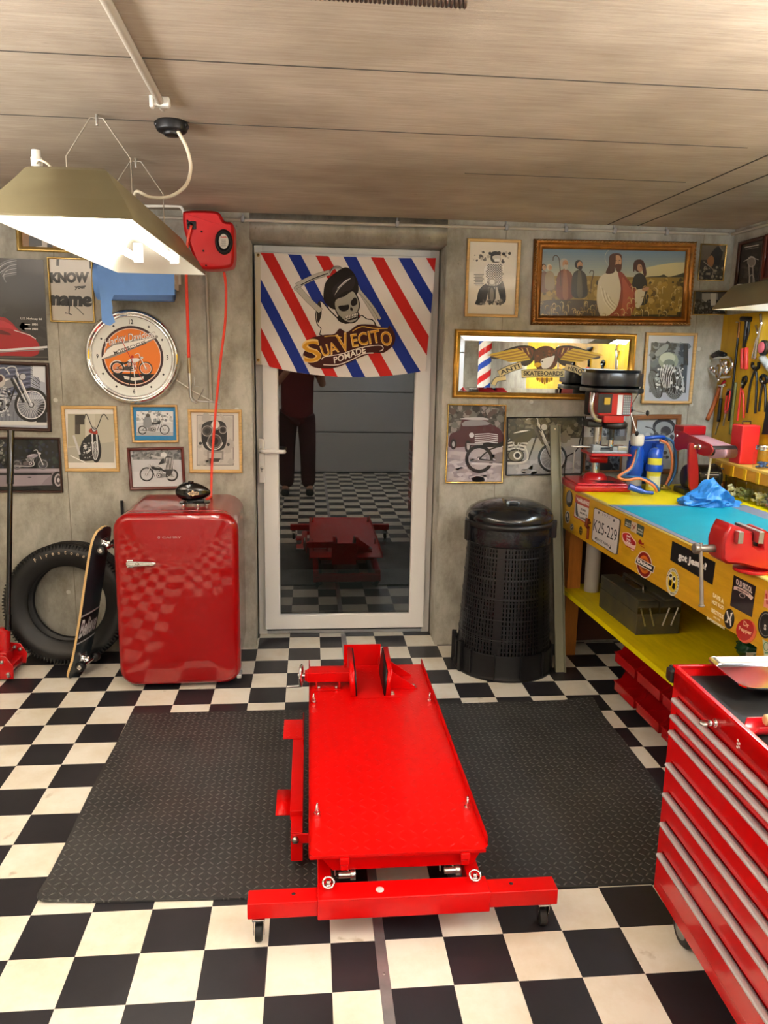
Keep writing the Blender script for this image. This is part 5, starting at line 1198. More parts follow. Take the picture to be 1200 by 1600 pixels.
for y in (108, 722): A.ell(88, y, 9, 9, '#a8842c').ell(88, y, 4.5, 4.5, '#3c3220')
Zk = lambda x, y: (300+x/1.883, 112.5+y/1.883)   # the 460,400 crop at 7.06x inside this crop
B = lambda P: [Zk(*p) for p in P]
K, BN, GY = '#1b1413', '#b9b4aa', '#a39f94'
# vest
A.poly(B([(262, 510), (300, 500), (345, 540), (440, 640), (560, 740), (700, 690), (740, 650), (800, 690), (860, 700), (900, 760), (860, 830), (320, 890), (290, 800), (245, 750), (232, 640)]), K, 3).poly(B([(270, 520), (300, 508), (340, 550), (430, 650), (560, 750), (700, 700), (738, 662), (795, 700), (855, 712), (885, 765), (850, 822), (330, 880), (300, 800), (255, 745), (242, 640)]), '#ded8d0', 3)
A.poly(B([(262, 520), (290, 515), (300, 640), (262, 740), (245, 640)]), '#2a2020', 3)
def bone(P, w): A.line(B(P), w/1.883+3.2, K, sp=4).line(B(P), w/1.883, BN, sp=4)
bone([(40, 360), (150, 480), (290, 610)], 58); bone([(20, 330), (200, 240), (390, 180)], 56); A.line(B([(70, 320), (210, 250), (370, 190)]), 6, K, sp=4)
bone([(690, 350), (790, 500), (910, 700)], 38); bone([(730, 400), (860, 560), (945, 700)], 28); bone([(40, 340), (10, 350), (20, 380)], 26)
for k in range(4): bone([(390, 170+k*8), (440, 120+k*6), (500+k*14, 120+k*10), (535+k*12, 190+k*2)], 11)
# head: hair, skull
A.poly(B([(320, 420), (345, 290), (430, 200), (560, 125), (640, 170), (690, 260), (705, 330), (690, 420), (560, 520), (450, 530), (445, 590), (380, 560), (330, 500)]), K, 4)
A.poly(B([(420, 370), (480, 300), (600, 230), (655, 225), (665, 300), (630, 370), (540, 400), (450, 465)]), '#2a2423', 4)
for k in range(7): A.line(B([(440+k*6, 440-k*14), (500+k*10, 350-k*12), (600+k*4, 265-k*3)]), 4.2, ['#6c6663', '#b4afa8', '#e2deda', '#8e8883'][k % 4], sp=4, taper=.7)
A.poly(B([(448, 478), (545, 440), (640, 380), (690, 430), (720, 520), (718, 580), (700, 620), (718, 650), (690, 720), (620, 745), (530, 715), (480, 660), (440, 570)]), K, 3).poly(B([(458, 486), (550, 448), (636, 392), (680, 440), (708, 520), (705, 575), (690, 620), (705, 655), (680, 708), (620, 732), (540, 705), (492, 655), (452, 570)]), GY, 3)
A.poly(B([(485, 555), (550, 545), (600, 540), (595, 590), (550, 612), (505, 600)]), K, 3).poly(B([(620, 510), (660, 460), (690, 480), (690, 530), (650, 555), (630, 545)]), K, 3).poly(B([(620, 560), (640, 580), (645, 605), (615, 600)]), K, 2)
A.poly(B([(555, 670), (600, 660), (690, 620), (712, 640), (700, 680), (640, 705), (580, 710)]), K, 2)
for k in range(8): A.rect(*Zk(566+k*17, 664-k*5), *Zk(578+k*17, 686-k*5), '#d8d4ca'); A.rect(*Zk(570+k*16, 690-k*5), *Zk(581+k*16, 706-k*5), '#c4c0b6')
A.poly(B([(470, 680), (500, 660), (540, 700), (590, 735), (540, 740), (490, 720)]), K, 3)
# word mark
A.poly(B([(100, 1120), (110, 1050), (160, 1010), (140, 950), (200, 900), (330, 870), (440, 860), (500, 800), (580, 840), (700, 760), (860, 760), (1010, 800), (1050, 770), (1110, 880), (1090, 980), (1000, 1060), (940, 1070), (860, 1070), (700, 1130), (480, 1225), (330, 1240), (200, 1220)]), '#40120f', 4)
for t, p0, p1, h_ in (('S', (110, 1190), (310, 1160), 260), ('UA', (318, 1120), (498, 1060), 130), ('V', (505, 1075), (630, 1040), 210), ('ECIT', (640, 1012), (955, 955), 150), ('O', (968, 1005), (1088, 980), 165)):
    A.text(t, Zk(*p0), Zk(*p1), h_/1.883, '#e8c27a', bold=.025)
    A.text(t, Zk(p0[0]+6, p0[1]-12), Zk(p1[0]-6, p1[1]-12), h_/1.883*.86, '#d2961e', bold=-.0)
A.line(B([(330, 890), (440, 880), (520, 900)]), 5, '#e8b850', sp=3).line(B([(640, 830), (740, 780), (880, 800), (1025, 800)]), 5, '#e8b850', sp=4)
A.line(B([(300, 1140), (340, 1110), (520, 1080), (700, 1020), (860, 990), (960, 990), (975, 1030), (940, 1050)]), 5, '#e6d8cc', sp=4).line(B([(320, 1200), (480, 1200), (640, 1140), (760, 1080), (870, 1070)]), 6, '#e6d8cc', sp=4)
A.text('POMADE', Zk(440, 1185), Zk(800, 1060), 36, '#f0e8dc', bold=.02, shear=.2)
def wf(c):
    x, z = c.x, c.z; rp_ = .0045*math.sin(x*13+z*3)+.001*math.sin(x*29-z*9)
    return (x, c.y-rp_-.004*math.cos(z*12), z)
fg = thing('barber_flag', 'red, white and blue striped flag with a skeleton hung over the door', 'flag', tuple(fo_))
artobj('flag_cloth', A, fg, CLO, warp=wf, sub=.014)
for x, y in ((88, 108), (88, 722)):
    q = Zf(x, y); obj('grommet', G().lathe([(.003, 0), (.006, 0), (.0065, .0015), (.003, .002)], 16, TR((q.x, -.008, q.z)) @ RX(PI/2)), GOLDT, fg)
# ------------------------------------------------------------------ rubbish bin
bx, by = 1.918, -.275
bn = thing('rubbish_bin', 'tall black perforated plastic rubbish bin with domed lid beside the door', 'bin', (bx, by, 0))
BINP = pm('bin_plastic', (15, 15, 17), .38, bump=(60, .1))
t = bmesh.new(); nc, nr = 84, 25; zs_ = [.12]
cell = (.665-.12)/nr
for k in range(nr): zs_ += [.12+cell*k+cell*.28, .12+cell*(k+1)]
an = []
for k in range(nc): an += [2*PI*(k+.32)/nc, 2*PI*(k+1)/nc]
def rb(z): return .232-(z-.12)*.058
V_ = [[t.verts.new((rb(z)*math.cos(a), rb(z)*math.sin(a), z)) for a in an] for z in zs_]
for i in range(len(zs_)-1):
    for j in range(len(an)):
        hole = (i % 2 == 1) and (j % 2 == 1) and ((j//2) % 14 > 1)
        if hole: continue
        t.faces.new((V_[i][j], V_[i][(j+1) % len(an)], V_[i+1][(j+1) % len(an)], V_[i+1][j]))
geom = bmesh.ops.extrude_face_region(t, geom=t.faces[:])
for v in [x for x in geom['geom'] if isinstance(x, bmesh.types.BMVert)]:
    k = 1-.003/math.hypot(v.co.x, v.co.y); v.co.x *= k; v.co.y *= k
bmesh.ops.recalc_face_normals(t, faces=t.faces[:])
obj('basket', t, BINP, bn, sm=30)
g = G()
for z in (.2, .3, .4, .5, .6): g.lathe([(rb(z)-.001, z-.003), (rb(z)+.003, z), (rb(z)-.001, z+.003)], 64)
obj('hoop_rib', g, BINP, bn)
g = G().lathe([(.236, .128), (.243, .125), (.245, .02), (.252, .012), (.252, 0), (.235, 0), (.232, .12), (.236, .128)], 64)
for k in range(12):
    a = 2*PI*k/12+.12; g.box(.24, .252, -.003, .003, .004, .135, M=RZ(a))
for a in (R(165), R(200)): g.box(.238, .262, -.012, .012, .0, .16, bev=.003, M=RZ(a))
obj('base_ring', g, BINP, bn)
BAG = pm('bin_bag_film', (22, 23, 28), .16, bump=(18, .8, .012), coat=.3)
obj('bin_bag', G().lathe([(.18, .05), (.195, .3), (.19, .69), (.203, .74), (.206, .742), (.209, .70), (.208, .66), (.204, .652), (.198, .655)], 64), BAG, bn, sm=60)
obj('rim', G().lathe([(.198, .735), (.213, .735), (.216, .75), (.212, .765), (.19, .765)], 64), BINP, bn)
LID = pm('lid_plastic', (17, 20, 24), .2, coat=.4)
ld = obj('lid', G().lathe([(.19, .75), (.211, .758), (.215, .775), (.210, .792), (.196, .812), (.16, .834), (.11, .850), (.05, .857), (0, .858)], 72), LID, bn, sm=60)
A = Art(lambda x, y: (x, y)); P = [(.03*math.cos(t), .03*math.sin(t)) for t in [R(-8)+i*R(196)/18 for i in range(19)]]+[(.0225*math.cos(t)+.002, -.008+.0225*math.sin(t)) for t in [R(188)-i*R(196)/18 for i in range(19)]]
t = G().prism([(x-.01, y-.13) for x, y in P], 0, .01); obj('lid_crescent', G().prism([(x-.012, y-.1) for x, y in P], .845, .8595), pm('pale_blue_grey', (170, 186, 198), .3), ld)  # pale crescent piece set round the black half-moon
obj('lid_recess', G().prism([(.0235*math.cos(i*PI/10)-.011, -.107+.0235*math.sin(i*PI/10)) for i in range(11)], .845, .8585), BLK, ld)
g = G()
obj('lock_clip', G().box(.205, .232, -.02, .02, .68, .765, bev=.005, M=RZ(R(-20))).box(.205, .228, -.02, .02, .66, .76, bev=.005, M=RZ(R(190))), BINP, bn)
# ------------------------------------------------------------------ leaning profile
lb = at(864, 665, -.02); b0 = V((2.16, -.405, 0)); tp_ = V((2.178, -.024, 1.2))
t_ = thing('leaning_board', 'long grey-green batten leaning upright on the wall between bin and workbench', 'board', tuple(b0))
ax = (tp_-b0); L_ = ax.length; Mb = ax.to_track_quat('Z', 'Y').to_matrix().to_4x4() @ RZ(0)
GRN = pm('grey_green_paint', (140, 140, 118), .55, var=(10, .12, (128, 126, 104)))
xax = V((1, 0, 0)); zax = ax.normalized(); yax = zax.cross(xax).normalized(); xax = yax.cross(zax)
Mb = Matrix((xax, yax, zax)).transposed().to_4x4()
obj('board_face', G().box(.0, .046, 0, .004, 0, L_, M=Mb), GRN, t_, sm=0)
obj('side_flange', G().box(.042, .046, -.022, 0, 0, L_, M=Mb).box(0, .004, .004, .02, 0, L_, M=Mb), GRN, t_, sm=0)
obj('screw_hole', G().cyl(Mb @ V((.023, .0, L_-.02)), Mb @ V((.023, -.0012, L_-.02)), .004), CREAM, t_)
# ------------------------------------------------------------------ workbench
u_ = V((.064, -1.745, 0)).normalized(); o_b = V((2.242, -.094, 0)); rzb = math.atan2(u_.y, u_.x); BL = 1.86
wb = thing('workbench', 'long yellow workbench along the right wall covered with stickers on its front', 'workbench', tuple(o_b), rzb)
MB = TR(o_b) @ RZ(rzb)
def bw(x, y, z=.9): return MB @ V((x, y, z))          # bench to world
YEL = pm('yellow_bench_paint', (232, 212, 0), .45, var=(5, .08), coat=.08, spec=.25)
YST = pm('yellow_stained_wood', (206, 156, 22), .42, var=(4, .16, (222, 172, 30)), stretch=(1, 1, 6), bump=(40, .12))
YSH = pm('yellow_shelf_paint', (214, 190, 4), .5, spec=.25, var=(4, .15), stretch=(1.2, 7, 1))
LEGW = pm('orange_wood', (176, 108, 38), .5, var=(6, .2), stretch=(6, 6, 1))
obj('worktop', G().box(0, BL, .018, .76, .878, .9, bev=.001), YEL, wb)
obj('top_edge', G().box(0, BL, -.001, .018, .893, .9002), pm('pale_yellow_edge', (232, 214, 120), .4), wb)
fa = obj('front_fascia', G().box(0, BL, 0, .018, .678, .893), YST, wb, sm=0)
obj('end_fascia', G().box(0, .018, .018, .76, .678, .878).box(BL-.018, BL, .018, .76, .678, .878), YST, wb, sm=0)
for x, m, y in ((.02, LEGW, .02), (1.70, YST, .02), (.02, LEGW, .68), (1.70, YST, .68)):
    obj('leg', G().box(x, x+.075, y, y+.07, 0, .878 if y < .5 else .878, bev=.002), m, wb)
obj('lower_shelf', G().box(.0, BL-.02, .0, .74, .347, .368, bev=.001), YSH, wb)
obj('shelf_edge', G().box(0, BL-.02, -.004, .0, .346, .369), YEL, wb, sm=0)
obj('back_panel', G().box(0, BL, .74, .755, .05, .86).box(0, .012, .1, .74, .05, .66), pm('dark_brown_board', (66, 34, 20), .7, var=(3, .3)), wb, sm=0)
obj('bin_rail', G().box(.62, 1.7, .235, .245, .06, .345), pm('dark_red_rail', (70, 10, 12), .5), wb, sm=0)
# stickers
n_ = V((1.745, .064, 0)).normalized()
def fb(x, y):
    d = ray(x, y); t = ((o_b-CAM).dot(n_))/d.dot(n_); X = CAM+d*t; return ((X-o_b).dot(u_), X.z)
ZB1 = (870, 750, 6.3158); ZB2 = (1040, 800, 6.6667); ZB3 = (900, 820, 6.6667)
def sticker(name, label, crop, draw, d=.0004, mt=None):
    ox, oy, s = crop; a = Art(lambda x, y: fb(ox+x/s, oy+y/s)); a.vert = .07; draw(a)
    o = artobj(name, a, wb, mt or PRG, M=TR((0, -d, 0))); o['label'] = label; return o
hv0 = lambda: None
def d_s(a): a.ell(125, 185, 35, 88, '#17151a', n=8).ell(122, 185, 26, 72, '#3c3c44').poly([(100, 180), (130, 100), (148, 190), (120, 225)], '#8c8c94', 3).ell(124, 235, 20, 15, '#1a1a1e')
sticker('sticker', 'dark shield-shaped sticker at the far end', ZB1, d_s)
sticker('sticker', 'small black and white oval sticker', ZB1, lambda a: a.ell(106, 365, 24, 62, '#d8d4cc').ell(106, 365, 19, 52, '#141214').ell(104, 350, 8, 20, '#ece8e0').ell(110, 385, 8, 16, '#c8c4bc'))
sticker('sticker', 'small round grey sticker', ZB1, lambda a: a.ell(150, 465, 18, 34, '#a8a49c').ell(150, 465, 12, 24, '#6c6862').line([(142, 475), (158, 455)], 5, '#e8e4dc'))
sticker('sticker', 'small black round sticker', ZB1, lambda a: a.ell(237, 500, 16, 45, '#1c1812').line([(225, 490), (250, 500)], 7, '#b08a30').line([(228, 515), (248, 525)], 5, '#b08a30'))
def d_warn(a):
    a.poly([(188, 140), (326, 200), (305, 440), (168, 362)], '#c23a2c').poly([(181, 222), (318, 282), (303, 428), (173, 352)], '#e6e0dc').poly([(190, 215), (202, 240), (206, 300), (215, 360), (190, 345), (186, 280)], '#4c4c54', 3)
    a.text('WARNING!', (192, 205), (318, 260), 42, '#f4ecea', bold=.05).text('THIS', (235, 295), (285, 318), 20, '#201c1c', bold=.05).text('GUN IS', (228, 328), (300, 360), 18, '#201c1c', bold=.05).text('LOADED', (222, 375), (295, 408), 22, '#201c1c', bold=.05)
sticker('sticker', 'red and white warning sticker', ZB1, d_warn)
def d_plate(a):
    a.poly([(392, 272), (630, 385), (640, 410), (606, 722), (590, 738), (368, 600), (355, 575), (378, 285)], '#55504c').poly([(395, 280), (625, 388), (634, 410), (601, 716), (588, 730), (372, 595), (361, 575), (384, 290)], '#d6d0ce')
    a.text('K25-229', (372, 498), (602, 612), 118, '#1c1c24', bold=.0).text('1975', (462, 352), (540, 388), 26, '#98949a').text('ONTARIO', (392, 588), (545, 672), 28, '#26262e', bold=.0)
    for p in ((428, 322), (578, 400), (398, 575), (540, 668)): a.ell(*p, 9, 13, '#4a4648')
pl_ = sticker('number_plate', 'white number plate with black digits', ZB1, d_plate, d=.0064)
bm_ = Art(lambda x, y: fb(870+x/6.3158, 750+y/6.3158)); Q = [bm_.f(*p) for p in ((386, 274), (636, 392), (604, 734), (360, 594))]
obj('plate_body', G().prism(Q, .001, .006, MXZ), pm('plate_metal', (120, 112, 108), .4, metal=.5), pl_, sm=0)
op = G().tube([(.375, -.004, .79), (.375, -.012, .80), (.372, -.014, .765), (.378, -.004, .752)], .009, 10).tube([(.378, -.006, .76), (.378, -.006, .70)], .0065, 8).box(.368, .392, -.01, -.0, .775, .785)
obj('bottle_opener', op, pm('rusty_iron', (120, 52, 24), .55, metal=.4), wb)
def d_oil(a):
    a.poly([(675, 372), (740, 405), (732, 485), (668, 450)], '#4a5248').poly([(740, 405), (795, 428), (787, 530), (728, 500)], '#c8b8a4').poly([(795, 428), (864, 462), (852, 568), (787, 530)], '#4c584a')
    a.text('OLD', (680, 425), (728, 448), 16, '#c8ccc0', bold=.04).text('BOYS', (678, 448), (728, 470), 14, '#c8ccc0', bold=.04).line([(745, 440), (770, 480)], 8, '#a04838').line([(780, 445), (750, 490)], 8, '#a04838').text('WILD', (800, 488), (850, 512), 16, '#d4d8cc', bold=.04).text('ROAD', (798, 515), (848, 540), 16, '#d4d8cc', bold=.04)
sticker('sticker', 'three-part green and beige rectangular sticker', ZB1, d_oil)
def d_vans(a):
    P = [(645, 525), (690, 515), (725, 530), (750, 570), (782, 610), (780, 650), (760, 700), (735, 690), (720, 665), (680, 640), (650, 590)]
    a.poly(P, '#e8c0b4', 3).poly([(652, 532), (688, 522), (720, 538), (742, 575), (774, 614), (774, 648), (700, 620), (660, 585)], '#b8242c', 3).text('OFF', (688, 560), (728, 580), 22, '#f0e4e0', bold=.05).text('THE', (686, 590), (728, 612), 20, '#f0e4e0', bold=.05).text('WALL', (684, 618), (748, 655), 24, '#f0e4e0', bold=.05).line([(690, 650), (765, 690)], 8, '#c03038')
sticker('sticker', 'red skateboard-shaped sticker with white letters', ZB1, d_vans)
sticker('sticker', 'tiny red script sticker', ZB1, lambda a: a.ell(822, 610, 16, 22, '#8c1c1c').text('Red', (812, 625), (862, 650), 30, '#9c2020', bold=.04, shear=.3).line([(820, 640), (868, 672)], 6, '#9c2020'))
def d_dick(a):
    cx, cy = 712, 415; a.ell(cx, cy, 82, 142, '#e8d4c4', n=40, rot=-.12).ell(cx, cy, 74, 130, '#8c1a14', n=40, rot=-.12).ell(cx, cy, 54, 96, '#d87020', n=40, rot=-.12).ell(cx, cy, 36, 62, '#a84a18', rot=-.12)
    a.poly([(632, 330), (824, 432), (806, 506), (612, 395)], '#e8e0d4').poly([(638, 340), (816, 436), (800, 494), (622, 390)], '#17151a'); a.text('Dickies', (640, 390), (790, 470), 44, '#f4f2ee', bold=.05)
sticker('sticker', 'orange and black round workwear logo sticker with a name bar', ZB3, d_dick)
def d_moon(a):
    a.ell(1008, 595, 68, 146, '#d8d2b8', n=44).ell(1008, 595, 50, 106, '#e4c81c', n=44)
    for dx in (-16, 20): a.ell(1004+dx, 550+dx*.9, 17, 36, '#f0ecdc').ell(1004+dx, 545+dx*.9, 14, 18, '#1a1814').poly([(990+dx, 592+dx), (1014+dx, 598+dx), (1008+dx, 650+dx), (982+dx, 640+dx)], '#1a1814', 3)
    for k in range(16):
        t = PI*1.1+k*PI*1.6/15*.75; a.ell(1008+59*math.cos(t), 595+126*math.sin(t), 3.5, 8, '#3c3a34')
    a.text('MON', (985, 715), (1025, 728), 16, '#4c4a44', bold=.04)
sticker('sticker', 'yellow and cream oval sticker with a pair of eyes', ZB3, d_moon)
def d_jes(a):
    a.poly([(70, 300), (522, 524), (490, 762), (48, 500)], '#121214'); a.text('got', (130, 510), (220, 552), 92, '#ecebe8', bold=.05, hv=(8, -92)).text('Jesus?', (230, 552), (425, 632), 96, '#ecebe8', bold=.05, hv=(8, -96))
sticker('sticker', 'black rectangular sticker with white words', ZB2, d_jes)
def d_save(a):
    for t, p0, p1, h_ in (('SAVE A', (492, 882), (606, 960), 46), ('HOT ROD', (482, 950), (606, 1022), 40), ('RECYCLE', (478, 1040), (602, 1120), 44), ('FOR THE', (500, 1100), (568, 1140), 20), ('ENVIRONMENT', (430, 1112), (618, 1228), 28)): a.text(t, p0, p1, h_, '#fff2c8', bold=.05)
sticker('sticker', 'cream lettering applied directly to the wood', ZB2, d_save)
sticker('sticker', 'black round sticker with a white cross', ZB2, lambda a: a.ell(664, 1112, 54, 106, '#15130f', n=40).line([(640, 1030), (655, 1100), (640, 1150)], 14, '#ece8de').line([(690, 1060), (672, 1120), (680, 1190)], 14, '#ece8de').line([(650, 1085), (680, 1140)], 16, '#ece8de').line([(622, 1140), (652, 1152)], 10, '#ece8de').line([(678, 1062), (704, 1050)], 10, '#ece8de'))
def d_old(a):
    a.poly([(712, 655), (944, 775), (900, 1098), (672, 975)], '#22141a').text('OLD SKOOL', (734, 752), (902, 850), 62, '#e8d8d0', bold=.03, shear=-.1).line([(712, 790), (760, 800), (850, 850), (905, 905)], 36, '#e0c8c0', sp=4).text('BARBER SHOP', (750, 806), (872, 868), 18, '#50202a', bold=.05).ring(800, 872, 30, 20, 4, '#d8c4bc', rot=.5)
sticker('sticker', 'dark maroon square sticker with pale arched letters', ZB2, d_old)
def d_dr(a):
    a.ell(842, 1240, 100, 122, '#e86a48', n=40, rot=.2).ell(828, 1228, 92, 112, '#b81c1c', n=40, rot=.2).ring(850, 1250, 96, 116, 7, '#d83a28', rot=.2, a0=-.3, a1=1.9).text('Dr', (812, 1180), (868, 1212), 50, '#f2c8a0', bold=.03).text('Pepper', (762, 1240), (898, 1300), 56, '#f2c8a0', bold=.03)
sticker('sticker', 'red round soft drink sticker', ZB2, d_dr)
sticker('sticker', 'black round badge sticker', ZB2, lambda a: a.ell(1045, 1175, 84, 142, '#131210', n=44).ring(1045, 1175, 66, 118, 6, '#8c8a84').ell(1045, 1175, 34, 60, '#2c2a26').text('S', (1025, 1225), (1048, 1238), 60, '#dcd8d0', bold=.05))
sticker('sticker', 'pink and red square sticker at the near end', ZB2, lambda a: a.poly([(1040, 810), (1110, 850), (1096, 1020), (1022, 985)], '#e08878').line([(1050, 850), (1060, 960)], 16, '#b02828').rect(1030, 905, 1100, 918, '#f0c8bc'))
sticker('sticker', 'pale green sticker at the lower edge', ZB2, lambda a: a.poly([(1010, 1322), (1090, 1370), (1080, 1560), (1030, 1520)], '#b8c8a8').ring(1050, 1400, 26, 44, 7, '#3c8a64').rect(1035, 1460, 1080, 1475, '#3c8a64'))
# ------------------------------------------------------------------ things on the worktop
tm = tag(obj('cutting_mat', G().prism([(2.262, -.665), (2.9, -.668), (2.93, -1.66), (2.30, -1.655)], .9005, .903), pm('grey_mat', (118, 124, 142), .45, var=(8, .08)), sm=0), 'grey and turquoise flat mat lying on the yellow worktop', 'mat')
tm2 = obj('turquoise_field', G().prism([(2.29, -.705), (2.80, -.708), (2.84, -1.52), (2.318, -1.515)], .903, .9036), pm('turquoise_sheet', (8, 138, 160), .5, spec=.25, var=(5, .08)), tm, sm=0)
# drill press
D0 = V((2.372, -.185, .9002)); dp = thing('drill_press', 'red and black bench drill press at the far corner of the workbench', 'drill press', tuple(D0), R(-3))
DR = pm('drill_red', (178, 14, 22), .3, coat=.3); CAST = pm('pale_cast_metal', (150, 158, 166), .4, metal=.4, var=(20, .1))
bs = obj('base', G().box(-.14, .14, -.145, .135, .0, .032, bev=.008).box(-.125, .125, -.13, .12, .03, .042, bev=.006), DR, dp)
obj('base_slot', G().box(.0, .09, -.07, -.055, .0415, .0428).box(-.02, .07, -.11, -.04, .0405, .0425, bev=.0005), BLK, bs)
obj('column_foot', G().lathe([(.062, .04), (.058, .055), (.045, .068), (.032, .074), (.0, .074)], 36, TR((.01, .03, 0))), DR, dp, sm=60)
obj('column', G().cyl((.01, .03, .05), (.01, .03, .45), .0215, n=32), CHR, dp)
tb = obj('table', G().box(-.055, .145, -.10, .09, .172, .184, bev=.002).prism([(-.03, -.03), (.05, -.03), (.06, .06), (-.03, .06)], .13, .172), DR, dp)
obj('machine_vise', G().box(-.05, .125, -.085, -.0, .184, .196, bev=.003).box(-.045, -.005, -.08, -.02, .194, .222, bev=.003).box(.055, .08, -.08, -.03, .194, .216, bev=.003), CAST, tb)
obj('vise_screw', G().cyl((-.14, -.045, .212), (.1, -.045, .212), .0055, n=12).cyl((-.125, -.045, .19), (-.125, -.045, .08), .004, n=10).box(.08, .125, -.085, -.055, .196, .22, bev=.003), STL, tb)
hd_ = obj('head', G().box(-.04, .12, -.12, .06, .37, .485, bev=.01).box(-.01, .09, -.11, .0, .335, .375, bev=.006), DR, dp)
def cx_(P, e=0): return [((x+.122)*.95-.075+e*x, y+e*y) for x, y in P]
CP = spl([(-.12, .09), (-.122, -.02), (-.11, -.1), (-.06, -.14), (.03, -.135), (.08, -.16), (.125, -.13), (.14, -.06), (.135, .05), (.1, .11), (0, .12)], 4)
obj('belt_cover', G().prism(cx_(CP), .5, .588, bev=.014).prism(cx_(CP, .04), .482, .502, bev=.002), pm('cover_black', (26, 30, 36), .35, coat=.2), dp, sm=40)
obj('motor', G().cyl((-.0, .085, .36), (-.0, .085, .48), .05, n=32, bev=.006).box(-.08, .0, -.08, .02, .31, .345, bev=.01), BLK, dp)
pn = obj('switch_panel', G().box(-.048, .02, -.1245, -.119, .385, .475, bev=.002), BLK, dp)
obj('safety_switch', G().box(-.02, .008, -.132, -.124, .425, .458, bev=.002), pm('switch_yellow', (196, 160, 40), .4), pn)
A = Art(lambda x, y: (x, y)); A.rect(.028, .42, .052, .515, '#e4e6ea').rect(.055, .42, .092, .515, '#5a6068')
for i in range(4):
    for j in range(8): A.rect(.057+i*.009, .423+j*.0115, .064+i*.009, .4315+j*.0115, '#9aa2aa')
artobj('speed_chart', A, dp, PRG, M=TR((.02, -.1208, -.043)))
obj('depth_collar', G().lathe([(.0, .305), (.055, .305), (.062, .315), (.062, .332), (.05, .34), (0, .34)], 36, TR((.065, -.05, 0))), BLK, dp)
obj('quill', G().cyl((.05, -.06, .235), (.05, -.06, .32), .013, .016, n=24).cyl((.05, -.06, .215), (.05, -.06, .255), .014, n=24, bev=.003), CHR, dp)
GRD = glassmat('clear_guard', (200, 204, 208), 1.4)
obj('chip_guard', G().lathe([(.048, .31), (.048, .25), (.05, .25), (.05, .31)], 28, TR((.075, -.06, 0)), a0=PI, a1=2*PI), GRD, dp)
for d in ((.16, -.075, .4, .21, -.09, .385), (.165, -.09, .49, .14, -.07, .41), (.13, -.07, .39, .165, -.09, .285)):
    s_ = obj('feed_lever', G().cyl((.13, -.06, .40), d[:3] if d[2] > .45 else d[3:], .0035, n=10), STL, dp)
    e = V(d[:3]) if d[2] > .45 else V(d[3:]); obj('lever_knob', G().sph(e, .009, .009, .014), BLK, s_)
obj('feed_hub', G().cyl((.115, -.06, .40), (.142, -.06, .40), .017, n=24, bev=.002), BLK, dp)
obj('air_tube', G().tube([(-.062, -.09, .48), (-.072, -.1, .43), (-.068, -.1, .39), (-.05, -.1, .355), (-.02, -.09, .345)], .0115, 12, sub=6), STL, dp)
obj('mains_lead', G().tube([(-.06, .02, .36), (-.08, .02, .25), (-.085, .03, .2), (-.1, .05, .17), (-.125, .09, .14), (-.128, .1, .08), (-.12, .12, .02)], .003, 8, sub=5), BLK, dp)
# air tool seen left of the drill press head
ct = at(893, 598, -.12)
# torch set
B0 = V((2.60, -.235, .9)); TB = pm('torch_blue', (20, 74, 178), .35, coat=.3); ts = thing('gas_torch_set', 'blue carrier with two gas bottles, orange and blue hoses, beside the drill press', 'torch set', tuple(B0))
def L(x, y, Y=-.25): p = at(x, y, Y)-B0; p.z = max(p.z, .0125); return p
b1 = obj('gas_bottle', G().lathe([(0, .0), (.037, .0), (.038, .01), (.038, .185), (.03, .21), (.02, .225), (0, .225)], 32, TR((-.033, .02, 0))), TB, ts, sm=50); b1['label'] = 'blue bottle with white cap'
obj('bottle_cap', G().lathe([(.022, .215), (.031, .222), (.033, .232), (.033, .262), (.027, .275), (0, .278)], 28, TR((-.033, .02, 0))), WPL, b1, sm=40)
obj('bottle_label', G().lathe([(.0385, .02), (.0385, .055)], 32, TR((-.033, .02, 0))), pm('label_grey', (150, 150, 156), .5), b1)
b2 = obj('gas_bottle', G().lathe([(0, 0), (.033, 0), (.034, .008), (.034, .185), (.026, .205), (.012, .213), (0, .213)], 32, TR((.042, -.035, 0))), pm('bottle_yellow', (214, 204, 60), .35), ts, sm=50); b2['label'] = 'yellow bottle with blue top band'
obj('top_band', G().lathe([(.0345, .165), (.0345, .186), (.0265, .206), (.0125, .2135)], 32, TR((.042, -.035, 0))), TB, b2)
obj('bottle_label', G().lathe([(.0345, .02), (.0345, .075)], 20, TR((.042, -.035, 0)), a0=-2.6, a1=-.6), pm('label_pale', (216, 216, 180), .5), b2)
obj('carrier', G().lathe([(.036, .098), (.041, .098), (.041, .132), (.036, .132)], 32, TR((.042, -.035, 0))).lathe([(.039, .085), (.043, .085), (.043, .14), (.039, .14)], 32, TR((-.033, .02, 0))).box(.06, .1, .0, .06, .0, .23, bev=.004).box(-.06, .1, .05, .062, .02, .24, bev=.004).tube([(-.02, .03, .25), (.04, .0, .262), (.1, .02, .262), (.105, .03, .245)], .01, 8, sub=4), TB, ts)
ORH = pm('orange_hose', (206, 120, 74), .5); BLH = pm('blue_hose', (44, 96, 150), .45)
obj('orange_hose', G().tube([L(1031, 688), L(1043, 694), L(1050, 715), L(1048, 740), L(1038, 762)]+[], .0068, 10, sub=6).tube([L(996, 703, -.26), L(986, 730, -.37), (L(966, 745, -.39)), L(980, 750, -.39), L(1000, 748, -.38), L(1020, 758, -.4), L(1026, 768, -.38)], .0065, 10, sub=6), ORH, ts)
obj('blue_hose', G().tube([L(1040, 684), L(1052, 692), L(1056, 715), L(1054, 740), L(1042, 764)], .0068, 10, sub=6).tube([L(998, 700, -.26), L(990, 728, -.36), L(972, 744, -.385), L(985, 745, -.3), L(1008, 748, -.33), L(1024, 758, -.36), L(1030, 768, -.36)], .0065, 10, sub=6), BLH, ts)
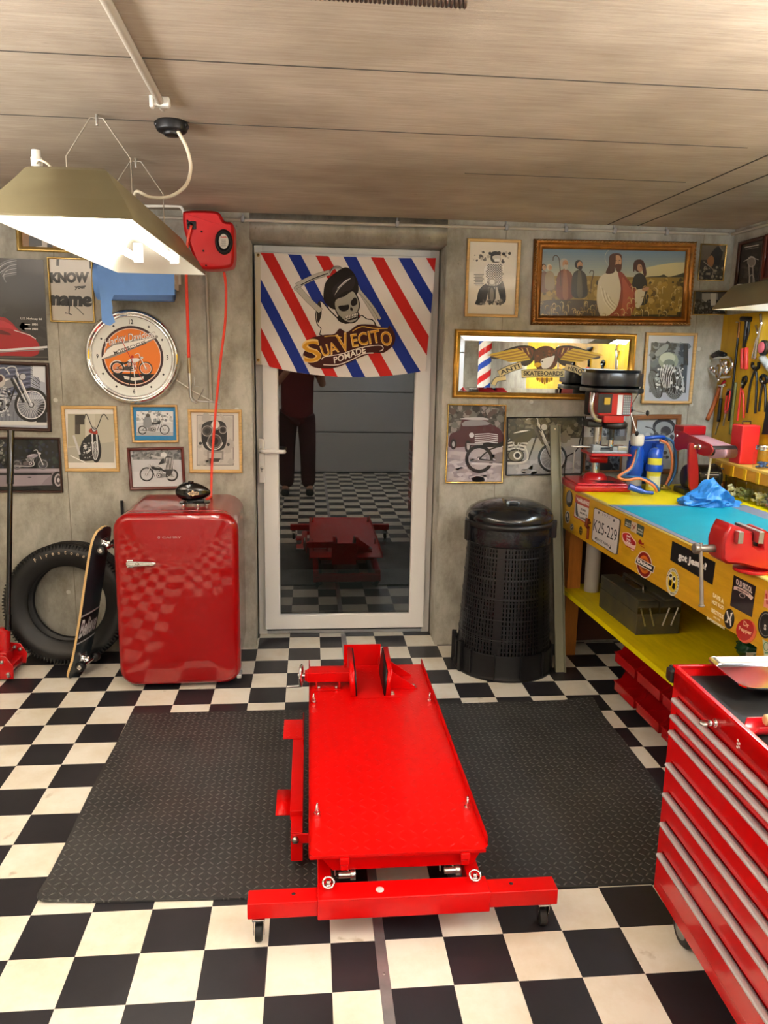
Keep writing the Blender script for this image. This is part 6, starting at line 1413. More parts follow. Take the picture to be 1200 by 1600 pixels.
obj('torch_grip', G().cyl(L(982, 760, -.40), L(1006, 769, -.42), .017, .012, n=20, bev=.004).cyl(L(1006, 769, -.42), L(1020, 773, -.42), .009, n=14), TB, ts)
obj('hose_valve', G().cyl(L(1036, 758, -.28), L(1044, 768, -.28), .01, n=14).cyl(L(1032, 766, -.28), L(1048, 764, -.28), .006, n=12), pm('brass_valve', (170, 150, 100), .3, metal=.9), ts)
# belt sander
S0 = V((2.86, -.36, .9)); bs_ = thing('belt_sander', 'dark red bench belt sander with pink abrasive belt and black motor', 'sander', tuple(S0))
def LS(x, y, Y): return at(x, y, Y)-S0
obj('motor', G().cyl((-.10, .0, .082), (.065, .0, .082), .062, n=36, bev=.008).cyl((-.06, .0, .082), (-.05, 0, .082), .066, n=36).cyl((.04, 0, .082), (.05, 0, .082), .066, n=36), pm('motor_black', (18, 20, 18), .3, coat=.3), bs_)
A = Art(lambda x, y: (x, y)); A.rect(-.03, .10, .05, .104, '#b8b8b4').rect(-.02, .112, .04, .1145, '#88886c').rect(-.01, .09, .03, .0925, '#88886c')
artobj('motor_label', A, bs_, PRG, warp=lambda c: (c.x, -math.sqrt(.0632**2-(c.z-.082)**2)+c.y, c.z))
for x in (-.055, .045):
    for z in (.05, .11): obj('case_bolt', G().cyl((x, -math.sqrt(.066**2-(z-.082)**2)+.002, z), (x, -math.sqrt(.066**2-(z-.082)**2)-.004, z), .005, n=8), STL, bs_)
obj('bearing_base', G().box(-.12, .06, -.05, .07, 0, .03, bev=.004), BLK, bs_)
MSA = TR((-.105, .085, 0)) @ RZ(R(-79))
P = [(-.03, .235), (-.02, .30), (.03, .298), (.24, .258), (.262, .235), (.245, .208), (.2, .2), (.06, .218), (.0, .2)]
obj('belt_arm', G().prism(P, .0, .01, MSA @ MXZ, bev=.002), DRED, bs_, sm=30)
obj('side_plate', G().prism(spl([(-.135, .245), (-.105, .245), (-.08, .15), (-.07, .05), (-.085, .025), (-.11, .035), (-.125, .12)], 3), .065, .085, MXZ, bev=.003), DRED, bs_, sm=30)
obj('abrasive_belt', G().prism([(x, z+(.1-x)*.14) for x, z in rrect(-.03, .262, .212, .268, .027, 8)], -.13, -.008, MSA @ MXZ), pm('pink_abrasive', (176, 132, 140), .75, bump=(400, .3, .0006)), bs_, sm=40)
obj('drive_roller', G().cyl(MSA @ V((.234, .004, .228)), MSA @ V((.234, .133, .228)), .0235, n=28), BLK, bs_)
obj('tracking_knob', G().cyl(MSA @ V((.17, -.008, .24)), MSA @ V((.17, -.045, .24)), .009, n=18, bev=.002).cyl(MSA @ V((.17, -.008, .24)), MSA @ V((.17, -.016, .24)), .013, n=20).cyl(MSA @ V((.0, -.008, .275)), MSA @ V((.0, -.016, .275)), .007, n=12), CHR, bs_)
obj('belt_guard', G().box(-.05, .03, .0, .13, .28, .325, bev=.006, M=MSA), DRED, bs_)
obj('support_rod', G().cyl((-.055, -.125, .0), (-.04, -.12, .2), .0045, n=12), pm('cream_rod', (214, 210, 190), .4), bs_)
obj('mains_lead', G().tube([(.06, 0, .13), (.095, -.01, .12), (.1, -.02, .08), (.09, -.04, .03), (.05, -.06, .01)], .003, 8, sub=6), BLK, bs_)
# crumpled blue nitrile cloth
t = bmesh.new(); bmesh.ops.create_icosphere(t, subdivisions=6, radius=1)
for v in t.verts:
    n0 = v.co.normalized(); q = n0*1.7+V((3, 1, 7)); a1 = 1-abs(noise.noise(q))*1.5; a2 = 1-abs(noise.noise(q*2.1))*1.4; a3 = 1-abs(noise.noise(q*4.3))
    d = .45+.35*a1+.18*a2+.06*a3; x, y, z = n0*d; hgt = .045+.055*math.exp(-((x-.05)/.4)**2)
    if n0.x > .6: hgt *= .8
    v.co = V((x*.15, y*.1, max(0, z+.25)*hgt))
CLB = pm('blue_nitrile', (46, 128, 206), .42, coat=.15, bump=(50, .3, .002), spec=.4)
tag(obj('crumpled_glove', t, CLB, sm=28, loc=(2.735, -.66, .9)), 'crumpled bright blue disposable glove lying on the worktop', 'glove')
# bench vise
vy = -1.80; W0_ = at(1150, 870, vy); vo = V((W0_.x, -1.75, .9)); vs2 = thing('bench_vise', 'red bench vise with grey handle bar at the near end of the workbench', 'vise', tuple(vo))
def LV(x, y): p = at(1040+x/6.6667, 800+y/6.6667, vy); return (p.x-vo.x, p.z-.9)
VR = pm('vise_red', (172, 10, 16), .35, coat=.3, bump=(60, .15, .001))
P = [LV(*q) for q in ((468, 330), (500, 230), (560, 125), (800, 205), (830, 215), (838, 350), (900, 385), (990, 375), (1067, 420), (1100, 560), (1100, 640), (900, 610), (700, 560), (520, 545), (470, 500))]
P = [(x*.9+.03, max(z, .012)) for x, z in P]
obj('moving_jaw', G().prism(P, -.045, .05, MXZ, bev=.008), VR, vs2, sm=40)
P = [(x+.012, max(z, .012)) for x, z in [LV(*q) for q in ((975, 200), (1010, 190), (1090, 240), (1260, 420), (1290, 640), (1000, 640), (975, 400))]]
obj('fixed_jaw', G().prism(P, -.05, .045, MXZ, bev=.008), VR, vs2, sm=40)
P = [LV(*q) for q in ((850, 215), (985, 215), (985, 190), (850, 190))]
x0, z0 = LV(560, 120); x1, z1 = LV(890, 210); 
obj('jaw_plate', G().box(x1-.052, x1-.036, -.075, .065, z1-.03, z1+.006, bev=.001).box(x1+.012, x1+.028, -.075, .065, z1-.03, z1+.006, bev=.001), STL, vs2)
obj('slide_bar', G().box(x1-.02, x1+.06, -.02, .02, z1-.075, z1-.035, bev=.002), pm('dark_steel', (60, 58, 56), .35, metal=.8), vs2)
obj('swivel_base', G().cyl((.085, 0, .0005), (.085, 0, .012), .055, n=36, bev=.002), VR, vs2)
x, z = LV(530, 420); obj('screw_spindle', G().cyl((x-.035, -.0, z), (x+.02, 0, z), .0125, n=20).cyl((x-.047, 0, z), (x-.03, 0, z), .017, n=20, bev=.003), pm('worn_steel', (128, 122, 116), .4, metal=.7), vs2)
x2, z2 = LV(448, 360); x3, z3 = LV(410, 985)
hb = obj('handle_bar', G().cyl((x2, -.001, z2), (x3, -.03, z3), .0062, n=16).cyl((x3, -.03, z3), (x3-.0005, -.0305, z3-.008), .0095, n=16, bev=.002), pm('worn_bar', (140, 134, 128), .38, metal=.6), vs2)
# ------------------------------------------------------------------ things on and under the lower shelf
TBM = pm('chipped_grey_paint', (62, 68, 68), .5, var=(9, .3, (96, 88, 60)), metal=.2)
tx = thing('toolbox', 'old grey cantilever metal toolbox on the lower shelf of the workbench', 'toolbox', tuple(bw(.59, .17, .3685)), rzb)
obj('box_body', G().box(-.2, .2, -.1, .1, 0, .095, bev=.003), TBM, tx)
for s in (-1, 1): obj('upper_tray', G().prism([(-.2, .096), (.2, .096), (.2, .15), (-.2, .15)], *((.003, .1) if s < 0 else (-.1, -.003)), MXZ, bev=.002).box(-.2, .2, min(s*.1, s*.02), max(s*.1, s*.02), .15, .16, bev=.003), TBM, tx)
for s in (-1, 1):
    for k in (0, 1): obj('cantilever_arm', G().cyl((.202, s*(.02+.04*k), .04), (.202, s*(.045+.04*k), .12), .004, n=8), STL, tx)
obj('carry_handle', G().tube([(-.1, -.03, .16), (-.1, -.03, .19), (.1, -.03, .19), (.1, -.03, .16)], .006, 8).box(-.06, .06, -.045, -.015, .16, .168), STL, tx)
c = bw(.145, .13, .3685); cup = thing('paper_tube', 'white ribbed tall tube standing on the lower shelf behind the far leg', 'tube', tuple(c))
obj('tube_body', G().lathe([(0, 0), (.036, 0)]+[p for k in range(14) for p in ((.038, .004+k*.021), (.038, .02+k*.021), (.0365, .022+k*.021))]+[(.036, .3), (0, .3)], 28), pm('ribbed_white', (176, 172, 164), .6), cup, sm=30)
A = Art(lambda x, y: (x, y)); [A.rect(-.012+.004*k, .01, -.0105+.004*k+(k % 2)*.001, .03, '#303030') for k in range(6)]
gb = bw(1.08, .46, .3685); t_ = thing('green_bag', 'dark green and white crumpled bag at the back of the lower shelf', 'bag', tuple(gb))
t = bmesh.new(); bmesh.ops.create_icosphere(t, subdivisions=4, radius=1)
for v in t.verts: n0 = v.co.normalized(); d = 1-.5*abs(noise.noise(n0*2)); v.co = V((n0.x*d*.1, n0.y*d*.09, max(0, (n0.z*d+.5)*.06)))
obj('bag_body', t, pm('green_film', (16, 62, 32), .35), t_, sm=40)
obj('bag_label', G().box(-.09, -.03, -.06, -.055, .01, .045, bev=.002), WPL, t_)
c = bw(1.42, .42, .3685); t_ = thing('cardboard_box', 'small brown box with white label on the lower shelf near the near leg', 'box', tuple(c), rzb)
obj('box_body', G().box(-.07, .07, -.05, .05, 0, .13, bev=.001), pm('brown_card', (120, 76, 40), .7), t_); obj('box_label', G().box(-.06, .06, -.0512, -.05, .02, .06), WPL, t_)
# storage bins
BR = pm('bin_red', (176, 12, 18), .3, coat=.25, spec=.4)
def sbin(w_=.2, d_=.19, h_=.118, th=.003):
    t = thing('storage_bin', None, 'storage bin'); g = G()
    side = [(0, 0), (d_, 0), (d_, h_), (.085, h_), (.055, h_*.85), (.03, h_*.45), (0, h_*.36)]     # y depth from the open front
    M = Matrix(((0, 0, 1, 0), (1, 0, 0, 0), (0, 1, 0, 0), (0, 0, 0, 1)))
    for x0 in (-w_/2, w_/2-th): g.prism(side, x0, x0+th, M)
    g.box(-w_/2, w_/2, 0, d_, 0, th).box(-w_/2, w_/2, d_-th, d_, 0, h_).box(-w_/2, w_/2, -.0, th, 0, h_*.36)
    obj('bin_shell', g, BR, t, sm=20)
    obj('rim', G().box(-w_/2-.003, -w_/2+.004, .085, d_, h_-.004, h_, bev=.001).box(w_/2-.004, w_/2+.003, .085, d_, h_-.004, h_, bev=.001).box(-w_/2-.003, w_/2+.003, -.004, .003, h_*.33, h_*.38, bev=.001), BR, t)
    return t
SB = sbin(); first = True
for r_, z in ((0, .205), (1, .075)):
    for k in range(4):
        s = SB if first else dup(SB); first = False
        p = bw(.775+k*.225+(0 if r_ == 0 else .015), .04, z); s.location = p; s.rotation_euler = (R(0), 0, rzb)
        s['group'] = 'red storage bins under the workbench'
        s['label'] = ('red open-fronted storage bin under the shelf, upper row, ' if r_ == 0 else 'red open-fronted storage bin under the shelf, lower row, ')+['farthest from the camera', 'second from the far end', 'third from the far end', 'mostly behind the tool cabinet'][k]
p = bw(.79+2*.225, .09, .08); t = bmesh.new(); bmesh.ops.create_icosphere(t, subdivisions=4, radius=1)
for v in t.verts: n0 = v.co.normalized(); d = 1-.5*abs(noise.noise(n0*2.4+V((5, 2, 1)))); v.co = V((n0.x*d*.07, n0.y*d*.085, max(0, (n0.z*d+.4)*.045)))
tag(obj('plastic_bag', t, glassmat('clear_film', (225, 225, 228), 1.8, .12), sm=40, loc=tuple(p)), 'clear crumpled plastic bag inside a lower red storage bin', 'bag')
# ------------------------------------------------------------------ tool cabinet
o_c = V((1.883, -2.145, 0)); rzc = math.atan2(-.449, -.012)
tc_ = thing('tool_cabinet', 'red roller tool cabinet with silver drawer edges in the right foreground', 'tool cabinet', tuple(o_c), rzc)
CL, CD, CT = .74, .41, .76
CR_ = pm('cabinet_red', (196, 2, 5), .25, coat=.5, spec=.3)
g = G().box(0, CL, .012, CD, .11, .70).box(0, .03, 0, .012, .11, .745).box(CL-.03, CL, 0, .012, .11, .745).box(.03, CL-.03, 0, .012, .69, .745).box(.03, CL-.03, 0, .012, .11, .145)
obj('carcass', g, CR_, tc_, sm=0)
g = G().prism([(0, .70), (0, CT), (CL, CT), (CL, .70)], -.004, .0, MXZ, bev=.0)
g = G().box(0, CL, 0, .004, .70, CT).box(0, CL, CD-.004, CD, .70, CT).box(0, .004, 0, CD, .70, CT).box(CL-.004, CL, 0, CD, .70, CT)
g.box(-.002, CL+.002, -.006, .006, CT-.004, CT+.003, bev=.0012).box(-.002, .008, 0, CD, CT-.004, CT+.003, bev=.0012).box(-.002, CL, CD-.006, CD, CT-.004, CT+.003, bev=.0012)
obj('top_rim', g, CR_, tc_)
obj('liner_mat', G().box(.006, CL-.006, .008, CD-.006, .728, .734, bev=.001), RUB, tc_)
dz_ = [(.646, .688), (.602, .642), (.510, .598), (.424, .506), (.338, .420), (.246, .334), (.150, .242)]
for i, (z0, z1) in enumerate(dz_):
    d = obj('drawer', G().box(.034, CL-.034, -.004, .012, z0, z1-.012, bev=.002).box(.034, CL-.034, -.011, -.003, z1-.02, z1-.012, bev=.002), CR_, tc_)
    obj('drawer_handle', G().prism([(-.004, z1-.012), (-.018, z1-.012), (-.021, z1-.006), (-.018, z1), (-.004, z1)], .036, CL-.036, MYZ, bev=.001), ALUB, d)
lk = obj('lock', G().cyl((.235, 0, .716), (.235, -.006, .716), .011, n=24, bev=.001).cyl((.235, -.006, .716), (.235, -.018, .716), .007, n=16), CHR, tc_)
obj('lock_key', G().box(.228, .242, -.034, -.018, .7145, .7175, bev=.001).cyl((.235, -.03, .713), (.235, -.03, .719), .012, n=16), STL, lk)
A = Art(lambda x, y: (x, y)); [A.ell(.33+(k % 2)*.007, .722-k*.004, .004, .003, '#e8e0dc', n=10) for k in range(5)]
artobj('maker_emblem', A, tc_, PRG, M=TR((0, -.0005, 0)))
obj('push_handle', G().box(-.055, -.018, .0, .38, .70, .738, bev=.008).box(-.03, 0, .03, .06, .705, .73).box(-.03, 0, .32, .35, .705, .73), BLK, tc_)
g = G()
for k in range(12): g.box(-.057, -.016, .01+k*.03, .02+k*.03, .698, .741, bev=.004)
obj('handle_grip', g, RUB, tc_)
for x, y in ((.075, .06), (CL-.075, .06), (.075, CD-.06), (CL-.075, CD-.06)):
    c = obj('caster', G().box(x-.035, x+.035, y-.028, y+.028, .105, .11, bev=.001).prism([(x-.025, .105), (x+.025, .105), (x+.03, .055), (x+.005, .045)], -(y-.02), -(y-.023), MXZ).prism([(x-.025, .105), (x+.025, .105), (x+.03, .055), (x+.005, .045)], -(y+.023), -(y+.02), MXZ), ZINC, tc_, sm=20)
    w = obj('wheel', G().cyl((x+.012, y-.018, .05), (x+.012, y+.018, .05), .05, n=36, bev=.006), RUB, c); obj('wheel_hub', G().cyl((x+.012, y-.0195, .05), (x+.012, y+.0195, .05), .03, n=24), GRYP, w)
# steel tray on the cabinet
T0 = V((2.115, -2.235, CT+.003)); ty_ = thing('steel_tray', 'shiny rectangular stainless steel tray on top of the red tool cabinet', 'tray', tuple(T0), R(-1))
P0 = rrect(-.15, .15, -.1, .1, .03, 6); t = bmesh.new(); rings = []
for s, z in ((1, .012), (1, .0155), (.985, .0155), (.9, .003), (.87, .001), (.87, .0), (.905, .001), (.99, .012)):
    rings.append([t.verts.new((x*s, y*(1-(1-s)*1.5), z)) for x, y in P0])
for a, b in zip(rings, rings[1:]+rings[:1]):
    for i in range(len(P0)): t.faces.new((a[i], a[(i+1) % len(P0)], b[(i+1) % len(P0)], b[i]))
t.faces.new(rings[4]); t.faces.new(rings[5][::-1]); bmesh.ops.recalc_face_normals(t, faces=t.faces[:])
obj('tray_pan', t, pm('stainless', (205, 205, 210), .12, metal=1), ty_, sm=40)
obj('tray_ring', G().lathe([(.03, .0012), (.031, .002), (.032, .0012)], 32, TR((.05, -.02, 0))), STL, ty_)
# red scoop holder with a wooden handled tool
s0 = V((1.945, -2.475, .735)); sh = thing('tool_holder', 'red half-open plastic holder lying on the tool cabinet', 'holder', tuple(s0))
def LQ(x, y, Y): return at(1000+x/6, 1020+y/6, Y)-s0
t = bmesh.new(); n = 14; rows = []
for off in (0, .003):
    for i in range(n+1):
        a = PI*1.0+PI*i/n
        for k in range(6):
            x = -.052+.034*k; cut = 0
            if k == 0: cut = .3
            h_ = math.cos(a); zz = math.sin(a); r_ = .026-off
            rows.append(t.verts.new((x+(.012*(1+zz) if k == 0 else 0), r_*h_, .028+r_*zz)))
n1 = (n+1)*6
for o in (0, 1):
    for i in range(n):
        for k in range(5): q = [rows[o*n1+i*6+k], rows[o*n1+i*6+k+1], rows[o*n1+(i+1)*6+k+1], rows[o*n1+(i+1)*6+k]]; t.faces.new(q)
for i in (0, n):
    for k in range(5): t.faces.new([rows[i*6+k], rows[i*6+k+1], rows[n1+i*6+k+1], rows[n1+i*6+k]])
for i in range(n):
    for k in (0, 5): t.faces.new([rows[i*6+k], rows[(i+1)*6+k], rows[n1+(i+1)*6+k], rows[n1+i*6+k]])
bmesh.ops.recalc_face_normals(t, faces=t.faces[:])
obj('holder_shell', t, pm('holder_red', (200, 14, 30), .35, coat=.3), sh, sm=40)
tag(obj('wooden_handle', G().cyl((1.93, -2.475, .768), (2.10, -2.475, .77), .0125, n=20, bev=.003), pm('beech', (212, 178, 130), .5)), 'round pale wooden handle resting in the red holder', 'handle')
# ------------------------------------------------------------------ tool wall on the right
XP = 3.068
pg = tag(obj('tool_board', G().box(XP, 3.0845, -3.7, -.002, .905, 1.772), pm('yellow_tool_board', (196, 150, 12), .45, var=(3, .18, (214, 170, 24)), stretch=(1, 4, 1)), sm=0), 'yellow-painted tool board fixed to the right wall above the workbench', 'tool board')
TPX = XP-.0055
def tp(x, y, X=TPX):
    if X < 1:
        p = at(1080+x/8, 480+y/8, -X)
        if p.x < 3.055: return p
        X = 3.058
    return sx(1080+x/8, 480+y/8, X)
REDH = pm('red_grip', (206, 52, 44), .4); CRM = CHR
TW = [TPX]
def tool(name, label, cat, o): return thing(name, label, cat, tuple(tp(*o, TW[0]))), tp(*o, TW[0])
def tl(t, o, name, segs, mt, par=None):
    g = G()
    for s in segs:
        pts, r_ = s[0], s[1]; X = s[2] if len(s) > 2 else TW[0]
        g.tube([tp(*p, X)-o for p in pts], r_, 8, sub=3 if len(pts) > 2 else 0)
    return obj(name, g, mt, par or t)
t, o = tool('steel_rod', 'long thin black steel rod hanging on the yellow tool board', 'rod', (540, 800))
tl(t, o, 'rod_shaft', [([(600, 190), (545, 760), (470, 1420)], .0055)], BLK); tl(t, o, 'rod_tip', [([(602, 185), (590, 380)], .005)], pm('brass_tip', (170, 110, 60), .4, metal=.7)); tl(t, o, 'cross_pin', [([(560, 186), (600, 190)], .002)], STL)
t, o = tool('pop_riveter', 'black riveting tool with red handles, highest on the yellow board', 'riveter', (680, 400))
tl(t, o, 'rivet_body', [([(650, 140), (690, 170), (680, 300), (660, 500)], .009), ([(745, 140), (725, 180), (710, 330), (655, 500)], .006), ([(630, 145), (750, 150)], .012)], BLK); tl(t, o, 'grip', [([(640, 520), (638, 770)], .010), ([(690, 510), (690, 775)], .011)], REDH); tl(t, o, 'lever', [([(712, 130), (700, 230), (715, 310), (660, 380)], .003)], STL)
t, o = tool('adjustable_wrench', 'shiny chrome wrench hanging near the right edge of the tool board', 'wrench', (850, 350))
tl(t, o, 'wrench_body', [([(870, 90), (880, 200), (860, 290), (830, 450), (800, 650)], .009), ([(810, 225), (830, 330)], .006), ([(760, 640), (815, 390)], .004)], CRM)
def pincers(lab, pv, tips, mats_, jaw, cat='pincers'):
    t, o = tool('pincers', lab, cat, pv)
    tl(t, o, 'jaw', jaw, pm('black_steel', (30, 28, 28), .35, metal=.7)); 
    for tt in tips: tl(t, o, 'handle', [(tt, .0055)], mats_)
    obj('pivot', G().cyl(tp(*pv, TW[0])-o, tp(*pv, TW[0])-o+V((-.012, -.006, 0)), .006, n=12), STL, t); return t
pincers('black-handled long pincers hanging beside the riveting tool', (795, 740), ([(810, 760), (740, 960), (695, 1320)], [(795, 760), (820, 900), (800, 1330)]), BLK, [([(770, 690), (765, 740), (800, 780)], .008), ([(845, 690), (840, 750), (800, 785)], .008)])
pincers('black round-headed end cutters rightmost on the tool board', (905, 930), ([(895, 950), (870, 1080), (845, 1305)], [(915, 950), (930, 1080), (925, 1310)]), BLK, [([(905, 850), (868, 880), (875, 930), (905, 950)], .008), ([(905, 850), (945, 880), (940, 930), (905, 950)], .008)])
pincers('red-handled pliers hanging below the riveting tool', (655, 960), ([(625, 1000), (610, 1150), (575, 1420)], [(640, 1040), (655, 1150), (655, 1385)]), REDH, [([(680, 860), (690, 920), (640, 1000)], .007), ([(655, 870), (640, 930), (650, 1010)], .006)], 'pliers')
TW[0] = .007
pincers('red-handled cutting pliers hanging in the corner left of the thin rod', (480, 1030), ([(455, 1060), (435, 1180), (420, 1300)], [(490, 1040), (480, 1150), (450, 1300)]), REDH, [([(470, 1050), (445, 1100)], .007)], 'pliers')
t, o = tool('leather_handled_knife', 'tool with long brown leather handle hanging in the room corner under the chrome part', 'knife', (330, 1050))
tl(t, o, 'handle', [([(360, 1000), (290, 1200), (200, 1410)], .011)], pm('brown_leather', (170, 92, 48), .5)); tl(t, o, 'blade', [([(420, 920), (365, 1000)], .008)], DRED)
t, o = tool('hammer', 'claw hammer with black rubber grip hanging next to the brown leather handle', 'hammer', (380, 1100))
tl(t, o, 'hammer_head', [([(350, 985), (435, 975)], .009)], CRM); tl(t, o, 'handle', [([(385, 1000), (365, 1150)], .005)], STL); tl(t, o, 'grip', [([(370, 1140), (355, 1280), (340, 1430)], .0095)], BLK); tl(t, o, 'shaft_end', [([(345, 1440), (300, 1590)], .004)], STL)
t, o = tool('screwdriver', 'screwdriver with a pale blade hanging between hammer and green rods', 'screwdriver', (420, 1320))
tl(t, o, 'blade', [([(430, 1330), (400, 1480)], .004)], STL); tl(t, o, 'ferrule', [([(436, 1290), (430, 1330)], .008)], pm('pink_ferrule', (200, 90, 90), .4))
TW[0] = TPX
t, o = tool('flat_file', 'olive-green long flat tools hanging behind the thin black rod', 'file', (530, 1200))
tl(t, o, 'file_blade', [([(560, 940), (520, 1290), (490, 1590)], .009)], pm('olive_metal', (96, 96, 48), .5))
t, o = tool('angle_grinder', 'pink and black disc tool at the far right of the tool board', 'grinder', (930, 520)); q_ = tp(930, 500)-o
obj('disc', G().cyl((0, 0, .005), (-.02, 0, .005), .035, n=32, bev=.003), BLK, t); obj('disc_face', G().cyl((-.02, 0, .005), (-.024, 0, .005), .026, n=28), pm('pink_disc', (196, 92, 100), .5), t); tl(t, o, 'grinder_body', [([(890, 620), (930, 690), (990, 760)], .018)], GRYP)
t, o = tool('hand_saw', 'dark saw with black handle at the lower right of the tool board', 'saw', (940, 1400))
obj('saw_blade', G().prism([(p.y, p.z) for p in [tp(*q)-o for q in ((890, 1590), (985, 1060), (1060, 1100), (1060, 1590))]], -.004, .0058, MYZ), pm('dark_blade', (40, 44, 50), .3, metal=.6), t, sm=0)
# chrome part in the corner
pc = sx(1107, 560, 3.02); t = thing('chrome_engine_part', 'shiny chrome casting with black cap hanging in the room corner', 'engine part', tuple(pc))
def lc(x, y, X=3.02): return sx(1080+x/8, 480+y/8, X)-pc
obj('casting', G().tube([lc(280, 640), lc(400, 625), (lc(490, 640)), lc(515, 730), lc(480, 790)], .008, 10, sub=4).tube([lc(370, 880), lc(500, 870)], .006, 8).tube([lc(360, 650), lc(380, 760), lc(350, 880)], .009, 8, sub=3).sph(lc(430, 700), .018).sph(lc(440, 790, 3.03), .02, .02, .026).sph(lc(250, 760), .014).tube([lc(150, 740), lc(240, 740), lc(330, 730)], .006, 8).tube([lc(220, 790), lc(300, 850), lc(345, 930)], .007, 8).sph(lc(290, 800), .012).sph(lc(340, 915), .01), CHR, t)
obj('rubber_cap', G().tube([lc(280, 610), lc(340, 570), lc(420, 600)], .014, 8), BLK, t)
# rack with square jars below and a wooden ledge
rk = thing('jar_rack', 'wooden rack with a yellow-orange ledge at the back of the workbench', 'rack', (2.995, -.9, .9))
obj('ledge', G().box(-.045, .07, -.72, .62, .148, .162, bev=.002), pm('pale_ledge', (222, 176, 84), .45, var=(5, .15)), rk)
obj('ledge_front', G().box(-.045, -.03, -.72, .62, .10, .148), pm('orange_ledge', (196, 134, 40), .45, var=(5, .2)), rk, sm=0)
for k in range(12): obj('batten', G().box(-.051, -.045, .56-k*.11-.012, .56-k*.11+.012, .10, .150), YST, rk, sm=0)
for y in (.6, -.7): obj('rack_post', G().box(.03, .06, y-.012, y+.012, 0, .148), YST, rk)
JG = glassmat('jar_glass', (244, 246, 234), 1.4); fills = [((150, 84, 40), 'screws'), ((214, 210, 196), 'white parts'), ((120, 128, 84), 'green parts'), ((186, 176, 140), 'pale parts'), ((140, 90, 60), 'brown parts')]
for k in range(8):
    y = -.345-k*.108; j = thing('square_jar', None, 'jar', (2.968, y, .9005), R(2), 'square glass jars under the ledge')
    j['label'] = 'square glass jar under the ledge holding '+fills[k % 5][1]+', '+['farthest from the camera', 'second from the corner', 'third from the corner', 'fourth from the corner', 'fifth from the corner', 'sixth from the corner', 'seventh from the corner', 'last of the row'][k]
    obj('jar_glass', G().box(-.036, .036, -.04, .04, 0, .094, bev=.008), JG, j, sm=40)
    g = G(); rr = random.Random(k)
    for q in range(26):
        c = (rr.uniform(-.022, .022), rr.uniform(-.026, .026), rr.uniform(.01, .055)); g.box(-.012, .012, -.004, .004, -.004, .004, M=TR(c) @ RZ(rr.uniform(0, 6)) @ RX(rr.uniform(0, 6)) @ RY(rr.uniform(-.6, .6)))
    o2 = obj('jar_contents', g, pm('contents', tuple(min(255, int(c*1.15)) for c in fills[k % 5][0]), .5), j, sm=0); o2['kind'] = 'stuff'
rt_ = thing('red_tin', 'red metal tin with handle standing on the ledge in front of the pliers', 'tin', (3.0, -.44, 1.0625))
obj('tin_body', G().box(-.045, .045, -.05, .05, 0, .185, bev=.008), pm('tin_red', (206, 34, 36), .35, coat=.2, bump=(70, .3)), rt_); obj('tin_handle', G().tube([(-.02, 0, .185), (-.02, 0, .2), (.02, 0, .2), (.02, 0, .185)], .003, 8), BLK, rt_)
gj = thing('glass_jar', 'round glass jar with silver lid standing on the ledge beside the red tin', 'jar', (2.99, -.625, 1.0625))
obj('jar_glass', G().lathe([(0, 0), (.04, 0), (.044, .006), (.044, .07), (.034, .086), (.034, .096), (0, .096)], 32), GLASS, gj, sm=50); obj('jar_lid', G().lathe([(.0355, .086), (.037, .088), (.037, .106), (.034, .108), (0, .108)], 32), CHR, gj)
g = G(); rr = random.Random(9)
for q in range(22): a, r_ = rr.uniform(0, 6.28), rr.uniform(0, .026); g.box(-.01, .01, -.003, .003, -.003, .003, M=TR((r_*math.cos(a), r_*math.sin(a), rr.uniform(.008, .03))) @ RZ(rr.uniform(0, 6)) @ RX(rr.uniform(0, 6)))
o2 = obj('jar_contents', g, [pm('blue_bits', (60, 90, 140), .4)], gj, sm=0); o2['kind'] = 'stuff'

# ------------------------------------------------------------------ what the mirror and the door glass show of the room behind
tools = [o for o in COL.objects if o.parent is None and o.name.split('.')[0] in ('pliers', 'pincers', 'hammer', 'adjustable_wrench', 'pop_riveter')]
for k, (y, z) in enumerate(((-1.15, 1.5), (-1.4, 1.55), (-1.65, 1.5), (-1.95, 1.52), (-2.3, 1.5), (-2.7, 1.55))):
    q = dup(tools[[0, 1, 3, 0, 2, 1][k]]); q.location = (TPX-.001, y, z); q['label'] = q['label'].split(' hanging')[0].split(',')[0]+', beyond the right edge of the photo'; q['group'] = 'tools on the board beyond the right edge of the photo'
bp_ = thing('barber_pole', 'red, white and blue striped barber pole seen in the eagle mirror', 'barber pole', (2.9, -4.85, 1.0))
m = pm('striped_pole', (240, 240, 240), .25, coat=.5); nt = m.node_tree; L_ = nt.links
tc = nn(nt, 'ShaderNodeTexCoord'); sp = nn(nt, 'ShaderNodeSeparateXYZ'); L_.new(tc.outputs['Object'], sp.inputs[0])
at2 = nn(nt, 'ShaderNodeMath', operation='ARCTAN2'); L_.new(sp.outputs[1], at2.inputs[0]); L_.new(sp.outputs[0], at2.inputs[1])
m1 = nn(nt, 'ShaderNodeMath', operation='MULTIPLY_ADD'); m1.inputs[1].default_value = 1/(2*PI); L_.new(at2.outputs[0], m1.inputs[0])
m2 = nn(nt, 'ShaderNodeMath', operation='MULTIPLY'); m2.inputs[1].default_value = 3.4; L_.new(sp.outputs[2], m2.inputs[0]); L_.new(m2.outputs[0], m1.inputs[2])
m3_ = nn(nt, 'ShaderNodeMath', operation='FRACT'); L_.new(m1.outputs[0], m3_.inputs[0])
rp2 = nn(nt, 'ShaderNodeValToRGB'); rp2.color_ramp.interpolation = 'CONSTANT'; e = rp2.color_ramp.elements; e[0].color = (*lin('#f0eeea'), 1); e[1].position = .25; e[1].color = (*lin('#c41a1a'), 1)
x = e.new(.5); x.color = (*lin('#f0eeea'), 1); x = e.new(.75); x.color = (*lin('#1c46b0'), 1)
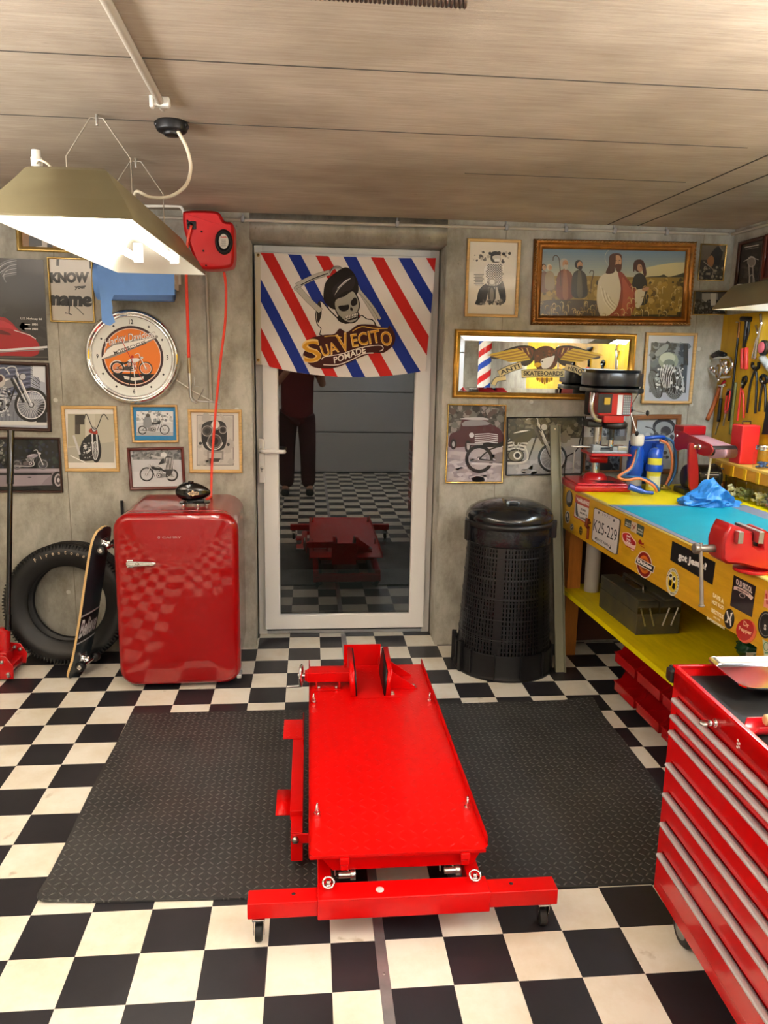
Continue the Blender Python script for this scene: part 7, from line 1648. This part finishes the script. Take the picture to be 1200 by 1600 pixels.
L_.new(m3_.outputs[0], rp2.inputs[0]); L_.new(rp2.outputs[0], nt.nodes['Principled BSDF'].inputs['Base Color'])
obj('striped_cylinder', G().cyl((0, 0, .2), (0, 0, .85), .075, n=40), m, bp_)
obj('chrome_cap', G().lathe([(0, 1.0), (.04, .98), (.085, .92), (.09, .85), (0, .85)], 36).lathe([(0, .2), (.09, .2), (.09, .14), (.05, .08), (.02, .02), (0, 0)], 36), CHR, bp_)
obj('wall_arm', G().box(.0, .187, -.02, .02, .86, .9).box(.0, .187, -.02, .02, .14, .18), CHR, bp_)
# ------------------------------------------------------------------ the photographer, faintly reflected in the door glass
px_, py_ = .80, -4.34
pr_ = thing('person', 'person in dark red shirt and trousers standing behind the camera holding a phone', 'person', (px_, py_, 0))
def skin(name, J, E, mt, parent, root=0, sub=2):
    me = bpy.data.meshes.new(name); me.from_pydata([j[:3] for j in J], E, []); me.materials.append(mt)
    o = bpy.data.objects.new(name, me); COL.objects.link(o); o.parent = parent
    m = o.modifiers.new('skin', 'SKIN'); m.use_smooth_shade = True
    if not me.skin_vertices: 
        me.attributes.new  # the modifier creates the layer on first use
    bpy.context.view_layer.update()
    if me.skin_vertices:
        for i, j in enumerate(J):
            r_ = j[3] if isinstance(j[3], tuple) else (j[3], j[3]); me.skin_vertices[0].data[i].radius = r_
            me.skin_vertices[0].data[i].use_root = (i == root)
    s_ = o.modifiers.new('sub', 'SUBSURF'); s_.levels = s_.render_levels = sub
    return o
SKN = pm('skin', (190, 140, 115), .5); SHR = pm('dark_red_cotton', (96, 26, 30), .8, bump=(40, .3)); TRO = pm('dark_maroon_trousers', (62, 28, 30), .8, bump=(30, .3)); HAI = pm('dark_hair', (40, 28, 20), .6)
J = [(0, 0, .96, (.12, .1)), (0, .0, 1.15, (.145, .11)), (0, 0, 1.36, (.16, .115)), (0, .0, 1.5, (.06, .06)), (0, .02, 1.6, (.075, .09)), (0, .02, 1.72, (.075, .095)),
     (-.19, 0, 1.44, .055), (-.25, .03, 1.18, .042), (-.1, .2, 1.36, .033), (.03, .30, 1.475, .026), (.19, 0, 1.44, .055), (.28, .04, 1.2, .042), (.25, .2, 1.36, .033), (.2, .30, 1.475, .026),
     (-.1, 0, .9, .09), (-.12, .02, .5, .058), (-.13, 0, .1, .04), (-.14, .12, .04, .035), (.1, 0, .9, .09), (.12, .02, .5, .058), (.13, 0, .1, .04), (.14, .12, .04, .035)]
E_ = [(0, 1), (1, 2), (2, 3), (3, 4), (4, 5), (2, 6), (6, 7), (7, 8), (8, 9), (2, 10), (10, 11), (11, 12), (12, 13), (0, 14), (14, 15), (15, 16), (16, 17), (0, 18), (18, 19), (19, 20), (20, 21)]
for s, b in ((-1, 9), (1, 13)):
    bx_, by_, bz_ = J[b][:3]
    J.append((bx_+s*-.0, by_+.03, bz_+.035, .026)); p_ = len(J)-1; E_.append((b, p_))
    for k in range(4):
        J.append((bx_+s*(.012)+(.0), by_+.045, bz_+.02+.017*k+.01, .0085)); J.append((bx_-s*.012, by_+.052-.002*k, bz_+.02+.017*k+.012, .008)); J.append((bx_-s*.035, by_+.05, bz_+.02+.017*k+.012, .007))
        n = len(J); E_ += [(p_, n-3), (n-3, n-2), (n-2, n-1)]
    J.append((bx_-s*.02, by_+.015, bz_+.03, .0105)); J.append((bx_-s*.04, by_+.02, bz_+.045, .009)); n = len(J); E_ += [(p_, n-2), (n-2, n-1)]
body = skin('body', J, E_, SKN, pr_)
skin('shirt', [(0, 0, .74, (.19, .16)), (0, 0, 1.1, (.19, .155)), (0, 0, 1.36, (.19, .145)), (0, 0, 1.47, (.08, .08)), (-.19, 0, 1.44, .072), (-.24, .025, 1.25, .06), (.19, 0, 1.44, .072), (.265, .03, 1.27, .06)], [(0, 1), (1, 2), (2, 3), (2, 4), (4, 5), (2, 6), (6, 7)], SHR, pr_)
skin('trousers', [(0, 0, .97, (.16, .13)), (-.1, 0, .84, .115), (-.115, .02, .5, .095), (-.12, 0, .06, .085), (.1, 0, .84, .115), (.115, .02, .5, .095), (.12, 0, .06, .085)], [(0, 1), (1, 2), (2, 3), (0, 4), (4, 5), (5, 6)], TRO, pr_)
obj('hair', G().sph((0, .0, 1.72), .088, .105, .085), HAI, pr_)
g = G()
for s in (-1, 1): g.sph((s*.032, .112, 1.69), .012, .008, .008).sph((s*.085, .01, 1.66), .01, .02, .03)
g.sph((0, .118, 1.655), .013, .02, .022); obj('face', g, SKN, pr_)
for s in (-1, 1): obj('shoe', G().box(s*.135-.045, s*.135+.045, -.09, .19, 0, .075, bev=.03), BLK, pr_)
tag(obj('phone', G().box(-.075, .075, -.005, .004, -.04, .04, bev=.003), BLK, loc=(.937+.02, -3.996, 1.52)), 'black phone held level by the person behind the camera', 'phone')
# ------------------------------------------------------------------ fill lights added out of view behind the camera to brighten the ceiling
for x, y, z, p in ((-.7, -3.2, 1.72, 88), (2.5, -3.2, 1.72, 88), (.9, -4.8, 1.72, 60), (-.9, -2.2, 1.72, 32)):
    l = bpy.data.lights.new('ceiling_fill_light', 'AREA'); l.energy = p; l.size = .9; l.shape = 'SQUARE'; l.color = (1, .96, .92)
    o = bpy.data.objects.new('ceiling_fill_light', l); COL.objects.link(o); o.location = (x, y, z); o.rotation_euler = (PI, 0, 0)
vs_ = SC.view_settings; vs_.view_transform = 'Standard'; vs_.look = 'None'; vs_.gamma = 1; vs_.exposure = .82
SC.cycles.max_bounces = 8; SC.cycles.diffuse_bounces = 4; SC.cycles.glossy_bounces = 4; SC.cycles.transparent_max_bounces = 12
SC.cycles.sample_clamp_indirect = 6
